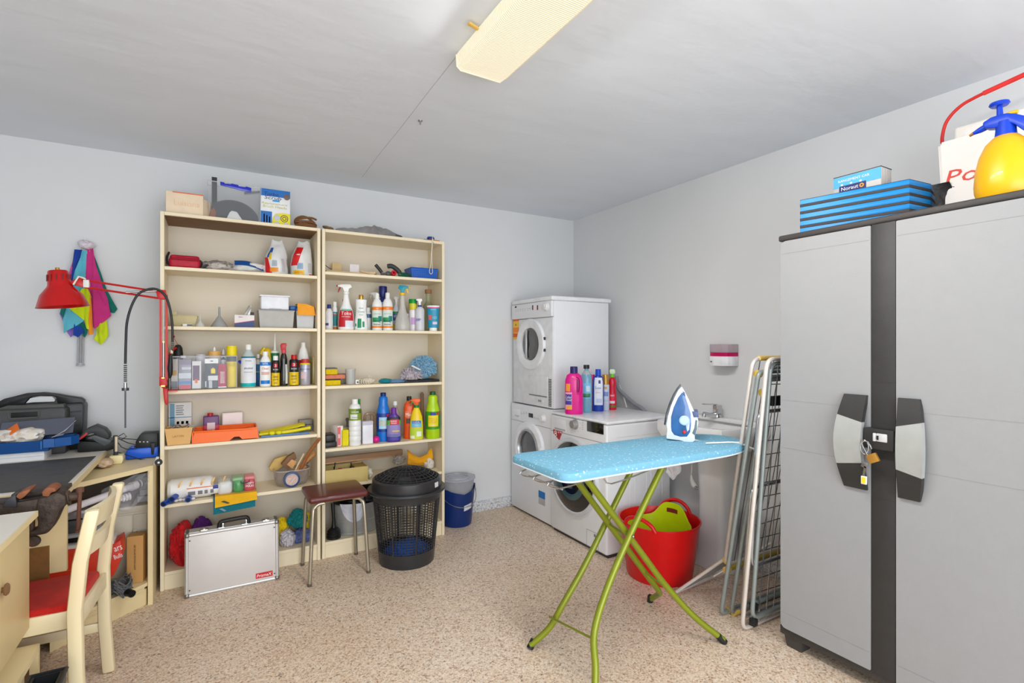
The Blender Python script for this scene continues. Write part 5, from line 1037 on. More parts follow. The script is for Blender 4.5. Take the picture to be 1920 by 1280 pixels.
for k, (a, b_) in enumerate(((.06, .28), (.36, .50), (.56, .66), (.74, .84))):
    s = MB(); s.grid(lambda u, v: lab(a+(b_-a)*u, .18+.42*v)+V((0, -.0006, .0002)), 2, 3); obj('small_print', s, mat((130, 130, 134), .5), t)
s = MB(); s.grid(lambda u, v: lab(.82+.17*u, .62+.36*v)+V((0, -.0009, .0004)), 2, 3); obj('blue_mark', s, mat((44, 66, 140), .5), t)
for i, (pa, pb, lb) in enumerate((((330, 931), (306, 951), 'blue roller handle, leftmost of three poking over the shelf edge'), ((336, 928), (322, 943), 'blue roller handle, middle of three poking over the shelf edge'), ((355, 926), (352.5, 944), 'blue roller handle, rightmost of three poking over the shelf edge'))):
    y2 = 3.262; t = thing('paint_roller', lb, 'handle', (X(pa[0], 3.34), 3.34, z), 0, 'blue roller handles')
    a, b_ = V((X(pa[0], 3.36), 3.36, z+.016)), V((X(pb[0], y2), y2, z+.019-.006*(i < 2)))
    if i == 1: a.z += .022; b_.z += .02
    d_ = (b_-a).normalized(); s = MB(); s.tube([a, b_], .0145, 16); obj('grip', s, mat((14, 70, 170), .35), t)
    s = MB(); s.cyl(b_+d_*.0002, b_+d_*.0014, .0105); obj('bore', s, mat((6, 20, 60), .7), t)
    s = MB(); s.tube([a-d_*.02, a+d_*.03], .0152, 14); obj('sleeve_end', s, mat((60, 62, 70), .4), t)
s = MB()
for k in range(7): s.ball((X(314+8*k, 3.315), 3.318, z+.009+.002*(k % 2)), .0085, 2, (1.3, .8, .9))
single('roller_tufts', s, mat((226, 224, 226), .8, bump=.4), 'white fluffy roller pad lying in front of the striped roller', 'roller')
t = thing('wipes_pack', 'clear pack of white, green and red cloths on the fifth left shelf', 'packet', (X(443, 3.36), 3.37, z))
y = 3.355; x0, x1 = X(407, y), X(478, y); h = Z(893, 443, y)-z; x_ = lambda u: x0+(x1-x0)*u
for nm, u0, u1, col in (('white_roll', 0, .40, (226, 226, 224)), ('green_roll', .40, .69, (40, 150, 60)), ('red_roll', .69, 1, (200, 24, 50))):
    s = MB(); s.bx(x_(u0)+.001, x_(u1)-.001, y-.055, y+.055, z+.008, z+.008+h*.80, .022, 4); obj(nm, s, mat(col, .25, coat=.3), t)
for nm, u0, u1, col in (('green_top', .38, .68, (150, 196, 140)), ('pink_top', .70, .99, (240, 130, 130))):
    s = MB(); s.bx(x_(u0), x_(u1), y-.045, y+.05, z+.01+h*.70, z+.01+h*.92, .012, 3); obj(nm, s, mat(col, .3), t)
s = MB(); s.bx(x0-.004, x1+.006, y-.06, y+.06, z+.006, z+.012+h*.93, .02, 4); obj('wrapper', s, mat((230, 236, 240), .1, 0, .7, .22), t)
s = MB(); s.tube(smooth([V((x_(.60), y-.06, z+.01+h*.72)), V((x_(.64), y-.064, z+.01+h*.60)), V((x_(.80), y-.064, z+.01+h*.62)), V((x_(.84), y-.06, z+.01+h*.74))], 4), .0022, 6); obj('carry_string', s, mat((40, 60, 70), .5), t)
txt(t, 'TOPY', (x_(.84), y-.0605, z+.008+h*.56), .012, WINK, wd=.045); txt(t, 'MAXI', (x_(.84), y-.0605, z+.008+h*.40), .012, WINK, wd=.04)
def hang(label, x0, x1, yf, zt, drop, skew, col, zoff):
    def fn(u, v):
        n_ = .003*noise.noise(V((u*4, v*3, zoff*100)))
        if v < .35: q_ = v/.35; return V((x0+(x1-x0)*u, 3.42-(3.42-yf)*q_, zt+n_*.5))
        q_ = (v-.35)/.65; return V((x0+(x1-x0)*u, yf-.001*q_+n_, zt-(drop+skew*u)*q_))
    s = MB(); s.grid(fn, 12, 20, .0045); return single('folded_cloth', s, mat(col, .85, sheen=.3, bump=.3, bscale=260), label, 'cloth', 'cloths hanging over the fifth left shelf', ang=60)
hang('teal cloth hanging lowest over the fifth left shelf edge', X(400, 3.272), X(479, 3.272), 3.280, z+.0082, .094, -.014, (6, 112, 124), .1)
hang('yellow cloth hanging over the teal one on the fifth left shelf', X(403, 3.262), X(482, 3.262), 3.270, z+.0150, .062, -.016, (238, 180, 20), .3)
s = MB(); s.prism([(X(414, 3.26), z-.014), (X(421, 3.26), z-.012), (X(431, 3.26), z-.028), (X(427, 3.26), z-.031)], 3.262, 3.264, 'y'); o = bpy.data.objects['folded_cloth.001']; obj('black_tag', s, mat((60, 60, 66), .5), o)
s = MB(); s.prism([(X(411, 3.27), z-.056), (X(417, 3.27), z-.054), (X(425, 3.27), z-.072), (X(420, 3.27), z-.074)], 3.272, 3.2738, 'y'); obj('grey_tag', s, mat((120, 150, 166), .5), bpy.data.objects['folded_cloth'])
t = thing('tool_tub', 'clear round-ended plastic tub of wooden handled tools', 'tub', (X(548, 3.42), 3.42, z))
y = 3.41; x0, x1 = X(512, y), X(580, y); h = Z(878, 546, y)-z; hw = (x1-x0)/2
s = MB(); s.lathe([(.0, .001), (hw*.80, .001), (hw*.90, .02), (hw, h), (hw*.985, h), (hw*.88, .02), (0, .004)], 32, ((x0+x1)/2, y, z), sy=.72, p=3); obj('tub_body', s, mat((200, 190, 182), .12, 0, .6, .5, var=.05), t)
s = MB(); s.lathe([(hw*.97, h-.003), (hw*1.02, h-.003), (hw*1.02, h+.003), (hw*.97, h+.003)], 32, ((x0+x1)/2, y, z), sy=.72, p=3, cap=False); obj('rim', s, mat((206, 200, 196), .2, 0, .3, .8), t)
yt = 3.325; s = MB(); rr = rad(532, 563, yt); s.lathe([(0, -.004), (rr, -.004), (rr, .02), (0, .02)], 28, (X(547, yt), yt, Z(900, 547, yt)+.004), M=Matrix.Rotation(pi/2, 4, 'X') @ Matrix.Rotation(R(6), 4, 'X'))
t2 = thing('tape_dial', 'blue rimmed round tape measure leaning against the front of the tool tub', 'tape', (X(547, yt), yt, z))
zc_ = z+rr+.0015; MT = Matrix.Rotation(pi/2, 4, 'X')
s = MB(); s.lathe([(rr*.78, -.012), (rr, -.010), (rr, .012), (rr*.78, .014), (rr*.78, -.012)], 28, (X(547, yt), yt, zc_), M=MT, cap=False); obj('rim', s, mat((40, 70, 120), .4), t2)
s = MB(); s.lathe([(0, -.008), (rr*.79, -.008), (rr*.79, .008), (0, .008)], 28, (X(547, yt), yt, zc_), M=MT); obj('dial', s, mat((206, 178, 166), .5, var=.1), t2)
s = MB(); s.cbox((X(548, yt), yt-.0125, zc_-.006), (.006, .003, .05), (0, .6, 0)); s.cbox((X(542, yt), yt-.0125, zc_+.008), (.018, .003, .008)); obj('pointer', s, mat((224, 200, 190), .5), t2)
WD = mat((200, 146, 88), .5, var=.12, scale=20, stretch=(1, 1, .2)); WDD = mat((128, 88, 54), .55, var=.15)
def wt(label, pts, r, m, cat='tool', name='wooden_tool', extra=None):
    t = thing(name, label, cat, pts[0], 0, 'wooden tools in the clear tub'); s = MB(); s.tube(pts, r, 12); obj('handle', s, m, t)
    if extra: extra(t)
    return t
def tp(a, b_, y): return V((X(a, y), y, Z(b_, a, y)))
wt('long dark wooden handle reaching highest out of the tub', [tp(560, 886, 3.40), tp(578, 850, 3.34), tp(599, 822, 3.27)], [.010, .011, .010], mat((164, 104, 60), .5, var=.1))
wt('pale wooden hammer handle crossing the tub towards the right', [tp(556, 882, 3.40), tp(574, 864, 3.39), tp(588, 851, 3.34), tp(590, 849, 3.335)], [.010, .011, .012, .014], WD)
wt('thin cream wooden stick standing in the tub', [tp(550, 889, 3.385), tp(560, 868, 3.38), tp(570, 850, 3.375)], .0055, mat((226, 196, 152), .5))
wt('short orange wooden handle low in the tub', [tp(562, 884, 3.44), tp(574, 873, 3.44)], [.010, .011], mat((214, 152, 90), .5))
wt('brown tool handle with small blue band in the tub', [tp(566, 878, 3.46), tp(582, 860, 3.455)], .008, mat((176, 120, 72), .5), extra=lambda t: obj('blue_band', MB().cyl(tp(574, 868, 3.458), tp(577, 865, 3.457), .0095), mat((30, 90, 170), .5), t))
t = thing('wood_plane', 'brown wooden block plane sticking out of the tub', 'tool', tp(545, 875, 3.41), 0, 'wooden tools in the clear tub')
s = MB(); s.prism([(X(527, 3.40), Z(870, 527, 3.40)), (X(540, 3.40), Z(855, 540, 3.40)), (X(552, 3.40), Z(848, 552, 3.40)), (X(556, 3.40), Z(858, 556, 3.40)), (X(548, 3.40), Z(866, 548, 3.40)), (X(540, 3.40), Z(880, 540, 3.40))], 3.39, 3.43, 'y', .003); obj('plane_body', s, WDD, t)
s = MB(); s.prism([(X(537, 3.39), Z(870, 537, 3.39)), (X(546, 3.39), Z(860, 546, 3.39)), (X(556, 3.39), Z(864, 556, 3.39)), (X(548, 3.39), Z(878, 548, 3.39))], 3.375, 3.388, 'y', .002); obj('plane_face', s, WD, t)
s = MB(); s.prism([(X(504, 3.46), Z(876, 504, 3.46)), (X(514, 3.46), Z(860, 514, 3.46)), (X(540, 3.46), Z(852, 540, 3.46)), (X(538, 3.46), Z(868, 538, 3.46)), (X(520, 3.46), Z(881, 520, 3.46)), (X(508, 3.46), Z(884, 508, 3.46))], 3.45, 3.48, 'y', .004); o = single('tan_sponge', s, mat((206, 170, 100), .7, var=.1), 'flat tan wooden board leaning at the left of the tool tub', 'board')
# ------------------------------------------------------------------ left bookcase, bottom shelf
z = SA[5]
lump('red_fabric', 'large crumpled red fabric heap on the bottom left shelf', 'fabric', 314, 366, 972, 3.42, z, .10, mat((206, 8, 22), .8, sheen=.4, var=.12), 3, .32, 2.2, .25, k=.60, sub=5)
lump('purple_fabric', 'purple fabric bundle behind the aluminium case', 'fabric', 350, 402, 966, 3.47, z, .06, mat((92, 30, 120), .8, sheen=.4), 5, .25, 2, .15, k=.60, sub=5)
lump('yellow_duster', 'crumpled yellow duster right of the aluminium case', 'cloth', 514, 544, 968, 3.46, z, .05, mat((236, 204, 20), .8, var=.1), 9, .3, 2.4, .2, k=.6, sub=5)
lump('white_plastic_bundle', 'crumpled whitish plastic bundle on the bottom left shelf', 'bag', 523, 556, 990, 3.37, z, .06, mat((206, 200, 206), .3, var=.08), 13, .35, 2.6, .2, sub=5)
lump('blue_grey_cloth', 'blue grey crumpled cloth at the right of the bottom left shelf', 'cloth', 546, 584, 988, 3.40, z, .06, mat((92, 104, 156), .8, var=.15), 17, .35, 2.4, .2, sub=5)
s = MB(); s.blob((X(558, 3.43), 3.43, Z(972, 558, 3.43)), (.060, .05, .062), 23, .3, 2.2, 5, None, .2); single('teal_cloth', s, mat((8, 124, 124), .85, sheen=.3, var=.1), 'teal cloth piled highest on the bottom left shelf', 'cloth', ang=60)
s = MB(); s.blob((X(574, 3.47), 3.47, Z(968, 574, 3.47)), (.022, .03, .03), 27, .3, 2.2, 4); s.blob((X(576, 3.44), 3.44, z+.03), (.018, .05, .028), 28, .3, 2.2, 4, z+.001); s.tube([(X(576, 3.46), 3.46, z+.04), (X(574, 3.47), 3.47, Z(968, 574, 3.47))], .012, 8); single('yellow_rag', s, mat((226, 200, 16), .8), 'yellow rag squeezed at the right side of the bottom left shelf', 'cloth', ang=60)
# ================================================================== right bookcase
z = SB[0]
# first shelf: beige strips, clamps, blue basket
t = thing('leather_strips', 'stack of flat beige leather strips on the first right shelf', 'strip', (X(650, 3.40), 3.40, z))
BE = mat((214, 188, 148), .65, var=.06)
for i, (a, b_, yy, zz, rz_) in enumerate(((611, 700, 3.36, 0, -.04), (611, 672, 3.40, .007, .05), (625, 700, 3.44, .002, .02), (676, 705, 3.37, .009, -.45))):
    s = MB(); w_ = X(b_, yy)-X(a, yy); s.cbox(((X(a, yy)+X(b_, yy))/2, yy, z+.008+zz), (w_, .045, .013), (0, .006*(i-1), rz_), .002); obj('strip', s, BE, t)
s = MB(); s.tube(smooth([V((X(610, 3.34), 3.34, z+.045)), V((X(616, 3.34), 3.34, z+.03)), V((X(622, 3.34), 3.34, z+.022))], 3), .0025, 6); obj('loose_lace', s, mat((90, 74, 60), .7), t)
t, f, wd, w_, h_ = crate('tan_card', 'small tan cardboard piece standing behind the leather strips', 'card', 623, 640, 493, 3.50, z, .006, mat((222, 192, 136), .6), bev=0)
t, f, wd, w_, h_ = crate('white_card', 'small white card leaning on the leather strips', 'card', 656, 673, 496, 3.355, z+.012, .003, mat((222, 214, 214), .5), bev=0)
t = thing('wooden_clamp', 'beige folded wooden rule with dark edges on the first right shelf', 'rule', (X(685, 3.35), 3.35, z))
for k in range(3): s = MB(); s.prism([(X(674+k*5, 3.34), z+.018), (X(677+k*5, 3.34), z+.026-.002*k), (X(704+k*2, 3.34), z+.002), (X(700+k*2, 3.34), z+.0012)], 3.325+.012*k, 3.333+.012*k, 'y'); obj('rule_arm', s, mat((206, 176, 132), .6), t)
for i, (lab, P, r_, col) in enumerate((('dark curved handle, leftmost of the garden tools on the first right shelf', [(704, 496), (710, 503), (716, 511)], .011, (44, 44, 46)), ('thick dark grey rubber grip, biggest of the garden tools', [(727, 499), (735, 499), (744, 505), (750, 512)], .016, (52, 56, 58)))):
    s = MB(); y = 3.37; s.tube(smooth([V((X(a, y), y, max(z+r_+.001, Z(b_, a, y)))) for a, b_ in P], 4), r_, 12); single('tool_grip', s, mat(col, .45), lab, 'tool', 'garden tools on the first right shelf')
s = MB(); y = 3.34; p_ = V((X(737, y), y, z+.019)); s.lathe([(.007, -.02), (.018, -.02), (.018, .02), (.007, .02), (.007, -.02)], 18, p_, M=Matrix.Rotation(R(70), 4, 'X'), cap=False); single('red_reel', s, mat((196, 24, 40), .4), 'small red ring lying among the dark tools', 'ring')
s = MB(); y = 3.335; s.ball((X(728, y), y, z+.018), .017, 3, (1.2, .9, 1)); s.cyl((X(714, y), y, z+.013), (X(726, y), y, z+.017), .008); single('grey_clamp', s, mat((80, 82, 84), .4), 'grey rounded clamp end in front of the red ring', 'clamp')
t = thing('green_bottle', 'small dark green glass bottle lying beside the blue basket', 'bottle', (X(759, 3.35), 3.35, z))
s = MB(); s.lathe([(0, 0), (.016, 0), (.017, .004), (.017, .05), (.008, .065), (.007, .085), (0, .085)], 18, (X(748, 3.34), 3.345, z+.0185), M=Matrix.Rotation(R(90), 4, 'Y')); obj('glass', s, mat((16, 96, 70), .12, 0, .4, .95), t)
t = thing('blue_basket', 'blue perforated plastic basket at the right of the first right shelf', 'basket', (X(795, 3.38), 3.38, z))
y = 3.335; BB = mat((16, 92, 190), .4); x0, x1 = X(771, y), X(824, y)-.012; h = Z(503, 795, y)-z
obj('basket_body', open_box(x0, x1, y, y+.14, z+.001, z+h, .003, .008, .004), BB, t)
s = MB()
for i in range(13):
    for j in range(4): s.bx(x0+.016+i*(x1-x0-.036)/12, x0+.020+i*(x1-x0-.036)/12, y-.0006+.008*(1-(.2+.18*j)), y+.003+.008*(1-(.2+.18*j)), z+h*(.18+.18*j), z+h*(.27+.18*j))
obj('basket_hole', s, mat((8, 56, 130), .6), t, kind='stuff')
s = MB(); s.blob((X(785, 3.42), 3.42, z+h*.95), (.045, .03, .028), 4, .3, 2.5, 3); single('white_rag', s, mat((228, 220, 210), .7), 'pale crumpled rag in the blue basket', 'cloth')
# second shelf: cleaning bottles
z = SB[1]
bottle('small white bottle with navy cap at the left of the second right shelf', 609.5, 624.5, 571, 3.36, z, SH, mat((232, 230, 232), .3, 0, .15), [(0, .84), (.5, .84), (.5, .985), (.46, 1), (0, 1)], DB, [(.16, .26, .5, mat((84, 74, 130), .5), 'violet_print', -.6)], sy=.7)
bottle('white tube bottle with teal label beside the navy capped bottle', 623, 632.5, 566, 3.42, z, RD, WB, CAPC, WPL, [(.14, .64, None, mat((20, 130, 136), .4), 'teal_label'), (.52, .56, None, mat((200, 60, 60), .4), 'red_line'), (.0, .12, None, mat((196, 130, 60), .4), 'amber_foot')], [('Vitro', .58, .05, WINK)], sy=.8)
TP = [(0, 0), (.94, 0), (1, .03), (1, .18), (.92, .34), (.78, .44), (.50, .56), (.34, .70), (.30, .78), (0, .78)]
bottle('white spray bottle with red label and white trigger head', 634, 664, 533, 3.36, z, TP, WB, None, None, [(.06, .43, 1.15, mat((196, 20, 36), .35), 'red_label'), (.42, .455, .9, mat((120, 190, 170), .4), 'green_line'), (.06, .20, .55, mat((220, 226, 236), .4), 'blue_picture', .45)], [('Toke', .36, .075, WINK, 1.0), ('ANTIGRASA', .285, .025, WINK, .9)], sy=.6, cat='spray bottle', name='spray_bottle', head=trigger(WPL, mat((150, 24, 40), .4), .78, -1, .022, 1.0))
bottle('clear bottle with red cap behind the red labelled sprayer', 639, 650, 561, 3.45, z, SH, mat((214, 210, 202), .15, 0, .5, .8), CAP1, mat((214, 40, 40), .35), sy=.9)
bottle('waisted white bottle with green leaf print and gold cap', 664, 690, 553, 3.36, z, [(0, 0), (.96, 0), (1, .03), (.97, .22), (.80, .45), (.76, .60), (.80, .78), (.84, .86), (.5, .875), (0, .875)], WB, [(0, .875), (.34, .875), (.34, .985), (.30, 1), (0, 1)], GOLD, [(.06, .32, .30, mat((24, 140, 90), .4), 'green_leaf', -.25), (.08, .24, .16, mat((24, 140, 90), .4), 'green_leaf', .35), (.10, .18, .12, mat((24, 140, 90), .4), 'green_leaf', -.85)], [('Aloe', .62, .045, mat((40, 130, 100), .5), .8), ('Crema', .52, .05, mat((40, 130, 100), .5), .8), ('Vera', .43, .04, mat((40, 130, 100), .5), .8)], sy=.7)
bottle('slim white bottle tucked behind the gold capped bottle', 684, 696, 577, 3.43, z, RD, WB, CAPC, WPL, [(.55, .72, None, mat((70, 110, 150), .4), 'blue_band')], sy=.8)
s_ = [(0, 0), (.97, 0), (1, .015), (1, .66), (.92, .74), (.66, .82), (.42, .85), (.40, .87), (0, .87)]
for a, b_, pt, lab in ((697.5, 716.5, 550, 'left of the two white bottles with orange and green labels'), (717, 736.5, 549, 'right of the two white bottles with orange and green labels')):
    bottle(lab, a, b_, pt, 3.36, z, s_, WB, [(0, .86), (.44, .86), (.42, .98), (.36, 1), (0, 1)], WPL, [(.06, .64, 1.3, mat((214, 226, 216), .45), 'paper_label'), (.54, .625, 1.32, ORG, 'orange_band'), (.065, .115, 1.32, ORG, 'orange_foot'), (.22, .34, .7, mat((30, 150, 90), .45), 'green_print', -.3), (.24, .38, .4, mat((30, 130, 120), .45), 'teal_print', .6)], [('mpl', .58, .04, WINK), ('bekag', .24, .075, INK, 1.0), ('limpieza', .155, .055, INK, 1.0), ('Insecticida', .44, .03, mat((150, 170, 160), .5), .9)], sy=.9)
bottle('clear sprayer with white head behind the orange labelled bottles', 692, 714, 548, 3.46, z, TP, mat((206, 204, 200), .15, 0, .5, .7), None, None, sy=.7, cat='spray bottle', name='spray_bottle', head=trigger(mat((214, 210, 204), .3), mat((190, 186, 180), .3), .78, -1, .02, .8))
bottle('navy spray can with dark blue cap behind the white bottles', 710, 726, 537, 3.45, z, [(0, 0), (.95, 0), (1, .02), (1, .66), (.7, .72), (.6, .76), (0, .76)], DB, [(0, .76), (.82, .76), (.98, .83), (.98, .985), (.92, 1), (0, 1)], mat((24, 34, 104), .35), [(.5, .64, .5, mat((190, 196, 220), .4), 'pale_label')], cat='can', name='spray_can', sy=1)
bottle('clear sprayer with teal and yellow trigger head', 740, 769, 535, 3.36, z, [(0, 0), (.92, 0), (1, .04), (1, .16), (.86, .28), (.52, .42), (.36, .56), (.30, .70), (.30, .78), (0, .78)], mat((226, 222, 214), .2, 0, .35, .85), None, None, sy=.75, cat='spray bottle', name='spray_bottle', head=trigger(mat((12, 150, 170), .35), mat((240, 196, 20), .35), .78, 1, .022, .75, mat((240, 190, 20), .35)))
bottle('white sprayer with blue and yellow label behind the teal headed one', 735, 751, 556, 3.45, z, [(0, 0), (.95, 0), (1, .02), (1, .58), (.7, .68), (.4, .76), (0, .76)], mat((210, 214, 222), .3), None, None, [(.30, .56, None, mat((70, 100, 150), .4), 'blue_label'), (.50, .56, None, GRN, 'green_line'), (.06, .2, None, mat((230, 200, 40), .4), 'yellow_foot')], [('VITRO', .42, .06, WINK)], sy=.8, cat='spray bottle', name='spray_bottle', head=trigger(mat((214, 212, 208), .3), mat((206, 206, 204), .3), .76, 1, .02, .9))
bottle('small white bottle low behind the clear sprayer', 758, 768, 588, 3.43, z, RD, mat((222, 220, 214), .3), CAPC, WPL, sy=.9)
bottle('white tall spray can with green, yellow and red cap', 766.5, 782, 561, 3.40, z, [(0, 0), (.95, 0), (1, .02), (1, .66), (0, .66)], mat((238, 232, 234), .3), [(0, .86), (1, .86), (1, .985), (.94, 1), (0, 1)], mat((20, 150, 50), .35), [(.80, .86, None, YEL, 'yellow_ring'), (.66, .80, None, mat((206, 30, 40), .35), 'red_ring'), (.20, .42, .7, mat((206, 160, 214), .4), 'violet_spot', .3)], cat='can', name='spray_can', sy=1)
o = bpy.data.objects['spray_can.003']; hh = Z(561, 774, 3.40)-z; rr = rad(766.5, 782, 3.40); obj('neck', MB().lathe([(0, hh*.65), (rr*.99, hh*.65), (rr*.99, hh*.865), (0, hh*.865)], 20), mat((220, 210, 60), .35), o, world=False)
bottle('white sprayer with navy collar and white trigger head', 778, 796, 560, 3.36, z, [(0, 0), (.95, 0), (1, .02), (1, .64), (.85, .70), (.6, .72), (.6, .74), (0, .74)], mat((224, 224, 230), .25, 0, .15), None, None, [(.30, .38, .5, mat((160, 150, 200), .5), 'violet_print', -.4)], [('glass', .36, .05, mat((70, 70, 110), .5), .8)], sy=.9, cat='spray bottle', name='spray_bottle', head=trigger(WPL, mat((50, 60, 130), .4), .74, -1, .018, .75, mat((24, 60, 160), .4)))
bottle('green tinted glass bottle with cork stopper at the back', 791, 815, 543, 3.42, z, [(0, 0), (.96, 0), (1, .02), (1, .52), (.8, .62), (.45, .68), (.40, .74), (.42, .93), (0, .93)], mat((186, 190, 150), .1, 0, .6, .8), [(0, .91), (.52, .91), (.54, .985), (.5, 1), (0, 1)], mat((150, 106, 70), .8, bump=.5), sy=1, capn='cork_stopper')
t = bottle('turquoise cream tube standing on its white cap', 800.5, 824, 573, 3.33, z, [(0, .12), (.74, .12), (.80, .16), (.90, .60), (1.0, .93), (1.0, 1), (0, 1)], mat((16, 140, 176), .35), [(0, 0), (.62, 0), (.64, .01), (.62, .125), (0, .125)], WPL, [(.93, 1.0, None, mat((226, 228, 234), .35), 'white_crimp'), (.90, .935, None, mat((224, 50, 110), .35), 'pink_line'), (.26, .36, .45, mat((220, 200, 226), .4), 'pink_flower', .35), (.44, .62, .30, mat((220, 90, 80), .4), 'orange_figure', -.6)], [('crema', .84, .04, mat((190, 230, 240), .5), .8), ('KIDS', .52, .10, mat((150, 215, 230), .5), .5, .3)], sy=.42, cat='tube', name='cream_tube')
# third shelf: sponges, cup, gloves, mop
z = SB[2]
def sponge(label, a, b_, pt, pb, y, d_, col, top=None, rz=0):
    t = thing('sponge', label, 'sponge', ((X(a, y)+X(b_, y))/2, y+d_/2, Z(pb, (a+b_)/2, y)), rz, 'stacked sponges'); w_ = X(b_, y)-X(a, y); h = Z(pt, (a+b_)/2, y)-Z(pb, (a+b_)/2, y)
    s = MB(); s.bx(-w_/2, w_/2, -d_/2, d_/2, 0, h*(.82 if top else 1), .004, 3); obj('foam', s, mat(col, .9, bump=.8, bscale=250, var=.1, scale=120), t, world=False)
    if top: s = MB(); s.bx(-w_/2, w_/2, -d_/2, d_/2, h*.82, h, .003, 2); obj('scouring_pad', s, mat(top, .95, bump=.8, bscale=300), t, world=False)
    return t
y = 3.335
h0 = z+.001; px_ = 623
zz = [h0, Z(710.5, px_, y), Z(702.5, px_, y), Z(689.5, px_, y)]
def py_(zv): return HY-(zv-CH)*F/DP(px_, y)
sponge('yellow sponge at the bottom of the stack, dark scouring top', 609, 639, py_(zz[1]), py_(zz[0]), y, .09, (240, 208, 20), (70, 64, 60))
sponge('pink and orange sponge cloth in the middle of the stack', 609.5, 647, py_(zz[2]), py_(zz[1]+.0008), y, .09, (232, 140, 110), None, .06)
sponge('yellow sponge with grey pad on top of the stack', 611, 633, py_(zz[3]), py_(zz[2]+.0014), y, .08, (238, 206, 24), (130, 124, 130))
s = MB(); s.bx(X(632, 3.45), X(650, 3.45), 3.43, 3.48, z+.001, Z(700, 640, 3.45), .006, 3); single('grey_sponge', s, mat((150, 140, 130), .9), 'dark grey sponge standing behind the sponge stack', 'sponge')
t = thing('clear_cup', 'frosted clear plastic cup on the third right shelf', 'cup', (X(657, 3.37), 3.37, z)); r_ = rad(647, 667, 3.37); h = Z(691, 657, 3.37)-z
s = MB(); s.lathe([(0, .001), (r_*.82, .001), (r_, h), (r_*.96, h), (r_*.79, .004), (0, .004)], 24, (X(657, 3.37), 3.37, z)); obj('cup_wall', s, FROST, t)
t = thing('work_glove', 'rolled cream work gloves with ribbed cuffs on the third right shelf', 'glove', (X(690, 3.36), 3.36, z)); GC = mat((224, 212, 190), .85, bump=.5, bscale=200)
s = MB(); s.blob((X(688, 3.37), 3.37, z+.020), (.058, .04, .021), 31, .25, 2.2, 4, z+.001, .15); obj('palm', s, GC, t, ang=60)
for k in range(5): s = MB(); s.tube([(X(676+k*4.2, 3.34)+.012*sin(q_), 3.345+.03*sin(q_)*.3, z+.017+.016*cos(q_)) for q_ in [2*pi*i/12 for i in range(12)]], .0035, 6, True); obj('cuff_rib', s, GC, t)
s = MB(); s.bx(X(667, 3.34), X(674, 3.34), 3.34, 3.36, z+.002, z+.03, .003); obj('tag', s, WPL, t); s = MB(); s.bx(X(669, 3.34), X(672, 3.34), 3.3392, 3.342, z+.010, z+.020); obj('tag_print', s, DGREY, t)
s = MB(); s.tube(smooth([V((X(694, 3.35), 3.36, z+.036)), V((X(692, 3.35), 3.36, z+.052)), V((X(695, 3.35), 3.36, z+.056)), V((X(697, 3.35), 3.36, z+.036))], 3), .0025, 6); obj('loop', s, GC, t)
s = MB(); s.blob((X(723, 3.36), 3.365, z+.015), (.046, .04, .017), 33, .2, 2, 4, z+.001, .12); single('teal_microfibre', s, mat((12, 130, 146), .9, sheen=.4), 'teal microfibre cloth lump beside the cream gloves', 'cloth', ang=60)
s = MB(); s.grid(lambda u, v: V((X(733, 3.34)+(X(768, 3.34)-X(733, 3.34))*u+.01*v, 3.325+.09*v, z+.005+.018*sin(pi*v*.9)*(1-.5*u)+.006*noise.noise(V((u*5, v*4, 8)))+.004)), 16, 12, .004); single('blue_flat_cloth', s, mat((104, 146, 190), .9, sheen=.4), 'light blue cloth lying flat in front of the mop', 'cloth', ang=60)
t = thing('mop_head', 'fluffy light blue and grey chenille mop head with black backing', 'mop', (X(792, 3.38), 3.38, z))
s = MB(); s.bx(X(760, 3.36), X3-TH-.006, 3.32, 3.46, z+.001, z+.016, .006, 3); s.bx(X(758, 3.33), X(772, 3.33), 3.315, 3.34, z+.001, z+.012, .004); obj('backing', s, mat((40, 42, 46), .5), t)
random.seed(21)
def fluff(cx, cy, cz, rx, ry, rz_, n, col, r=.0062, ln=.030):
    s = MB(); k = 0
    while k < n:
        d_ = V((random.gauss(0, 1), random.gauss(0, 1), random.gauss(0, 1))).normalized()
        if d_.z < -.35: continue
        p_ = V((cx+d_.x*rx, cy+d_.y*ry, max(z+.02, cz+d_.z*rz_))); e_ = (d_+V((random.uniform(-.7, .7), random.uniform(-.7, .7), random.uniform(-.9, .3)))).normalized()*ln
        q_ = p_+e_; q_.z = max(q_.z, z+.022); q_.x = min(q_.x, X3-TH-.008); p_.x = min(p_.x, X3-TH-.008)
        s.tube([p_-e_*.3, p_+e_*.5, q_], [r, r, r*.55], 6); k += 1
    s.blob((cx, cy, cz), (rx*.97, ry*.97, rz_*.97), 3, .06, 3, 3, z+.018)
    return s
obj('chenille_strand', fluff(X(796, 3.36), 3.385, z+.086, .078, .062, .074, 460, 0, .0052, .026), mat((134, 178, 204), .9, sheen=.5, var=.18, scale=60), t, kind='stuff')
obj('grey_strand', fluff(X(772, 3.35), 3.355, z+.045, .062, .045, .042, 160, 0, .0055, .02), mat((182, 172, 180), .9, sheen=.4, var=.15, scale=60), t, kind='stuff')
s = MB(); s.prism([(X(770, 3.31), z+.112), (X(773, 3.31), z+.118), (X(789, 3.31), z+.088), (X(786, 3.31), z+.082)], 3.302, 3.306, 'y'); obj('white_tag', s, mat((220, 214, 206), .6), t)
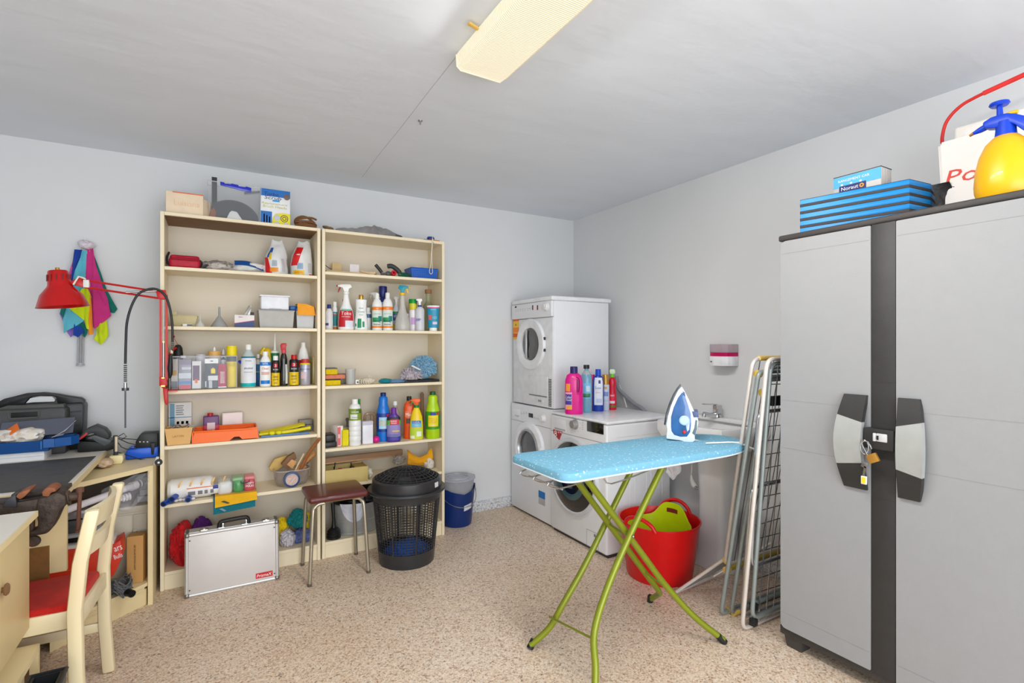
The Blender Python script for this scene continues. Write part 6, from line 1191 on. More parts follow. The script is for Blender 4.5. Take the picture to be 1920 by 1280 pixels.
# fourth shelf
z = SB[3]
s = MB(); t = thing('black_case', 'small black hard case at the left of the fourth right shelf', 'case', (X(620, 3.36), 3.36, z)); y = 3.325
s.bx(X(609, y), X(632, y), y, y+.12, z+.001, z+.032, .006, 3); s.bx(X(609.5, y), X(630, y), y+.004, y+.116, z+.033, Z(815, 620, y), .010, 3); obj('shell', s, mat((34, 32, 31), .4), t)
obj('seam', MB().bx(X(609, y)+.002, X(632, y)-.002, y-.001, y+.118, z+.0315, z+.0335), mat((70, 66, 62), .5), t)
t, f, wd, w_, h_ = crate('pink_white_box', 'pink and white box standing edge on beside the yellow sponge', 'box', 628, 640, 799, 3.345, z, .10, mat((238, 230, 226), .5), rz=R(16)); f(0, .55, .05, .95, mat((226, 110, 120), .5), 'pink_print'); f(.1, .45, .4, .6, mat((240, 200, 196), .5), 'pale_print', .0009)
s = MB(); s.bx(X(640, 3.43), X(652, 3.43), 3.40, 3.47, z+.001, Z(800, 646, 3.43), .006); single('grey_green_block', s, mat((160, 164, 140), .6), 'grey green sponge block behind the yellow sponge', 'sponge')
s = MB(); y = 3.33; s.bx(X(642, y), X(654, y), y, y+.07, z+.001, Z(806, 648, y), .004, 3); single('yellow_sponge', s, mat((236, 220, 24), .85, bump=.6, bscale=250), 'upright bright yellow sponge in front of the white bottle', 'sponge')
s = MB(); s.cyl((X(651, 3.45), 3.45, z+.01), (X(651, 3.45), 3.45, Z(787, 651, 3.45)), .007); s.ball((X(651, 3.45), 3.45, Z(786, 651, 3.45)), .011, 2); single('grey_stopper', s, mat((96, 94, 92), .5), 'grey knobbed rod standing behind the white ribbed bottle', 'rod')
RBB = [(0, 0), (.94, 0), (1, .02), (.95, .09), (1, .10), (1, .19), (.95, .20), (1, .21), (1, .30), (.95, .31), (1, .32), (1, .40), (.95, .41), (1, .42), (1, .50), (.96, .52), (1, .54), (1, .80), (.8, .87), (.48, .90), (.44, .93), (0, .93)]
bottle('white ribbed bottle with olive green label on the fourth right shelf', 654, 677, 748, 3.34, z, RBB, WB, [(0, .90), (.5, .90), (.5, .985), (.46, 1), (0, 1)], WPL, [(.545, .80, None, mat((132, 158, 50), .45), 'green_label'), (.58, .68, .6, mat((226, 228, 224), .5), 'pale_picture', -.2), (.70, .78, .5, mat((70, 110, 30), .45), 'leaf_print', .7)], [('VINAGRE', .73, .04, WINK, .9), ('Limpieza', .615, .03, INK, .8)], sy=1)
bottle('brown bottle with green cap hidden behind the white ribbed bottle', 668, 679, 748, 3.42, z, SH, mat((176, 120, 60), .3), CAP1, GRN, sy=1)
t, f, wd, w_, h_ = crate('white_tin_box', 'white rectangular box with grey top on the fourth right shelf', 'box', 680, 699.5, 790, 3.335, z, .05, mat((230, 228, 236), .4)); f(0, 1, .83, 1, mat((196, 192, 204), .4), 'grey_top')
t = thing('clear_sprayer', 'brownish clear plastic sprayer lying behind the white box', 'sprayer', (X(692, 3.44), 3.44, z))
s = MB(); y = 3.44; s.tube(smooth([V((X(a, y), y, Z(b_, a, y))) for a, b_ in ((684, 800), (684, 782), (688, 776), (698, 775), (703, 780), (703, 800))], 4), .010, 8); s.cyl((X(697, y), y, z+.01), (X(697, y), y, Z(778, 697, y)), .011); obj('sprayer_body', s, mat((190, 160, 130), .15, 0, .5, .8), t)
s = MB(); s.ball((X(705.5, 3.345), 3.345, z+.0225), .0218, 3); single('magenta_ball', s, PINK, 'small magenta ball on the fourth right shelf', 'ball')
NB = [(0, 0), (.96, 0), (1, .02), (1, .54), (.98, .60), (.82, .70), (.66, .78), (.70, .84), (.64, .90), (.40, .93), (.40, .94), (0, .94)]
for a, b_, pt, lab, cb, cl, cw, cc, gb in ((706, 731, 736, 'bright blue bleach bottle with navy cap', (20, 116, 210), (20, 60, 150), (240, 220, 60), DB, 'blue'), (798, 824.5, 734, 'lime green bleach bottle with dark green cap', (176, 214, 10), (60, 150, 30), (240, 220, 40), mat((10, 90, 40), .4), 'lime')):
    bottle(lab, a, b_, pt, 3.395 if gb == 'blue' else 3.33, z, NB, mat(cb, .3, coat=.2), [(0, .93), (.42, .93), (.42, .99), (.38, 1), (0, 1)], cc, [(.20, .58, None, mat(cl, .4), 'paper_label'), (.26, .50, .75, mat((170, 220, 240) if gb == 'blue' else cw, .4), 'pale_burst', .1), (.50, .565, .35, mat((40, 60, 150), .4), 'blue_crest', .05), (.51, .56, .3, mat((220, 40, 70), .4), 'red_flash', .85)], [('ESTRELLA', .39, .11, mat((250, 190, 40), .4) if gb == 'blue' else mat((230, 180, 20), .4), .9), ('limpiador', .29, .03, WINK, .8)], sy=.9)
bottle('purple bottle with green and red label on the fourth right shelf', 725.5, 751, 764, 3.335, z, [(0, 0), (.94, 0), (1, .03), (1, .64), (.94, .72), (.5, .80), (.44, .82), (.44, .84), (0, .84)], mat((92, 50, 160), .25, 0, .15), [(0, .82), (.40, .82), (.40, .98), (.34, 1), (0, 1)], mat((110, 40, 150), .35), [(.05, .72, 1.2, mat((140, 130, 190), .4), 'paper_label'), (.50, .72, 1.22, mat((90, 170, 60), .4), 'green_field'), (.64, .73, 1.23, mat((30, 30, 34), .4), 'dark_band'), (.50, .66, .62, mat((206, 26, 70), .4), 'red_flag', .1), (.30, .34, .5, mat((240, 180, 60), .4), 'orange_flash', .3), (.05, .16, 1.22, mat((60, 60, 150), .4), 'blue_foot')], [('KING', .61, .05, WINK, .7), ('WASH', .55, .04, WINK, .7), ('OXYGENIC', .205, .05, mat((60, 50, 130), .4), 1.0)], sy=.6, p=3)
bottle('clear bottle with white cap behind the purple bottle', 732, 749.5, 752, 3.44, z, SH, mat((212, 206, 196), .15, 0, .4, .85), [(0, .89), (.46, .89), (.46, .985), (.42, 1), (0, 1)], WPL, sy=.9)
bottle('orange floor cleaner bottle with black cap', 757, 777, 743, 3.40, z, [(0, 0), (.95, 0), (1, .02), (1, .74), (.90, .82), (.46, .88), (.46, .91), (0, .91)], mat((232, 84, 20), .3), [(0, .90), (.46, .90), (.46, .985), (.42, 1), (0, 1)], BLACK, [(.50, .66, .7, mat((236, 120, 70), .4), 'pale_print'), (.36, .48, .5, mat((70, 50, 44), .4), 'dark_print')], [('Mod', .575, .08, WINK, .8)], sy=.7, p=3)
bottle('yellow spray bottle with orange trigger head and blue label', 768, 793.5, 747, 3.34, z, [(0, 0), (.94, 0), (1, .03), (1, .34), (.86, .56), (.62, .68), (.42, .75), (.36, .78), (0, .78)], mat((240, 206, 20), .3), None, None, [(.30, .47, .85, mat((120, 190, 220), .4), 'blue_label'), (.40, .46, .7, mat((50, 90, 170), .4), 'dark_blue_band'), (.03, .28, 1.2, mat((196, 220, 60), .4), 'lime_picture'), (.08, .2, .35, mat((236, 240, 220), .4), 'white_flower', .4), (.03, .10, .35, mat((236, 240, 220), .4), 'white_flower', -.6)], [('CUCAL', .43, .04, WINK, .8), ('biodegradable', .345, .02, WINK, .8)], sy=.6, cat='spray bottle', name='spray_bottle', head=trigger(mat((240, 96, 20), .35), mat((24, 130, 60), .4), .78, -1, .022, .85, mat((24, 130, 60), .4)))
t = thing('wooden_stick', 'brown wooden stick standing behind the orange headed sprayer', 'stick', (X(791, 3.50), 3.50, z)); s = MB(); y = 3.50; s.tube([(X(791.5, y), y, z+.002), (X(791.5, y), y, Z(738, 791, y)), (X(791.5, y), y, Z(735, 791, y))], [.013, .012, .006], 12); obj('stick_body', s, mat((156, 120, 92), .6, var=.12, stretch=(1, 1, .1)), t)
# fifth shelf
z = SB[4]
t = thing('wooden_rail', 'long brown wooden coat rail leaning along the fifth right shelf', 'rail', (X(680, 3.46), 3.46, z)); y = 3.40; y2 = 3.50
A_, B_ = V((X(607, y), y, Z(864, 607, y))), V((X(754, y2), y2, Z(847, 754, y2)))
A_.x = max(A_.x, X2+TH+.004)
dv = (B_-A_); s = MB(); up = V((0, 0, 1)); L_n = dv.length; M_ = Matrix.Translation((A_+B_)/2) @ dv.to_track_quat('X', 'Z').to_matrix().to_4x4()
s.bx(-L_n/2, L_n/2, -.012, .012, -.02, .020, .008, 3, M_); obj('rail_body', s, mat((158, 122, 92), .6, var=.12, scale=20, stretch=(.15, 1, 1)), t)
s = MB(); s.bx(-L_n/2+.006, L_n/2-.02, -.0135, -.008, -.021, -.012, .002, 2, M_); obj('lower_edge', s, mat((190, 140, 96), .6, var=.15), t)
for a in (628, 658): s = MB(); p_ = V((X(a, y), y-.006, Z(870, a, y)+.012)); s.tube(smooth([p_, p_+V((-.006, -.012, -.03)), p_+V((-.012, -.03, -.035)), p_+V((-.014, -.036, -.018))], 3), .0035, 6); obj('hook', s, BLACK, t)
t = thing('beige_open_box', 'low open beige cardboard box on the fifth right shelf', 'box', (X(650, 3.34), 3.34, z)); y = 3.30
x0, x1 = max(X(603, y), X2+TH+.003), X(690, y); h = Z(878, 650, y)-z; s = open_box(x0, x1, y, y+.15, z+.001, z+h, .004); obj('carton', s, mat((202, 178, 110), .65, var=.04), t)
s = MB(); s.bx(x1-.075, x1-.006, y+.04, y+.145, z+h-.012, z+h-.004); obj('inner_flap', s, mat((170, 140, 80), .7), t); s = MB(); s.ball((X(641, y), y+.05, z+h-.01), .008, 2, (1.8, 1, 1)); single('red_scrap', s, mat((170, 40, 70), .6), 'tiny red scrap lying in the open beige box', 'scrap')
s = MB(); s.blob((X(645, 3.36), 3.385, z+h*.45), (.09, .05, h*.42), 8, .2, 2, 3, z+.006); single('box_filling', s, mat((176, 156, 116), .8), 'dull brown wrapping filling the open beige box', 'wrapping')
s = MB(); y = 3.43; zt = z
def fc(u, v):
    n_ = noise.noise(V((u*4, v*4, 6))); px = 763+46*u; top = 843+14*sin(pi*u)-4*(u > .85); bot = 870
    return V((X(px, y), y-.02*sin(pi*v)+.012*n_, max(z+.03, Z(top+(bot-top)*v, px, y))))
s.grid(fc, 18, 12, .006); single('ochre_cloth', s, mat((236, 166, 20), .9, sheen=.4), 'ochre yellow cloth draped between the bin lid and the side panel', 'cloth', ang=60)
s = MB(); s.blob((X(804, 3.42), 3.42, Z(868, 804, 3.42)), (.033, .05, .045), 41, .3, 2.4, 4, z+.002); single('white_rag', s, mat((230, 224, 214), .8), 'white rag beside the ochre cloth behind the black bin', 'cloth', ang=60)
s = MB(); s.blob((X(748, 3.45), 3.45, Z(862, 748, 3.45)), (.04, .03, .03), 43, .35, 2.4, 4, z+.002); single('grey_film_bag', s, mat((186, 180, 174), .25, 0, .4, .8), 'small crumpled clear bag above the black bin lid', 'bag', ang=60)
s = MB(); s.blob((X(693, 3.35), 3.36, z+.035), (.02, .04, .034), 45, .3, 2.4, 4, z+.001); single('pale_rag', s, mat((220, 214, 196), .7), 'pale rag squeezed right of the open beige box', 'cloth', ang=60)
# bottom shelf
z = SB[5]
t = thing('zinc_tub', 'galvanised metal tub lined with plastic bags on the bottom right shelf', 'tub', (X(665, 3.42), 3.42, z)); y = 3.42
r_ = rad(622, 712, y)*.98; h = Z(946, 665, y-.1)-z; cx = X(668, y)
s = MB(); s.lathe([(0, .001), (r_*.90, .001), (r_*.92, .008), (r_, h), (r_*.975, h), (r_*.90, .012), (0, .006)], 36, (cx, y, z), sy=.78); obj('tub_wall', s, mat((178, 180, 178), .45, .5, var=.15, scale=14), t)
s = MB()
for k in (.97, .45, .06): s.tube([(cx+r_*(.905+.095*k)*1.005*cos(a), y+r_*(.905+.095*k)*1.005*.78*sin(a), z+h*k+.001) for a in [2*pi*i/36 for i in range(36)]], .0045 if k > .9 else .0028, 6, True)
obj('hoop', s, mat((190, 192, 190), .4, .6), t, kind='stuff')
s = MB(); s.grid(lambda u, v: V((cx-r_*.82+r_*.95*u+.01*v, y-.78*r_*sqrt(max(.02, 1-((-.82+.95*u))**2))-.012-.006*noise.noise(V((u*6, v*5, 2))), z+h*1.06-(.15+.45*sin(pi*u)**.6)*h*v)), 18, 10, .002); single('white_liner_bag', s, mat((214, 216, 226), .3), 'white plastic bag folded over the rim of the zinc tub', 'bag', ang=60)
s = MB(); s.blob((cx+.03, y, z+h*1.12), (r_*.92, r_*.66, .085), 47, .3, 2.2, 5, z+h*.8, .12); single('black_bag_bundle', s, mat((16, 16, 17), .35, bump=.4), 'crumpled black plastic bags heaped in the zinc tub', 'bag', ang=60)
t = thing('drain_plunger', 'black rubber plunger with ribbed base on the bottom right shelf', 'plunger', (X(622, 3.33), 3.33, z)); y = 3.345
cx_ = X(622, y)+.012; r_ = rad(609, 636, y)
s = MB(); s.lathe([(0, .001), (r_, .001), (r_*1.02, .012), (r_*.9, .016), (r_*.98, .028), (r_*.86, .034), (r_*.92, .044), (r_*.7, .056), (r_*.35, .066), (.012, .08), (.009, .12), (0, .12)], 28, (cx_, y, z)); obj('rubber_bell', s, mat((18, 18, 18), .45), t)
s = MB(); s.cyl((cx_, y, z+.10), (cx_-.004, y+.01, Z(944, 620, y)), .009, .012); obj('handle', s, mat((24, 24, 24), .4), t)
# ================================================================== things on the floor in front of the bookcases
t = thing('aluminium_case', 'silver aluminium tool case leaning on the left bookcase', 'case', (.09, 3.18, 0)); 
AL = mat((206, 204, 202), .38, .55, var=.02); PANL = mat((214, 208, 204), .45, .15, var=.02)
xa, xb, cyy, ch, cdp = -.127, .318, 3.132, .325, .105
M_ = Matrix.Translation((0, cyy, .0)) @ Matrix.Rotation(R(-4), 4, 'X')
s = MB(); s.bx(xa+.006, xb-.006, .002, cdp-.002, .004, ch-.004, .004, 2, M_); obj('panel', s, PANL, t)
s = MB()
for yy_ in (.008, cdp-.008):
    for (p, q_) in (((xa+.008, .009), (xb-.008, .009)), ((xa+.008, ch-.009), (xb-.008, ch-.009)), ((xa+.009, .008), (xa+.009, ch-.008)), ((xb-.009, .008), (xb-.009, ch-.008))): s.tube([M_ @ V((p[0], yy_, p[1])), M_ @ V((q_[0], yy_, q_[1]))], .0105, 10)
s.bx(xa, xb, .010, cdp/2-.002, ch-.004, ch+.003, 0, 1, M_); s.bx(xa, xb, cdp/2+.002, cdp-.01, ch-.004, ch+.003, 0, 1, M_); s.bx(xa, xa+.004, .01, cdp-.01, .01, ch, 0, 1, M_); s.bx(xb-.004, xb, .01, cdp-.01, .01, ch, 0, 1, M_)
obj('frame', s, AL, t)
for x_ in (xa+.010, xb-.010):
    for z_ in (.011, ch-.010):
        s = MB()
        for yy_ in (.008, cdp-.008): s.ball(M_ @ V((x_, yy_, z_)), .0150, 2)
        s.bx(x_-.014, x_+.014, .008, cdp-.008, z_-.013, z_+.013, .006, 2, M_); obj('corner_cap', s, mat((150, 146, 142), .35, .8), t)
        s = MB(); sg = 1 if x_ < 0 else -1; p_ = M_ @ V((x_+sg*.012, -.0006, z_+(.026 if z_ < .1 else -.026))); s.ball(p_, .0035, 2); obj('rivet', s, DGREY, t)
for x_ in (xa+.085, xb-.062): s = MB(); s.bx(x_-.02, x_+.02, .004, .055, ch-.002, ch+.010, .004, 2, M_); s.ball(M_ @ V((x_, .018, ch+.010)), .014, 3, (1, 1, .6)); obj('latch', s, CHROME, t)
for x_ in (xa+.165, xb-.168): s = MB(); s.bx(x_-.017, x_+.017, .002, .04, ch, ch+.008, .002, 2, M_); s.bx(x_-.004+.008, x_+.004+.008, .012, .024, ch+.006, ch+.03, .002, 2, M_); obj('handle_mount', s, CHROME, t)
s = MB(); s.tube(smooth([M_ @ V((xa+.155, .02, ch+.004)), M_ @ V((xa+.160, .018, ch+.030)), M_ @ V((xa+.185, .016, ch+.037)), M_ @ V((xb-.180, .016, ch+.040)), M_ @ V((xb-.155, .018, ch+.034)), M_ @ V((xb-.148, .02, ch+.004))], 4), .011, 10); obj('carry_handle', s, mat((24, 23, 23), .45), t)
s = MB(); s.bx(xb-.116, xb-.032, -.0012, .003, .028, .055, 0, 1, M_); lb = obj('red_label', s, mat((200, 22, 30), .4), t)
o = txt(t, 'PrismaX', (0, 0, 0), .015, WINK, wd=.072, world=False, shear=.15); o.data.transform(MW[t.name].inverted() @ M_ @ Matrix.Translation((xb-.074, -.0014, .0415)))
# stool
t = thing('stool', 'low stool with maroon vinyl seat and bent steel legs', 'stool', (.612, 3.12, 0)); ST = mat((176, 168, 150), .3, .75)
Lg = [(.452, 2.957), (.772, 2.966), (.459, 3.262), (.772, 3.262)]; zs = .437
s = MB(); s.bx(.450, .775, 2.965, 3.255, zs, zs+.036, .016, 4); obj('seat', s, mat((92, 32, 32), .4, coat=.25, bump=.1, bscale=250), t)
s = MB(); s.bx(.475, .750, 2.985, 3.235, zs-.006, zs+.004); obj('seat_base', s, BROWN, t)
for i, (x_, y_) in enumerate(Lg):
    tx = .478 if i % 2 == 0 else .747; ty = y_+(.03 if y_ < 3.1 else -.03); s = MB()
    s.tube(smooth([V((x_, y_, .002)), V((x_+(tx-x_)*.75, y_+(ty-y_)*.7, .36)), V((tx+.004*(1 if i % 2 == 0 else -1), ty, .408)), V((tx+(.025 if i % 2 == 0 else -.025), ty, .428)), V((tx+(.055 if i % 2 == 0 else -.055), ty, .431))], 5), .0105, 12); l_ = obj('leg', s, ST, t)
    s = MB(); s.cyl((x_, y_, 0), (x_+.0003, y_, .014), .0118); obj('foot_cap', s, mat((90, 84, 74), .6), l_)
# basket bin
t = thing('basket_bin', 'tall black open mesh laundry bin with domed lid', 'bin', (1.023, 3.035, 0)); bx_, by_ = 1.023, 3.035; BK = mat((48, 48, 50), .32, var=.05)
r0, r1, zr = .163, .207, .438
rz_ = lambda z_: r0+(r1-r0)*(z_/zr)
s = MB(); s.lathe([(0, .001), (r0, .001), (r0+.002, .01), (rz_(.085), .085), (rz_(.085)-.006, .085), (r0-.004, .012), (0, .012)], 56, (bx_, by_, 0)); obj('base', s, BK, t)
s = MB(); s.lathe([(rz_(.385), .385), (rz_(.425), .425), (r1+.022, .428), (r1+.028, .436), (r1+.024, .446), (r1, .446), (r1-.004, .43), (rz_(.385)-.006, .385), (rz_(.385), .385)], 56, (bx_, by_, 0), cap=False); obj('upper_rim', s, BK, t)
s = MB(); nv, nh = 56, 19
for i in range(nv):
    a = 2*pi*i/nv; wd_ = .0085 if i % 7 == 0 else .0032
    s.tube([(bx_+(rz_(z_)-.003)*cos(a), by_+(rz_(z_)-.003)*sin(a), z_) for z_ in (.08, .24, .39)], wd_*.75, 4)
for j in range(nh):
    z_ = .092+(.380-.092)*j/(nh-1); s.tube([(bx_+(rz_(z_)-.003)*cos(a), by_+(rz_(z_)-.003)*sin(a), z_) for a in [2*pi*i/56 for i in range(56)]], .0021, 4, True)
obj('mesh_wall', s, BK, t, kind='stuff')
s = MB(); s.lathe([(r1+.001, .446), (r1+.002, .452), (r1-.002, .50), (r1-.012, .508), (r1-.020, .505), (r1-.010, .498), (r1-.006, .452), (r1+.001, .446)], 56, (bx_, by_, 0), cap=False); lid = obj('lid_band', s, BK, t)
def dome(f): return .503+.062*(1-f*f)
s = MB()
for i in range(32):
    a = 2*pi*i/32; s.tube([(bx_+(r1-.014)*f*cos(a), by_+(r1-.014)*f*sin(a), dome(f)) for f in ((.12, .4, .7, 1) if i % 2 == 0 else (.5, .75, 1))], .0024, 4)
for f in (.26, .42, .57, .71, .84, .93): s.tube([(bx_+(r1-.014)*f*cos(a), by_+(r1-.014)*f*sin(a), dome(f)) for a in [2*pi*i/48 for i in range(48)]], .0022, 4, True)
obj('lid_mesh', s, BK, t, kind='stuff')
s = MB(); s.lathe([(0, dome(0)-.004), (.026, dome(.1)-.004), (.030, dome(.12)), (.018, dome(.1)+.010), (0, dome(0)+.010)], 24, (bx_, by_, 0)); obj('lid_knob', s, BK, t)
a = R(-52); p_ = V((bx_+(r1-.0005)*cos(a), by_+(r1-.0005)*sin(a), .476)); s = MB(); s.cbox(p_, (.034, .005, .028), (0, 0, a+pi/2)); obj('price_sticker', s, mat((232, 232, 236), .5), t)
s = MB(); s.blob((bx_, by_, .055), (.135, .13, .055), 50, .25, 2, 4, .014); single('blue_bundle', s, mat((20, 84, 170), .6, var=.15), 'bright blue fabric lying inside the black mesh bin', 'fabric')
# blue bucket
t = thing('blue_bucket', 'dark blue bucket with steel handle between bookcase and washer', 'bucket', (1.548, 3.465, 0)); ux, uy = 1.548, 3.465
NV = mat((10, 44, 108), .25, var=.04); r0, r1, h = .104, .134, .268
def rim(a): return h-.035*max(0, cos(2*(a+pi/2)-pi))**2*0+(-.028 if abs(((a+pi/2+pi) % (2*pi))-pi) < .42 else (.0 if abs(((a+pi/2+pi) % (2*pi))-pi) < 1.25 else .018))
n = 64; A = []; s = MB()
rows = [(r0, .001), (r0+.004, .012), (r0+(r1-r0)*.5, h*.5)]
rg = [[s.b.verts.new((ux+r_*cos(2*pi*i/n), uy+r_*sin(2*pi*i/n), z_)) for i in range(n)] for r_, z_ in rows]
def sm(i): return sum(rim(2*pi*(i+k)/n) for k in range(-4, 5))/9
rg.append([s.b.verts.new((ux+r1*cos(2*pi*i/n), uy+r1*sin(2*pi*i/n), sm(i))) for i in range(n)])
rg.append([s.b.verts.new((ux+(r1-.004)*cos(2*pi*i/n), uy+(r1-.004)*sin(2*pi*i/n), sm(i))) for i in range(n)])
rg.append([s.b.verts.new((ux+(r0)*cos(2*pi*i/n), uy+(r0)*sin(2*pi*i/n), .012)) for i in range(n)])
for P, Q_ in zip(rg, rg[1:]):
    for i in range(n): s.b.faces.new([P[i], P[(i+1) % n], Q_[(i+1) % n], Q_[i]])
s.b.faces.new(rg[0][::-1]); s.b.faces.new(rg[-1])
obj('bucket_body', s, NV, t)
s = MB(); P = []
for k in range(25): a = pi*k/24; P.append(V((ux-(r1+.006)*cos(a), uy-.10*sin(a)-.045*sin(a), .262-.108*sin(a)**.8)))
s.tube(P, .0022, 6); s.tube(smooth([P[-1], P[-1]+V((.012, -.004, -.03)), P[-1]+V((.006, -.02, -.07))], 3), .0018, 6); obj('bail', s, STEEL, t)
for sg in (-1, 1): s = MB(); s.cbox((ux+sg*(r1+.004), uy, .262), (.014, .03, .034), (0, 0, 0), .004); obj('ear', s, NV, t)
def bl(u, v): a = -pi/2+.02+.62*u; z_ = .118+.04*v-.012*(1-u)*0; r_ = r0+(r1-r0)*z_/h+.0014; return V((ux+r_*cos(a), uy+r_*sin(a), z_+.012*u))
s = MB(); s.grid(bl, 10, 2); obj('paper_label', s, mat((220, 224, 230), .5), t)
s = MB(); s.grid(lambda u, v: bl(.72+.2*u, .3+.35*v)+V((.0003, -.0006, 0)), 3, 2); obj('brown_mark', s, mat((170, 130, 110), .5), t)
s = MB(); s.grid(lambda u, v: bl(.08+.5*u, .62+.12*v)+V((0, -.0006, 0)), 5, 1); obj('print_line', s, mat((150, 154, 164), .5), t)
t = thing('clear_tub', 'clear plastic tub with lid nested in the blue bucket', 'tub', (ux, uy, .25)); s = MB(); s.lathe([(0, .165), (.112, .165), (.127, .330), (.124, .330), (.109, .169), (0, .169)], 40, (ux, uy, 0)); obj('tub_wall', s, mat((214, 216, 222), .2, 0, .5, .7), t)
s = MB(); pl_ = [(ux+(.138 if not (-.35 < a < .9) else .150)*1.0*cos(a), uy+.132*sin(a)) for a in [2*pi*k/32 for k in range(32)]]
s.prism(pl_, .331, .339, 'z', .002); obj('lid', s, mat((212, 212, 224), .2, 0, .4, .85), t)
s = MB(); s.tube([(ux+.085*cos(a), uy+.085*sin(a), .340) for a in [2*pi*k/32 for k in range(32)]], .004, 6, True); s.tube([(ux+.055*cos(a), uy+.055*sin(a), .3395) for a in [2*pi*k/32 for k in range(32)]], .003, 6, True); obj('lid_ridge', s, mat((220, 220, 230), .2, 0, .3, .85), t)
# ================================================================== laundry corner
APP = mat((232, 233, 236), .3, var=.01, coat=.2); SEAL = mat((150, 152, 156), .4); GAP = mat((120, 121, 124), .6)
MX = Matrix.Rotation(-pi/2, 4, 'Y')                       # lathe axis towards -x (out of the machine fronts)
def round_box(x0, x1, y0, y1, z0, z1, r): return MB().bx(x0, x1, y0, y1, z0, z1, r, 3)
# lower left washer -------------------------------------------------
FX = 2.088
t = thing('washing_machine', 'white washing machine under the dryer in the room corner', 'washing machine', (2.4, 3.31, 0), 0, 'white washing machines')
wy0, wy1 = 3.028, 3.600
obj('cabinet', round_box(FX, 2.66, wy0, wy1, .015, .842, .008), APP, t)
obj('plinth_gap', MB().bx(FX+.02, 2.64, wy0+.01, wy1-.01, 0, .015), DGREY, t)
def fy(px, x=FX): return Yx(px, x)
def fz(py, px, x=FX): return Zx(py, px, x)
obj('panel_groove', MB().bx(FX-.0012, FX, wy0+.006, wy1-.006, .708, .7105), GAP, t)
cy_, cz_, ro = 3.318, .520, .205
s = MB(); s.lathe([(ro, 0), (ro, .006), (ro*.97, .020), (ro*.80, .030), (ro*.72, .022), (ro*.70, .004), (ro*.70, 0)], 48, (FX, cy_, cz_), M=MX, cap=False); dr = obj('door', s, mat((236, 237, 240), .3, coat=.2), t)
s = MB(); s.lathe([(ro*.72, .020), (ro*.66, .030), (ro*.62, .018), (ro*.62, .004)], 48, (FX, cy_, cz_), M=MX, cap=False); obj('door_ring', s, mat((176, 178, 182), .25, .6), dr)
s = MB(); s.lathe([(0, .012), (ro*.25, .014), (ro*.5, .010), (ro*.63, .006)], 40, (FX, cy_, cz_), M=MX); obj('door_glass', s, mat((92, 94, 98), .08, 0, .3, 1, coat=.6, var=.3, scale=9), dr)
s = MB(); s.bx(FX-.034, FX-.02, cy_-ro*.86-.018, cy_-ro*.86+.012, cz_-.04, cz_+.04, .005); obj('door_grip', s, APP, dr)
s = MB(); s.lathe([(.028, 0), (.028, .006), (.022, .010), (.020, .026), (0, .027)], 28, (FX, 3.128, .772), M=MX); obj('program_dial', s, mat((238, 238, 240), .3), t)
obj('display', MB().bx(FX-.0025, FX, 3.272, 3.332, .757, .789, .001), mat((24, 25, 27), .2), t)
s = MB()
for k in range(4): s.lathe([(0, 0), (.007, 0), (.006, .003), (0, .003)], 10, (FX, 3.250-.022*k, .760), M=MX)
for k in range(3): s.lathe([(0, 0), (.009, 0), (.008, .003), (0, .003)], 10, (FX, 3.362+.034*k, .786-.006*k), M=MX)
for k in range(9): s.lathe([(0, 0), (.0025, 0), (0, .001)], 6, (FX, 3.128+.042*cos(R(-40+k*32)), .772+.042*sin(R(-40+k*32))), M=MX)
obj('button', s, mat((196, 198, 202), .4), t, kind='stuff')
s = MB(); s.bx(FX-.003, FX, 3.46, 3.585, .722, .80, .004); d_ = obj('detergent_drawer', s, APP, t)
s = MB(); s.prism([(3.465, .752), (3.535, .752), (3.525, .742), (3.475, .740)], FX-.008, FX-.002, 'x', .001); obj('drawer_grip', s, mat((196, 197, 200), .35), d_)
s = MB(); s.bx(FX-.0012, FX, fy(1022), fy(1010), fz(934, 1016), fz(921, 1016)); obj('energy_label', s, mat((26, 120, 196), .45), t, 'blue half of the energy label'); s = MB(); s.bx(FX-.0012, FX, fy(1022), fy(1010), fz(946, 1016), fz(934.5, 1016)); obj('energy_label', s, mat((184, 182, 184), .45), t)
# dryer --------------------------------------------------------------
t = thing('tumble_dryer', 'white tumble dryer stacked on the corner washing machine', 'dryer', (2.38, 3.31, .845))
dz0, dz1, DX = .848, 1.628, 2.100
obj('cabinet', round_box(DX+.012, 2.62, wy0, wy1-.01, dz0, dz1, .006), APP, t)
s = MB(); s.bx(DX-.012, 2.645, wy0-.004, wy1-.006, dz1+.001, dz1+.034, .012, 4); obj('lid', s, mat((236, 237, 239), .3, coat=.2), t)
s = MB(); s.bx(DX-.014, DX+.012, wy0-.002, wy1-.008, 1.512, dz1, .008, 3); obj('control_panel', s, APP, t)
s = MB(); s.bx(DX, DX+.012, wy0+.002, wy1-.012, dz0+.004, 1.508, .003); obj('front_panel', s, mat((229, 230, 233), .3), t)
PX = DX-.014
s = MB(); s.lathe([(.032, 0), (.031, .006), (.025, .010), (.022, .022), (0, .023)], 28, (PX, fy(1025, PX), fz(575, 1025, PX)), M=MX); s.bx(PX-.026, PX-.02, fy(1025, PX)-.003, fy(1025, PX)+.003, fz(575, 1025, PX), fz(575, 1025, PX)+.018); obj('program_dial', s, mat((236, 236, 238), .3), t)
for px_ in (1008, 999): s = MB(); s.bx(PX-.003, PX, fy(px_, PX)-.007, fy(px_, PX)+.007, fz(581, px_, PX), fz(572, px_, PX), .0015); obj('switch', s, mat((120, 22, 30), .35), t, 'dark red switch')
s = MB(); s.bx(PX-.001, PX, fy(967, PX)-.012, fy(967, PX)+.012, fz(577, 967, PX), fz(574, 967, PX)); obj('maker_plate', s, INK, t)
s = MB()
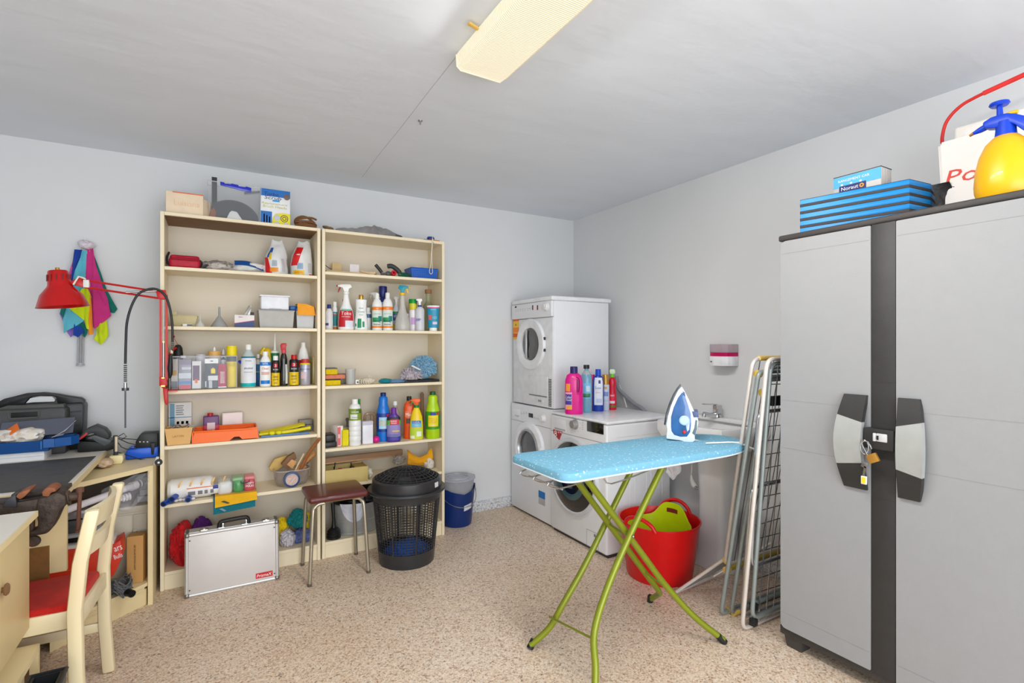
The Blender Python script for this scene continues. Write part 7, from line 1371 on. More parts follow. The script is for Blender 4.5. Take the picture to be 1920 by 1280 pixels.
for k in range(8): s.bx(PX-.0006, PX, 3.27+.035*k, 3.285+.035*k, fz(580, 980, PX), fz(579, 980, PX)); s.bx(PX-.0006, PX, 3.272+.035*k, 3.28+.035*k, fz(583, 980, PX), fz(582, 980, PX))
obj('panel_print', s, mat((176, 178, 182), .5), t, kind='stuff')
dcy, dcz, dro = 3.318, fz(645, 997, DX), .196
s = MB(); s.lathe([(dro, 0), (dro, .008), (dro*.96, .018), (dro*.72, .022), (dro*.64, .014), (dro*.62, .002), (dro*.62, 0)], 48, (DX, dcy, dcz), M=MX, cap=False); dr = obj('door', s, mat((235, 236, 239), .28, coat=.2), t)
s = MB(); s.lathe([(0, .004), (dro*.3, .010), (dro*.55, .008), (dro*.63, .002)], 40, (DX, dcy, dcz), M=MX); obj('door_glass', s, mat((86, 84, 82), .06, 0, .3, 1, coat=.7, var=.4, scale=6), dr)
s = MB(); s.bx(DX-.022, DX-.015, dcy+.03, dcy+.055, dcz-dro*.56, dcz+dro*.56, .004); obj('door_pale_strip', s, mat((196, 196, 196), .2, .4), dr)  # pale smooth strip standing upright in front of the dryer glass
for dz_ in (-.055, .03): s = MB(); s.bx(DX-.012, DX-.002, dcy-dro-.008, dcy-dro+.012, dcz+dz_, dcz+dz_+.022, .003); obj('hinge', s, mat((60, 60, 62), .4), dr)
s = MB(); s.bx(DX-.002, DX, 3.075, 3.155, 0+dz0+.16, dz0+.335, .001); 
fl_ = MB(); fl_.bx(DX-.0035, DX, fy(1027, DX), fy(992, DX), fz(741, 1010, DX), fz(705, 1010, DX), .002); ff = obj('filter_flap', fl_, mat((231, 232, 235), .3), t)
s = MB(); s.bx(DX-.0045, DX-.001, fy(1026, DX), fy(993, DX), fz(742.5, 1010, DX), fz(740.5, 1010, DX)); obj('flap_gap', s, GAP, ff)
s = MB(); s.bx(DX-.0045, DX, fy(1019, DX), fy(1003, DX), fz(754, 1010, DX), fz(747, 1010, DX), .002); h_ = obj('flap_handle', s, mat((226, 227, 230), .3), t); s = MB(); s.bx(DX-.0055, DX-.004, fy(1016, DX), fy(1010, DX), fz(753, 1012, DX), fz(749, 1012, DX)); obj('handle_recess', s, mat((150, 150, 154), .5), h_)
s = MB()
for k in range(17): zc_ = fz(711+k*3.1, 1031.5, DX); s.bx(DX-.003, DX, fy(1034, DX), fy(1029, DX), zc_-.0042, zc_+.0022)
obj('vent_slot', s, mat((84, 85, 88), .6), t, kind='stuff')
s = MB(); s.bx(DX-.0015, DX, fy(973, DX), fy(962.5, DX), fz(636, 967, DX), fz(595, 967, DX)); st_ = obj('sticker', s, mat((240, 190, 60), .5), t, 'orange and yellow sticker')
for a, b_, col in ((602, 595, (226, 90, 30)), (632, 625, (226, 90, 30)), (623, 614, (240, 130, 40))): s = MB(); s.bx(DX-.0021, DX-.001, fy(973, DX), fy(962.5, DX), fz(a, 967, DX), fz(b_, 967, DX)); obj('sticker_band', s, mat(col, .5), st_)
s = MB(); s.lathe([(0, 0), (.014, 0), (0, .0012)], 14, (DX-.001, fy(967.5, DX), fz(609, 967, DX)), M=MX); obj('sticker_badge', s, mat((90, 84, 30), .5), st_)
# front right washer -------------------------------------------------
t = thing('washing_machine', 'larger white washing machine with black porthole, bottles on top', 'washing machine', (2.36, 2.72, 0), 0, 'white washing machines')
GX, gy0, gy1, gz = 2.070, 2.412, 3.012, .838
obj('cabinet', round_box(GX, 2.62, gy0, gy1, .02, gz-.022, .014), APP, t)
obj('lid', round_box(GX+.004, 2.66, gy0-.002, gy1+.002, gz-.020, gz, .010), mat((238, 239, 241), .28, coat=.25), t)
obj('plinth_gap', MB().bx(GX+.02, 2.6, gy0+.012, gy1-.012, 0, .02), DGREY, t)
gyf = lambda px: Yx(px, GX); gzf = lambda py, px: Zx(py, px, GX)
gcy, gcz, gr = 2.738, .437, .252
s = MB(); s.lathe([(gr, 0), (gr, .012), (gr*.985, .022), (gr*.93, .026), (gr*.90, .022), (gr*.90, 0)], 56, (GX, gcy, gcz), M=MX, cap=False); dr = obj('door', s, mat((220, 222, 226), .2, .3), t)
s = MB(); s.lathe([(0, .036), (gr*.4, .036), (gr*.62, .032), (gr*.82, .026), (gr*.91, .018)], 48, (GX, gcy, gcz), M=MX); obj('door_glass', s, mat((16, 18, 20), .06, coat=.8, var=.1), dr)
s = MB(); s.lathe([(gr*.60, .0335), (gr*.52, .0355), (gr*.44, .0368), (gr*.44, .0362)], 40, (GX, gcy, gcz), M=MX, cap=False); obj('inner_ring', s, mat((62, 92, 96), .15, coat=.6), dr)
s = MB(); s.bx(GX-.0385, GX-.036, gcy-.012, gcy+.04, gcz+.035, gcz+.058, .001); obj('door_print', s, mat((130, 140, 144), .4), dr)
obj('panel_groove', MB().bx(GX-.0012, GX, gy0+.01, gy1-.008, .704, .7065), GAP, t)
s = MB(); s.lathe([(.033, 0), (.033, .008), (.028, .012), (.027, .030), (.024, .033), (0, .033)], 32, (GX, gyf(1079), gzf(795, 1079)), M=MX); obj('program_dial', s, mat((176, 176, 176), .28, .8), t)
s = MB(); s.bx(GX-.003, GX, gyf(1132), gyf(1101), gzf(815, 1117)+.012, gzf(793, 1117)+.004, .0015); dp = obj('display', s, mat((20, 22, 18), .12, coat=.5), t)
s = MB()
for k in range(9): s.lathe([(0, 0), (.0026, 0), (0, .001)], 6, (GX, gyf(1079)+.052*cos(R(20+k*36)), gzf(795, 1079)+.052*sin(R(20+k*36))), M=MX)
for k in range(5): s.bx(GX-.001, GX, gyf(1094), gyf(1091), gzf(788+4*k, 1092)-.002, gzf(788+4*k, 1092))
obj('panel_print', s, mat((150, 152, 158), .5), t, kind='stuff')
s = MB(); s.bx(GX-.003, GX, gyf(1061), gyf(1040), .715, .795, .004); d_ = obj('detergent_drawer', s, APP, t); s = MB(); s.bx(GX-.006, GX-.002, gyf(1061), gyf(1041), .722, .732, .002); obj('drawer_grip', s, mat((170, 172, 176), .35), d_)
s = MB(); ya, yb_ = gyf(1056), gyf(1037.5); s.prism([(yb_, gzf(804, 1037)), (ya, gzf(806.5, 1056)), ((ya*.62+yb_*.38), gzf(824, 1046)), (yb_-.004, gzf(812, 1037))], GX-.0015, GX, 'x'); sk = obj('capacity_sticker', s, mat((176, 36, 44), .45), t, 'red triangular sticker')
txt(t, '8', (GX-.002, yb_-.030, gzf(812, 1041)), .042, WINK, face='-x', wd=.030); txt(t, 'kg 1400', (GX-.002, ya+.036, gzf(810.5, 1050)), .014, WINK, face='-x', wd=.045)
s = MB(); za, zb_ = gzf(1030, 1110), gzf(996, 1110); ya, yb_ = gyf(1122), gyf(1100)
for a, b_, c_, d__ in ((ya, yb_, zb_, zb_+.0015), (ya, yb_, za, za+.0015), (ya, ya+.0015, za, zb_), (yb_-.0015, yb_, za, zb_)): s.bx(GX-.001, GX, a, b_, c_, d__)
obj('service_flap_line', s, GAP, t, kind='stuff'); s = MB(); s.bx(GX-.002, GX, gyf(1117), gyf(1114), gzf(1006, 1115), gzf(1001, 1115)); obj('flap_catch', s, GAP, t)
s = MB()
for x_ in (2.16, 2.30, 2.44):
    for a, b_, c_, d__ in ((x_, x_+.003, .10, .66), (x_+.10, x_+.103, .10, .66)): s.bx(a, b_, gy0-.002, gy0+.001, c_, d__, .0008, 1)
for x_ in (2.15, 2.36): s.bx(x_, x_+.17, gy0-.0015, gy0+.001, .735, .738)
obj('side_pressing', s, mat((222, 223, 226), .35), t, kind='stuff')
# bottles on the washer ----------------------------------------------
z = gz
P4 = [(0, 0), (.92, 0), (1, .03), (1, .62), (.96, .72), (.78, .82), (.45, .86), (.42, .88), (0, .88)]
bottle('magenta detergent bottle with navy cap and side handle', 1059, 1093, 687, 2.815, z, P4, mat((226, 10, 140), .3, coat=.2), [(0, .86), (.42, .86), (.42, .98), (.38, 1), (0, 1)], mat((38, 34, 100), .4), [(.10, .46, .42, mat((236, 160, 200), .4), 'pale_label', -.62), (.20, .42, .38, mat((70, 60, 150), .4), 'violet_print', -.62), (.10, .18, .30, mat((240, 170, 60), .4), 'orange_swirl', -.5), (.48, .64, .26, mat((240, 150, 60), .4), 'sun_print', -.66)], [('Color', .36, .055, WINK, .5, -.62), ('Vivid', .30, .045, WINK, .5, -.62)], sy=.55, p=2.6)
o = bpy.data.objects[[q.name for q in bpy.data.objects if q.get('label', '').startswith('magenta detergent')][0]]; r_ = rad(1059, 1093, 2.815); h = Z(687, 1076, 2.815)-z
s = MB(); s.tube(smooth([V((.30*r_, -.50*r_, .80*h)), V((.68*r_, -.58*r_, .74*h)), V((.72*r_, -.60*r_, .56*h)), V((.62*r_, -.58*r_, .46*h)), V((.36*r_, -.56*r_, .44*h))], 4), .0075, 10); obj('grip', s, mat((216, 8, 132), .3), o, world=False)
s = MB(); s.bx(.28*r_, .56*r_, -.555*r_, -.50*r_, .47*h, .74*h, .006); obj('grip_hollow', s, mat((150, 4, 96), .45), o, world=False)
bottle('clear light blue softener bottle with black cap', 1089, 1110, 684, 2.84, z, [(0, 0), (.94, 0), (1, .02), (1, .68), (.9, .78), (.46, .86), (.36, .88), (.36, .93), (0, .93)], mat((140, 200, 228), .12, 0, .35, .95), [(0, .92), (.54, .92), (.54, .99), (.48, 1), (0, 1)], mat((26, 28, 30), .35), [(.30, .62, .9, mat((120, 190, 230), .4), 'blue_label'), (.32, .40, .8, mat((60, 140, 80), .4), 'green_print'), (.44, .56, .35, mat((200, 226, 240), .4), 'white_spot', .3), (.80, .88, None, mat((200, 204, 206), .2, 0, .3), 'clear_neck')], [('azul', .345, .05, mat((20, 60, 130), .4), .9)], sy=.7)
bottle('navy blue softener bottle with big white label', 1111, 1132, 692, 2.845, z, P4, mat((16, 62, 170), .3, coat=.2), [(0, .85), (.52, .85), (.50, .98), (.44, 1), (0, 1)], mat((14, 70, 200), .35), [(.15, .80, .85, mat((228, 232, 244), .4), 'white_label', .1), (.20, .30, .5, mat((196, 206, 236), .4), 'pale_picture', .2), (.66, .74, .2, mat((40, 50, 120), .4), 'crest', .25)], [('Suav', .56, .06, mat((60, 110, 190), .4), .8), ('pure', .44, .04, mat((220, 120, 120), .4), .7)], sy=.55)
bottle('white patterned spray can with gold cap', 1128, 1142.5, 702, 2.86, z, [(0, 0), (.96, 0), (1, .015), (1, .70), (.94, .72), (0, .72)], mat((206, 214, 232), .3), [(0, .72), (.92, .72), (.92, .985), (.84, 1), (0, 1)], mat((190, 146, 70), .3, .5), [(.40, .52, .6, mat((130, 150, 210), .4), 'blue_print', .2), (.26, .29, None, mat((190, 200, 226), .4), 'line'), (.60, .66, .4, mat((206, 170, 110), .4), 'gold_print')], cat='can', name='spray_can', sy=1)
bottle('red stain remover sprayer with lime and white trigger', 1140, 1156, 692, 2.86, z, [(0, 0), (.94, 0), (1, .03), (1, .38), (.80, .56), (1.0, .66), (.80, .76), (.42, .80), (0, .80)], mat((206, 14, 50), .3, coat=.2), [(0, .80), (.42, .80), (.46, .88), (0, .88)], mat((120, 210, 20), .35), [(.06, .12, None, mat((130, 110, 40), .4), 'olive_foot'), (.14, .40, .8, mat((224, 30, 70), .4), 'red_label'), (.16, .22, .6, mat((240, 214, 220), .4), 'white_print')], [('oxi', .36, .05, WINK, .8)], sy=.8, cat='spray bottle', name='spray_bottle', head=lambda t, r, h: obj('trigger_head', MB().prism([(-.55*r, .88*h), (.5*r, .88*h), (.75*r, .93*h), (.55*r, 1.0*h), (-.5*r, 1.0*h), (-.7*r, .95*h)], -.014, .014, 'y', .004), mat((206, 226, 190), .3), t, world=False))
s = MB(); s.cyl((X(1110, 2.90), 2.90, z+.001), (X(1110, 2.90), 2.90, Z(702, 1110, 2.90)), .02); single('pink_bottle', s, mat((220, 30, 120), .35), 'pink bottle hidden behind the navy softener bottle', 'bottle')
# hoses behind the machines --------------------------------------------
t = thing('drain_hose', 'grey corrugated drain hose sloping down behind the washer', 'hose', (2.68, 2.7, .9))
hx = 2.672; HP = [(1143, 610), (1150, 660), (1156, 705), (1160, 728), (1175, 744), (1190, 757), (1204, 766), (1222, 786)]
Ph = [V((hx, Yx(a, hx), Zx(b_, a, hx))) for a, b_ in HP]
sp = smooth(Ph[2:], 10); s = MB(); s.tube(sp, [.0145 if i % 2 else .0125 for i in range(len(sp))], 10); obj('hose', s, mat((140, 142, 150), .45), t)
s = MB(); s.tube(smooth([V((hx+.02, Yx(a, hx), Zx(b_, a, hx))) for a, b_ in ((1155, 715), (1162, 735), (1168, 752), (1171, 764))], 4), .005, 8); single('white_hose', s, WPL, 'thin white cable running beside the grey drain hose', 'cable')
# ================================================================== laundry sink
CER = mat((232, 232, 232), .15, coat=.5, var=.01)
t = thing('laundry_sink', 'white ceramic wash basin on a pedestal by the right wall', 'sink', (2.55, 2.03, 0))
bx0, bx1, b0, b1, bz = 2.315, 2.727, 1.775, 2.295, .852
ol = [(bx1, b0), (bx0+.10, b0), (bx0+.03, b0+.03), (bx0, b0+.12), (bx0, b1-.12), (bx0+.03, b1-.03), (bx0+.10, b1), (bx1, b1)]
def inset(P, k, sh=0): cxm, cym = (bx0+bx1)/2+sh, (b0+b1)/2; return [(cxm+(x_-cxm)*k, cym+(y_-cym)*k) for x_, y_ in P]
s = MB(); L0 = [(inset(ol, .50, .06), bz-.185), (inset(ol, .86, .02), bz-.13), (ol, bz-.055), (ol, bz-.006), (inset(ol, .985), bz), (inset(ol, .86, -.01), bz), (inset(ol, .80, -.02), bz-.02), (inset(ol, .60, -.03), bz-.12)]
rg = [[s.b.verts.new((x_, y_, z_)) for x_, y_ in P] for P, z_ in L0]
for A, B in zip(rg, rg[1:]):
    for i in range(8): s.b.faces.new([A[i], A[(i+1) % 8], B[(i+1) % 8], B[i]])
s.b.faces.new(rg[0][::-1]); s.b.faces.new(rg[-1])
bmesh.ops.bevel(s.b, geom=[e_ for e_ in s.b.edges if len(e_.link_faces) == 2 and e_.calc_face_angle(0) > .35], offset=.007, segments=2, affect='EDGES', clamp_overlap=True)
obj('basin', s, CER, t)
s = MB(); s.bx(2.655, 2.727, b0+.02, b1-.02, bz-.01, bz+.012, .006, 3); obj('tap_ledge', s, CER, t)
s = MB(); s.lathe([(0, 0), (.135, 0), (.132, .02), (.118, .10), (.108, .40), (.118, .60), (.150, .675), (0, .675)], 40, (2.60, 2.03, 0), sx=.80, sy=.95, p=2.6); obj('pedestal', s, CER, t)
t = thing('sink_tap', 'chrome single lever tap on the wash basin', 'tap', (2.66, 2.09, bz)); tx, ty = 2.672, Yx(1345, 2.672)
tz = lambda b_: Zx(b_, 1345, 2.672); bt = max(bz+.0125, tz(795))
s = MB(); s.lathe([(0, 0), (.027, 0), (.025, .012), (.022, .016), (.022, tz(776)-bt), (0, tz(776)-bt)], 24, (tx, ty, bt)); obj('tap_body', s, CHROME, t)
s = MB(); s.bx(tx-.022, tx+.022, ty-.018, ty+.018, tz(776), tz(759), .005, 3); obj('tap_head', s, CHROME, t)
s = MB(); s.cbox((tx-.055, ty+.012, tz(757)), (.11, .026, .007), (0, R(4), 0), .002); obj('lever', s, CHROME, t)
s = MB(); s.tube([(tx-.005, ty, tz(778)), (tx-.06, ty+.01, tz(777)), (tx-.10, ty+.02, tz(774))], [.017, .014, .013], 14); s.cyl((tx-.094, ty+.02, tz(774)), (tx-.098, ty+.02, tz(778)-.006), .0125); obj('spout', s, CHROME, t)
t = thing('waste_trap', 'dark pipework and valve under the basin beside the pedestal', 'pipe', (2.66, 1.86, .62)); s = MB()
vx_ = 2.64; V_ = lambda a, b_: V((vx_, Yx(a, vx_), Zx(b_, a, vx_)))
s.tube([V_(1352, 866), V_(1378, 866)], .016, 10); s.cyl(V_(1362, 860), V_(1362, 874), .021); s.cyl(V_(1374, 858), V_(1374, 872), .014); obj('valve', s, mat((62, 66, 62), .4, .4), t)
s = MB(); s.tube([V_(1366, 870), V_(1368, 900), V_(1372, 960), V_(1372, 1010)], .011, 8); obj('pipe', s, mat((96, 96, 96), .4, .3), t)
t = thing('hanging_plug', 'grey mains plug hanging on its cord in front of the pedestal', 'plug', (2.49, 2.0, .6)); gx = 2.47; G_ = lambda a, b_: V((gx, Yx(a, gx), Zx(b_, a, gx)))
s = MB(); s.tube([G_(1297, 850), G_(1297, 880), G_(1296, 892)], .0035, 8); obj('cord', s, mat((196, 194, 190), .5), t)
s = MB(); s.tube([G_(1296, 891), G_(1297, 900), G_(1301, 910), G_(1304, 913)], [.006, .011, .017, .015], 12); obj('plug_body', s, mat((206, 204, 200), .4), t)
s = MB()
for d_ in (0, .012): s.cyl(G_(1302, 911)+V((0, 0, -d_)), G_(1309, 914)+V((0, 0, -d_)), .0024)
obj('pin', s, STEEL, t)
s = MB()
def tw(u, v): px = 1251+26*u; top = 866; bot = 900-abs(u-.45)*30; return V((2.40+.012*noise.noise(V((u*6, v*4, 3))), Yx(px, 2.40), Zx(top+(bot-top)*v, px, 2.40)))
s.grid(tw, 14, 10, .004); single('grey_cloth', s, mat((206, 202, 206), .9), 'pale grey cloth hanging below the basin beside the washer', 'cloth', ang=60)
# soap dispenser -------------------------------------------------------
t = thing('soap_dispenser', 'white wall soap dispenser with clear top and magenta liquid line', 'dispenser', (XR, 2.1, 1.23)); sx = 2.635
d0, d1 = Yx(1372, sx+.03), Yx(1331.5, sx+.03); q0, q1 = Zx(686, 1352, sx), Zx(645, 1352, sx); zm = q0+(q1-q0)*.44
prf = lambda k: [(XR-.002, d0), (sx+.035, d0), (sx+.010, d0+.012), (sx, d0+.045), (sx, d1-.045), (sx+.010, d1-.012), (sx+.035, d1), (XR-.002, d1)]
s = MB(); s.prism(prf(0), q0, zm, 'z', .003); obj('lower_body', s, mat((240, 240, 244), .3), t)
s = MB(); s.prism(prf(0), zm+.023, q1, 'z', .003); obj('reservoir', s, mat((216, 196, 206), .08, 0, .4, .9, coat=.4), t)
s = MB(); s.prism([(x_+(.002 if x_ < XR-.01 else 0), y_+(.002 if y_ < 2.1 else -.002)) for x_, y_ in prf(0)], zm, zm+.023, 'z'); obj('liquid_band', s, mat((190, 0, 84), .25), t)
s = MB(); s.bx(sx-.001, sx+.01, d1-.036, d1-.026, q0+.022, q0+.028); obj('status_mark', s, DGREY, t)
# ================================================================== ironing board
t = thing('ironing_board', 'ironing board with light blue speckled cover and olive green legs', 'ironing board', (1.65, 1.70, 0))
def cov_mat():
    m = bpy.data.materials.new('speckled_cover'); m.use_nodes = True; n = m.node_tree.nodes; L = m.node_tree.links; b = n['Principled BSDF']; b.inputs['Roughness'].default_value = .85
    tc = n.new('ShaderNodeTexCoord'); v = n.new('ShaderNodeTexVoronoi'); v.inputs['Scale'].default_value = 66; L.new(tc.outputs['Object'], v.inputs['Vector'])
    nz = n.new('ShaderNodeTexNoise'); nz.inputs['Scale'].default_value = 60; L.new(tc.outputs['Object'], nz.inputs['Vector'])
    ad = n.new('ShaderNodeMath'); ad.operation = 'MULTIPLY_ADD'; L.new(nz.outputs['Fac'], ad.inputs[0]); ad.inputs[1].default_value = .35; L.new(v.outputs['Distance'], ad.inputs[2])
    rp = n.new('ShaderNodeValToRGB'); e = rp.color_ramp.elements; e[0].position = .29; e[0].color = (*lin((220, 234, 242)), 1); e[1].position = .36; e[1].color = (*lin((132, 190, 216)), 1)
    q = e.new(.62); q.color = (*lin((120, 180, 208)), 1)
    L.new(ad.outputs[0], rp.inputs[0]); L.new(rp.outputs[0], b.inputs['Base Color'])
    bp = n.new('ShaderNodeBump'); bp.inputs['Strength'].default_value = .25; bp.inputs['Distance'].default_value = .004; L.new(nz.outputs['Fac'], bp.inputs['Height']); L.new(bp.outputs[0], b.inputs['Normal']); return m
ix0, ix1, ic, iw, iz = 1.092, 2.285, 1.703, .205, .842
ol = []
for k in range(9): a = pi/2+k*pi/16; ol.append((ix0+.05+.05*cos(a), ic+iw-.05+.05*sin(a)))
for k in range(9): a = pi+k*pi/16; ol.append((ix0+.05+.05*cos(a), ic-iw+.05+.05*sin(a)))
for k in range(25):
    u = k/24; a = -pi/2+pi*u; ol.append((ix1-.34+.34*max(0, cos(a))**.85, ic+iw*(.98*sin(a))))
ol.append((1.5, ic+iw))
def belt(P, k): return [(1.69+(x_-1.69)*(1-k/.6), ic+(y_-ic)*(1-k/.2)) for x_, y_ in P]
s = MB(); L0 = [(belt(ol, .014), iz-.034), (belt(ol, .001), iz-.030), (belt(ol, 0), iz-.016), (belt(ol, .004), iz-.004), (belt(ol, .014), iz)]
rg = [[s.b.verts.new((x_, y_, z_)) for x_, y_ in P] for P, z_ in L0]; m_ = len(ol)
for A, B in zip(rg, rg[1:]):
    for i in range(m_): s.b.faces.new([A[i], A[(i+1) % m_], B[(i+1) % m_], B[i]])
s.b.faces.new(rg[0][::-1]); s.b.faces.new(rg[-1]); obj('cover', s, cov_mat(), t)
s = MB(); s.tube([(x_, y_, iz-.033) for x_, y_ in belt(ol, .003)], .0035, 6, True); obj('cover_hem', s, mat((226, 236, 242), .8), t)
s = MB(); s.prism(belt(ol, .02), iz-.044, iz-.0345, 'z'); obj('steel_tray', s, mat((190, 192, 194), .4, .5), t)
s = MB()
for yy_ in (ic-.10, ic, ic+.10): s.tube(smooth([V((ix0+.03, yy_, iz-.046)), V((ix0-.005, yy_, iz-.062)), V((ix0+.05, yy_, iz-.082)), V((ix0+.16, yy_, iz-.072)), V((ix0+.22, yy_, iz-.048))], 4), .003, 6)
s.tube([(ix0+.05, ic-.12, iz-.082), (ix0+.05, ic+.12, iz-.082)], .003, 6); s.tube(smooth([V((1.30, ic-.17, iz-.046)), V((1.34, ic-.17, iz-.075)), V((1.52, ic-.16, iz-.055)), V((1.56, ic-.16, iz-.046))], 3), .003, 6)
obj('wire_rest', s, CHROME, t)
OL = mat((134, 144, 26), .35, .25, coat=.2)
def leg(pts, r=.0135): s = MB(); s.tube(smooth([V(p) for p in pts], 6), r, 14); return obj('leg', s, OL, t)
zt_ = iz-.046; fa, fb, fc_, fd = (1.182, 1.872), (1.190, 1.452), (1.935, 1.481), (1.922, 1.906)
def path(foot, ymid, xk, zk, xt): return [(foot[0], foot[1], .014), (foot[0]+(xk-foot[0])*.55, foot[1]+(ymid-foot[1])*.5, .014+(zk-.014)*.42), (xk, foot[1]+(ymid-foot[1])*.8, zk), (xk+(xt-xk)*.25, ymid, zk+(zt_-zk)*.25), (xk+(xt-xk)*.6, ymid, zk+(zt_-zk)*.6), (xt, ymid, zt_)]
lg = [leg(path(fa, 1.800, 1.314, .185, 1.75)), leg([(fb[0], fb[1], .014), (1.225, 1.49, .11), (1.262, 1.54, .215), (1.36, 1.565, .37), (1.50, 1.565, .582), (1.655, 1.565, zt_)]), leg([(fc_[0], fc_[1], .014), (1.82, 1.545, .12), (1.705, 1.598, .26), (1.60, 1.60, .385), (1.45, 1.60, .565), (1.257, 1.60, zt_)]), leg([(fd[0], fd[1], .014), (1.900, 1.83, .075), (1.850, 1.775, .125), (1.76, 1.76, .224), (1.55, 1.76, .478), (1.287, 1.76, zt_)])]
for l_, f_, k in zip(lg, (fa, fb, fc_, fd), ((.35, .0), (.15, .2), (-.45, .25), (-.15, -.2))):
    s = MB(); s.tube([(f_[0]-k[0]*.012, f_[1]-k[1]*.01, .002), (f_[0]+k[0]*.05, f_[1]+k[1]*.05, .034)], [.0155, .0145], 12); obj('rubber_foot', s, BLACK, l_)
s = MB(); s.cyl((1.262, 1.845, .128), (1.250, 1.525, .190), .0045); obj('cross_brace', s, OL, t)
s = MB(); s.cyl((1.50, 1.60, .505), (1.52, 1.76, .514), .0055); obj('pivot_rod', s, OL, t); s = MB(); s.cyl((1.735, 1.60, .225), (1.735, 1.76, .255), .005); obj('cross_brace', s, OL, t)
s = MB(); s.ball((1.468, 1.549, .533), .006, 2); obj('pivot_bolt', s, STEEL, t)
# iron ------------------------------------------------------------------
t = thing('steam_iron', 'blue and white steam iron standing on its heel on the board', 'iron', (1.98, 1.76, iz+.0005))
cA = fl(1277, 824, iz); dI = DP(1277, cA.y); n_ = V((cA.x, cA.y, 0)).normalized(); u_ = V((n_.y, -n_.x, 0))       # upright silhouette in the plane facing the room
def I(a, b_, off=0):
    return cA+u_*((a-1277)*dI/F*.95)+V((0, 0, (824-b_)*dI/F))+n_*off
def isl(pts, half, m, nm, bev=.003, par=None, taper=None):
    s = MB(); A = [s.b.verts.new(I(a, b_, -half)) for a, b_ in pts]; B = [s.b.verts.new(I(a, b_, half)) for a, b_ in pts]; k = len(pts)
    s.b.faces.new(A); s.b.faces.new(B[::-1])
    for i in range(k): s.b.faces.new([A[i], B[i], B[(i+1) % k], A[(i+1) % k]])
    bmesh.ops.recalc_face_normals(s.b, faces=s.b.faces[:])
    if bev: bmesh.ops.bevel(s.b, geom=s.b.edges[:], offset=bev, segments=2, profile=.5, affect='EDGES', clamp_overlap=True)
    return obj(nm, s, m, par or t)
shell = [(1249, 794), (1252, 778), (1257, 760), (1264, 743), (1271, 729), (1277, 723), (1281, 727), (1288, 740), (1296, 757), (1303, 772), (1308, 780), (1309, 790), (1306, 804), (1302, 813), (1303, 822), (1299, 824), (1290, 827), (1284, 825), (1276, 823), (1249, 821), (1250, 812), (1251, 804)]
isl(shell, .046, mat((232, 234, 238), .3, coat=.2), 'shell', .008)
isl([(1258, 798), (1258, 780), (1263, 762), (1271, 744), (1279, 733), (1285, 741), (1290, 756), (1295, 772), (1296, 790), (1294, 806), (1288, 815), (1276, 816), (1264, 813), (1259, 806)], .0475, mat((60, 110, 172), .12, 0, .2, 1, coat=.6, var=.2, scale=20), 'water_tank', .003)
isl([(1285, 776), (1290, 778), (1293, 788), (1292, 802), (1288, 806), (1286, 796)], .0490, mat((210, 214, 222), .35), 'handle_opening', .002)
s = MB(); p_ = I(1283, 785, -.052); s.lathe([(0, 0), (.021, 0), (.019, .008), (0, .009)], 24, p_, M=n_.to_track_quat('-Z', 'Y').to_matrix().to_4x4()); s.tube([I(1283, 785, -.048), I(1283, 785, -.054)], .0235, 24); obj('steam_dial', s, mat((190, 214, 234), .3), t)
s = MB(); s.tube([I(1281, 804, -.049), I(1284, 808, -.049)], [.006, .009], 10); obj('red_lamp', s, mat((226, 50, 40), .3), t)
isl([(1280, 731), (1284, 734), (1285, 741), (1281, 738)], .050, mat((80, 100, 150), .3), 'spray_button', .002); isl([(1297, 768), (1308, 768), (1309, 778), (1300, 779)], .050, mat((84, 96, 136), .4), 'steam_switch', .002); isl([(1303, 783), (1307, 784), (1306, 800), (1302, 812), (1297, 808), (1301, 798)], .0475, mat((100, 116, 120), .45), 'heel_grip', .002)
isl([(1245, 794), (1248, 776), (1254, 757), (1261, 741), (1269, 728), (1275, 721), (1277, 722), (1270, 731), (1263, 745), (1256, 761), (1251, 779), (1248, 796)], .050, mat((86, 88, 92), .25, .8), 'soleplate', .001)
s = MB(); s.tube(smooth([I(1296, 822), I(1308, 825), I(1318, 826)], 4), [.006]*5+[.005]*4, 8); s.tube(smooth([I(1316, 826, 0), I(1340, 826, 0), I(1366, 825, 0), I(1388, 824, .03)], 4), .004, 8); s.tube(smooth([V((1.99, 1.62, iz+.006)), V((2.05, 1.60, iz+.006)), V((2.14, 1.56, iz+.004)), V((2.18, 1.50, iz-.02)), V((2.22, 1.46, iz-.03))], 4), .004, 8); obj('mains_cord', s, mat((228, 226, 216), .6), t)
# red tub and lime tub -----------------------------------------------------
t = thing('red_tub', 'red flexible plastic tub with two handles beside the pedestal', 'tub', (2.21, 2.118, 0)); rx, ry = 2.208, 2.118; RT = mat((214, 10, 14), .35, var=.04)
r0, r1, h = .176, .224, .318
s = MB(); s.lathe([(0, .001), (r0, .001), (r0+.006, .012), (r1-.004, h-.02), (r1+.004, h-.006), (r1+.004, h), (r1-.004, h), (r1-.010, h-.02), (r0, .014), (0, .010)], 56, (rx, ry, 0)); obj('tub_wall', s, RT, t)
for a0 in (18, 194):
    s = MB(); P = []
    for k in range(13): u = k/12; a = R(a0-25+50*u); hh = .062*sin(pi*u)**.6; P.append(V((rx+(r1+.002)*cos(a), ry+(r1+.002)*sin(a), h-.01+hh)))
    s.tube(P, .011, 10); obj('handle', s, RT, t)
s = MB(); aa = R(-33); s.grid(lambda u, v: V((rx+(r0+(r1-r0)*(.10+.085*v)/.318+.0075)*cos(aa+.22*u), ry+(r0+(r1-r0)*(.10+.085*v)/.318+.0075)*sin(aa+.22*u), .10+.085*v)), 6, 4); obj('round_sticker', s, mat((226, 222, 230), .4), t)
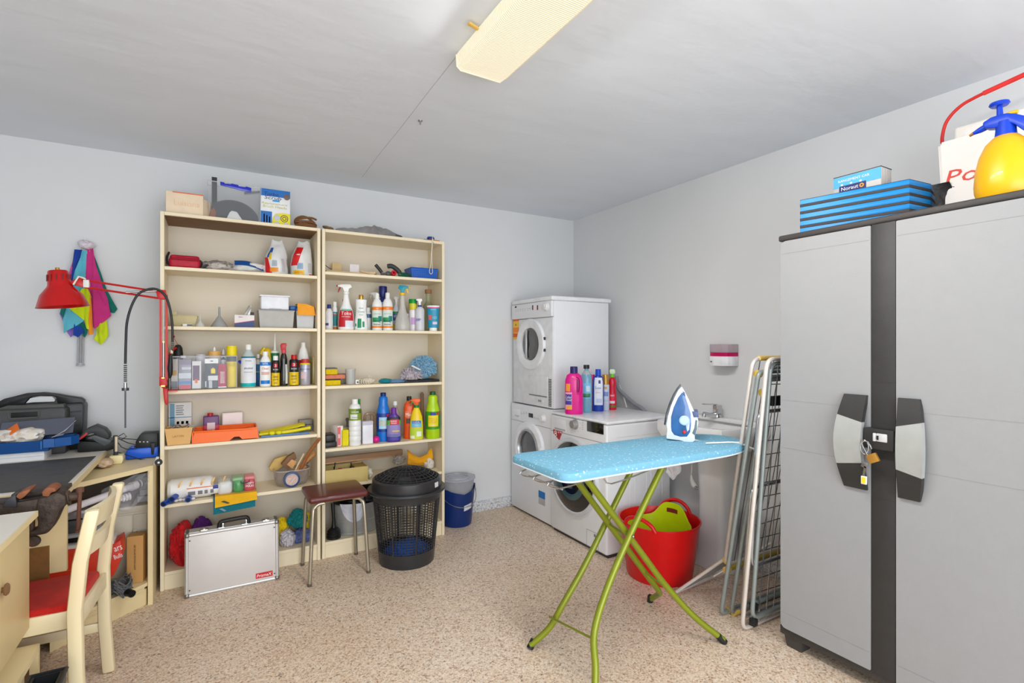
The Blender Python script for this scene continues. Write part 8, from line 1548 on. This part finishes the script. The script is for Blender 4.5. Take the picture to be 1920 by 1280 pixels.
s = MB(); s.grid(lambda u, v: V((rx+(r0+(r1-r0)*(.115+.04*v)/.318+.0082)*cos(aa+.03+.14*u), ry+(r0+(r1-r0)*(.115+.04*v)/.318+.0082)*sin(aa+.03+.14*u), .115+.04*v)), 4, 3); obj('sticker_print', s, mat((60, 130, 200), .4), t)
t = thing('lime_tub', 'lime green flexible tub tilted inside the red tub', 'tub', (rx, ry, .2)); LM = mat((196, 214, 10), .35, var=.04)
n_ = V((rx, ry, 0)).normalized(); ahd = atan2(n_.y, n_.x)-R(30); hdir = V((cos(ahd), sin(ahd), 0))
Mt = Matrix.Translation((rx+.016*hdir.x, ry+.016*hdir.y, .045)) @ Matrix.Rotation(R(-7), 4, V((0, 0, 1)).cross(hdir))
n2 = 72; rws = []; s = MB()
def lrim(a):
    d_ = (a-ahd+pi) % (2*pi)-pi; d2 = (a-ahd) % (2*pi)-pi; return .228+.078*math.exp(-(d_/.55)**4)+.022*math.exp(-(d2/.30)**4)
def lwall(a, f, k=0): return Mt @ V(((.138+.043*f-k)*cos(a), (.138+.043*f-k)*sin(a), .01+(lrim(a)-.01)*f))
for f, k in ((0, 0), (.5, 0), (.8, 0), (1, 0), (1, .006), (.8, .007), (.5, .007), (.03, .007)):
    rws.append([s.b.verts.new(lwall(2*pi*i/n2, f, k)) for i in range(n2)])
for A, B in zip(rws, rws[1:]):
    for i in range(n2): s.b.faces.new([A[i], A[(i+1) % n2], B[(i+1) % n2], B[i]])
s.b.faces.new(rws[0][::-1]); s.b.faces.new(rws[-1]); obj('tub_wall', s, LM, t)
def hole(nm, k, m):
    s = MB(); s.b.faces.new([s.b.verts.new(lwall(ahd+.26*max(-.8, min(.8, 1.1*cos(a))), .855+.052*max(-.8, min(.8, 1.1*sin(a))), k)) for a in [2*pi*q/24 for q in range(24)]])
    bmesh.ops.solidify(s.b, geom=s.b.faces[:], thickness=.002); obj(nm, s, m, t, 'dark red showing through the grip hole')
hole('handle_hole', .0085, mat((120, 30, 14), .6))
# clothes airers ---------------------------------------------------------
GT = mat((150, 158, 156), .4, .35); CT = mat((222, 214, 206), .3, .3); CH2 = mat((186, 188, 192), .22, .85); YF = mat((222, 186, 90), .45); WIRE = mat((150, 150, 150), .35, .6); WD2 = mat((92, 92, 94), .4, .5)
def frame(P0, P1, P2, P3, r, m, nm, t, rc=.03):
    """rounded rectangular tube loop"""
    Q_ = [V(p) for p in (P0, P1, P2, P3)]; out = []
    for i in range(4):
        p, a, b_ = Q_[i], Q_[i-1], Q_[(i+1) % 4]; da, db = (a-p).normalized(), (b_-p).normalized()
        for k in range(5): u = k/4; out.append((p+da*rc)*(1-u)**2+p*2*u*(1-u)+(p+db*rc)*u*u)
    s = MB(); s.tube(out, r, 10, True); return obj(nm, s, m, t)
t = thing('clothes_airer', 'grey green folded clothes airer with yellow fittings, farther from the cabinet', 'clothes airer', (2.4, 1.6, 0), 0, 'folded clothes airers')
xa, xb = 2.118, 2.66
frame((xa, 1.635, .012), (xb, 1.635, .012), (xb, 1.445, 1.185), (xa+.012, 1.445, 1.185), .0105, GT, 'leg_frame', t)
frame((xa+.035, 1.605, .018), (xb, 1.605, .018), (xb, 1.425, 1.15), (xa+.047, 1.425, 1.15), .0095, GT, 'leg_frame', t)
frame((2.19, 1.668, .215), (xb-.02, 1.668, .215), (xb-.02, 1.470, 1.245), (2.125, 1.470, 1.245), .0095, CT, 'wing_frame', t, .05)
s = MB(); s.cyl((2.165, 1.468, 1.246), (2.66, 1.468, 1.246), .0115); obj('top_bar', s, YF, t, 'yellow plastic bar')
for p_ in ((2.150, 1.462, 1.175), (2.168, 1.45, 1.09)): s = MB(); s.cyl((p_[0]-.008, p_[1], p_[2]), (p_[0]+.012, p_[1], p_[2]), .018); obj('hinge_cap', s, YF, t)
for dz_ in (.03, -.02): s = MB(); s.cyl((2.185, 1.66, .215+dz_), (2.205, 1.66, .215+dz_), .018); obj('hinge_cap', s, YF, t)
s = MB(); s.cyl((2.205, 1.652, .205), (2.65, 1.652, .205), .013); obj('hinge_bar', s, mat((170, 148, 70), .5), t)
for k in range(2): s = MB(); s.cyl((xa+.05, 1.635-.03*k, .013), (xa+.09, 1.635-.03*k, .013), .0135); obj('foot_sleeve', s, YF, t)
s = MB(); frm = [(2.20, 1.685, .235), (2.09, 1.885, .020), (2.40, 1.905, .020), (2.62, 1.70, .235)]
for u in (0, 1): 
    for k in range(1): pass
obj('lower_wing', MB().tube([V(frm[0]), V(frm[1])], .008, 8).tube([V(frm[1]), V(frm[2])], .008, 8).tube([V(frm[2]), V(frm[3])], .008, 8), CT, t)
s = MB()
for k in range(1, 8): u = k/8; s.tube([V(frm[0]).lerp(V(frm[3]), u*.30)+V((0, 0, -.006*k*.6)), V(frm[1]).lerp(V(frm[2]), u*.30)], .0028, 6)
obj('wing_wire', s, WIRE, t, kind='stuff')
for k in range(8): y_u = k/9; s = MB(); x_ = 2.20+.052*k; s.tube([(x_, 1.66, .23), (x_-.01, 1.478, 1.235)], .0022, 6); obj('wire', s, WD2, t)
t = thing('clothes_airer', 'cream and chrome folded clothes airer leaning nearest to the grey cabinet', 'clothes airer', (2.4, 1.45, 0), 0, 'folded clothes airers')
frame((2.082, 1.495, .012), (xb, 1.495, .012), (xb, 1.392, 1.245), (2.112, 1.392, 1.245), .0095, CT, 'wing_frame', t, .045)
frame((2.128, 1.478, .055), (xb, 1.478, .055), (xb, 1.400, 1.225), (2.150, 1.400, 1.225), .0100, GT, 'leg_frame', t, .05)
frame((2.165, 1.500, .105), (xb, 1.500, .105), (xb, 1.424, 1.205), (2.175, 1.424, 1.205), .0085, GT, 'leg_frame', t, .05)
frame((2.105, 1.512, .05), (xb, 1.512, .05), (xb, 1.468, .66), (2.112, 1.468, .66), .0085, CH2, 'inner_frame', t, .05)
frame((2.112, 1.470, .30), (xb, 1.470, .30), (xb, 1.438, 1.005), (2.118, 1.438, 1.005), .0095, CH2, 'inner_frame', t, .05)
for p_ in ((2.135, 1.474, .042), (2.168, 1.495, .095)): s = MB(); s.cbox(p_, (.030, .03, .034), (0, 0, 0), .005); obj('foot_block', s, BLACK, t)
s = MB(); s.bx(2.19, 2.62, 1.415, 1.432, 1.03, 1.075, .003); obj('black_bar', s, BLACK, t)
s = MB(); s.cyl((2.15, 1.42, 1.165), (2.64, 1.42, 1.165), .008); obj('grey_bar', s, mat((120, 124, 128), .4), t)
for k in range(9): x_ = 2.135+.056*k; s = MB(); s.tube([(x_, 1.488, .02), (x_+.012, 1.396, 1.235)], .0030, 6); obj('rod', s, CH2, t)
for k in range(17):
    u = (k+.6)/18; s = MB(); s.tube([(2.155, 1.503-.075*u, .05+1.17*u), (2.40, 1.506-.075*u-.012*sin(k*1.7), .045+1.17*u), (2.64, 1.503-.075*u, .05+1.17*u)], .0022, 6); obj('wire', s, WD2, t)
# ================================================================== on top of the cabinet
ct = .0005+1.7835
t0 = [(2.205, 1.300), (2.282, .925), (2.425, .912), (2.60, .95), (2.52, 1.335)]
TB = mat((0, 138, 214), .4, var=.08, scale=12); TK = mat((58, 54, 54), .6)
ords = ['lowest of the five blue and black panels on the cabinet', 'second lowest of the five blue and black panels', 'middle one of the five blue and black panels', 'fourth from the bottom of the blue and black panels', 'topmost of the five blue and black panels under the blue carton']
pitch = .0305
for k in range(5):
    z0 = ct+.0006+k*pitch; t = thing('blue_slab', ords[k], 'slab', (2.40, 1.12, z0), 0, 'blue and black panels stacked on the cabinet')
    s = MB(); s.prism(t0, z0, z0+.0095, 'z'); obj('black_base', s, TK, t)
    s = MB(); s.prism(t0, z0+.0095, z0+pitch-.002, 'z', .001, 1); obj('blue_edge', s, TB, t)
    s = MB(); s.prism([(x_, y_) for x_, y_ in t0], z0+pitch-.002, z0+pitch-.0006, 'z'); obj('black_face', s, TK, t)
s = MB(); zt = ct+5*pitch
for k in range(2): s.grid(lambda u, v: V((2.425+.012*k+.004*noise.noise(V((u*4, v*3, k)))+.03*sin(pi*v)*u, .908-.055*u-.012*k-.01*sin(pi*v), ct+.002+(zt-ct-.008-.02*u*k)*v)), 8, 8, .004)
single('black_strap', s, mat((26, 25, 26), .5, bump=.3), 'black strap loop at the right end of the blue panels', 'strap', ang=60)
t = thing('blue_carton', 'light blue and grey carton with navy logo on the blue panels', 'carton', (2.42, 1.13, zt+.001)); cx_ = 2.300
ya, yb_ = Yx(1652, cx_), Yx(1563, cx_); zc0, zc1 = zt+.0012, Zx(312, 1650, cx_)
Mc = Matrix.Translation((cx_, yb_, 0))
s = MB(); s.bx(cx_, cx_+.085, ya, yb_, zc0, zc1, .002); obj('carton', s, mat((206, 200, 196), .55), t)
s = MB(); s.bx(cx_-.0008, cx_+.001, ya, yb_, zc0+(zc1-zc0)*.42, zc1-.002); bl_ = obj('blue_band', s, mat((84, 180, 226), .45), t)
s = MB(); s.bx(cx_-.0008, cx_+.086, ya-.0005, yb_+.0005, zc1, zc1+.003); obj('dark_lid_edge', s, mat((70, 76, 86), .5), t)
for k in range(4): s = MB(); s.bx(cx_+.008+k*.022, cx_+.009+k*.022, ya-.0015, ya+.001, zc0, zc1-.004*k); obj('flute_line', s, mat((176, 170, 166), .6), t)
yl = yb_-(yb_-ya)*.47; s = MB(); s.bx(cx_-.0015, cx_, yl-.042, yl+.062, zc0+.012, zc0+.040); obj('logo_plate', s, mat((26, 40, 110), .45), t)
txt(t, 'Noraut', (cx_-.002, yl+.020, zc0+.0265), .015, WINK, face='-x', wd=.066); s = MB(); s.lathe([(.004, 0), (.0085, 0), (.0085, .001), (.004, .001), (.004, 0)], 18, (cx_-.0016, yl-.026, zc0+.0255), M=MX, cap=False); obj('logo_ring', s, mat((240, 160, 40), .45), t)
txt(t, 'RANGEMENT CAR', (cx_-.0014, yb_-.080, zc1-.020), .010, WINK, face='-x', wd=.12)
for k in range(3): s = MB(); s.bx(cx_-.0014, cx_-.0006, yb_-.045-.036*k, yb_-.022-.036*k, zc1-.048, zc1-.042, .0003, 1); s.bx(cx_-.0014, cx_-.0006, yb_-.038-.036*k, yb_-.030-.036*k, zc1-.040, zc1-.033, .0003, 1); obj('pictogram', s, WINK, t, kind='stuff')
# cool box
t = thing('cool_box', 'white cool box with red carry handle behind the yellow sprayer', 'cool box', (2.50, .74, ct)); qx = 2.435
y1_ = Yx(1763, qx); y0_ = y1_-.36; zb, zt2 = ct+.0008, Zx(268, 1756, qx)
s = MB(); fl2 = .020; A = [(qx, y0_+fl2), (2.69, y0_+fl2), (2.69, y1_-fl2*.2), (qx, y1_-fl2*.2)]; B = [(qx, y0_), (2.70, y0_), (2.70, y1_+.012), (qx, y1_+.012)]
v1 = [s.b.verts.new((x_, y_, zb)) for x_, y_ in A]; v2 = [s.b.verts.new((x_, y_, zt2)) for x_, y_ in B]; s.b.faces.new(v1[::-1]); s.b.faces.new(v2)
for i in range(4): s.b.faces.new([v1[i], v1[(i+1) % 4], v2[(i+1) % 4], v2[i]])
bmesh.ops.bevel(s.b, geom=s.b.edges[:], offset=.012, segments=3, affect='EDGES'); obj('box_body', s, mat((240, 236, 230), .5, var=.015), t)
s = MB(); s.bx(qx+.03, 2.69, y0_+.05, y1_-.03, zt2-.002, zt2+.05, .012, 3); obj('lid', s, mat((240, 235, 228), .5), t)
yh0 = Yx(1767, qx+.10); s = MB(); P = []; hx_ = qx+.10
for a, b_ in ((1766.5, 268), (1767, 255), (1773, 232), (1786, 213), (1805, 196), (1826, 184), (1844, 175)): P.append(V((hx_, Yx(a, hx_), Zx(b_, a, hx_))))
P2 = [V((hx_, Yx(a, hx_), Zx(b_, a, hx_))) for a, b_ in ((1844, 175), (1920, 148))]
ymid = P2[1].y; 
s.tube(smooth(P, 4), .0065, 8); mir = [V((p.x, 2*(P2[1].y-.005)-p.y, p.z)) for p in P]; s.tube(smooth(mir[::-1], 4), .0065, 8); hd_ = obj('carry_handle', s, mat((214, 40, 36), .4), t)
s = MB(); a, b_ = P[-1], mir[-1]; s.tube([a, a.lerp(b_, .5)+V((0, 0, .02)), b_], .0095, 8); obj('handle_grip', s, mat((226, 50, 46), .4), t)
txt(t, 'Polar', (qx-.0008, Yx(1806, qx)-.052, Zx(327, 1806, qx)), .052, mat((226, 60, 46), .5), face='-x', wd=.20, shear=.25)
# yellow pressure sprayer
t = thing('pressure_sprayer', 'yellow pressure sprayer with blue pump head on the cabinet', 'sprayer', (2.24, .64, ct)); sx_ = 2.262; sy_ = Yx(1886, sx_); dS = sx_/ray(1886)[0]
zs_ = lambda b_: CH-(b_-HY)/F*dS; rS = 62*dS/F*cos(math.atan((1886-HX)/F))
zb = ct+.0008; hb = zs_(254)-zb
s = MB(); s.lathe([(0, 0), (rS*.84, 0), (rS*.90, .004), (rS*.93, .012), (rS*1.0, .03), (rS*1.02, hb*.25), (rS*.98, hb*.48), (rS*.86, hb*.70), (rS*.66, hb*.88), (rS*.40, hb*.985), (rS*.30, hb), (0, hb)], 48, (sx_, sy_, zb)); obj('tank', s, mat((246, 184, 6), .35, coat=.15, var=.03), t)
SB_ = mat((10, 64, 200), .35, var=.05)
s = MB(); s.lathe([(0, 0), (rS*.36, 0), (rS*.345, .012), (rS*.30, zs_(226)-zs_(254)), (0, zs_(226)-zs_(254))], 28, (sx_, sy_, zs_(254)-.003)); obj('collar', s, SB_, t)
def D_(a, b_, y=0): return V((sx_, Yx(a, sx_), CH-(b_-HY)/F*(sx_/ray(a)[0])))
def sp_(pts, half, m, nm, bev=.003):
    s = MB(); q_ = [D_(a, b_) for a, b_ in pts]; s.prism([(v.y, v.z) for v in q_], sx_-half, sx_+half, 'x', bev); return obj(nm, s, m, t)
sp_([(1846, 235), (1848, 231), (1862, 222), (1878, 217), (1892, 214), (1908, 215), (1926, 219), (1960, 230), (1960, 256), (1935, 252), (1920, 245), (1906, 235), (1893, 231), (1884, 236), (1870, 242), (1850, 243)], .020, SB_, 'spray_head', .006)
s = MB(); s.tube([D_(1849, 238), D_(1838, 244), D_(1824, 251)], [.011, .010, .005], 12); obj('nozzle', s, SB_, t); s = MB(); s.cyl(D_(1825, 250.5), D_(1818, 255), .0055, .004); obj('nozzle_tip', s, mat((170, 120, 60), .3, .7), t)
s = MB(); s.tube([D_(1875, 218), D_(1874, 198)], [.009, .0075], 12); s.lathe([(0, 0), (.022, .001), (.027, .007), (.025, .013), (0, .014)], 24, D_(1874, 198)-V((0, 0, .003))); obj('pump_plunger', s, SB_, t)
s = MB(); s.tube(smooth([D_(1887, 216), D_(1898, 211), D_(1909, 209)], 3), .0065, 10); obj('trigger_button', s, mat((244, 190, 10), .35), t)
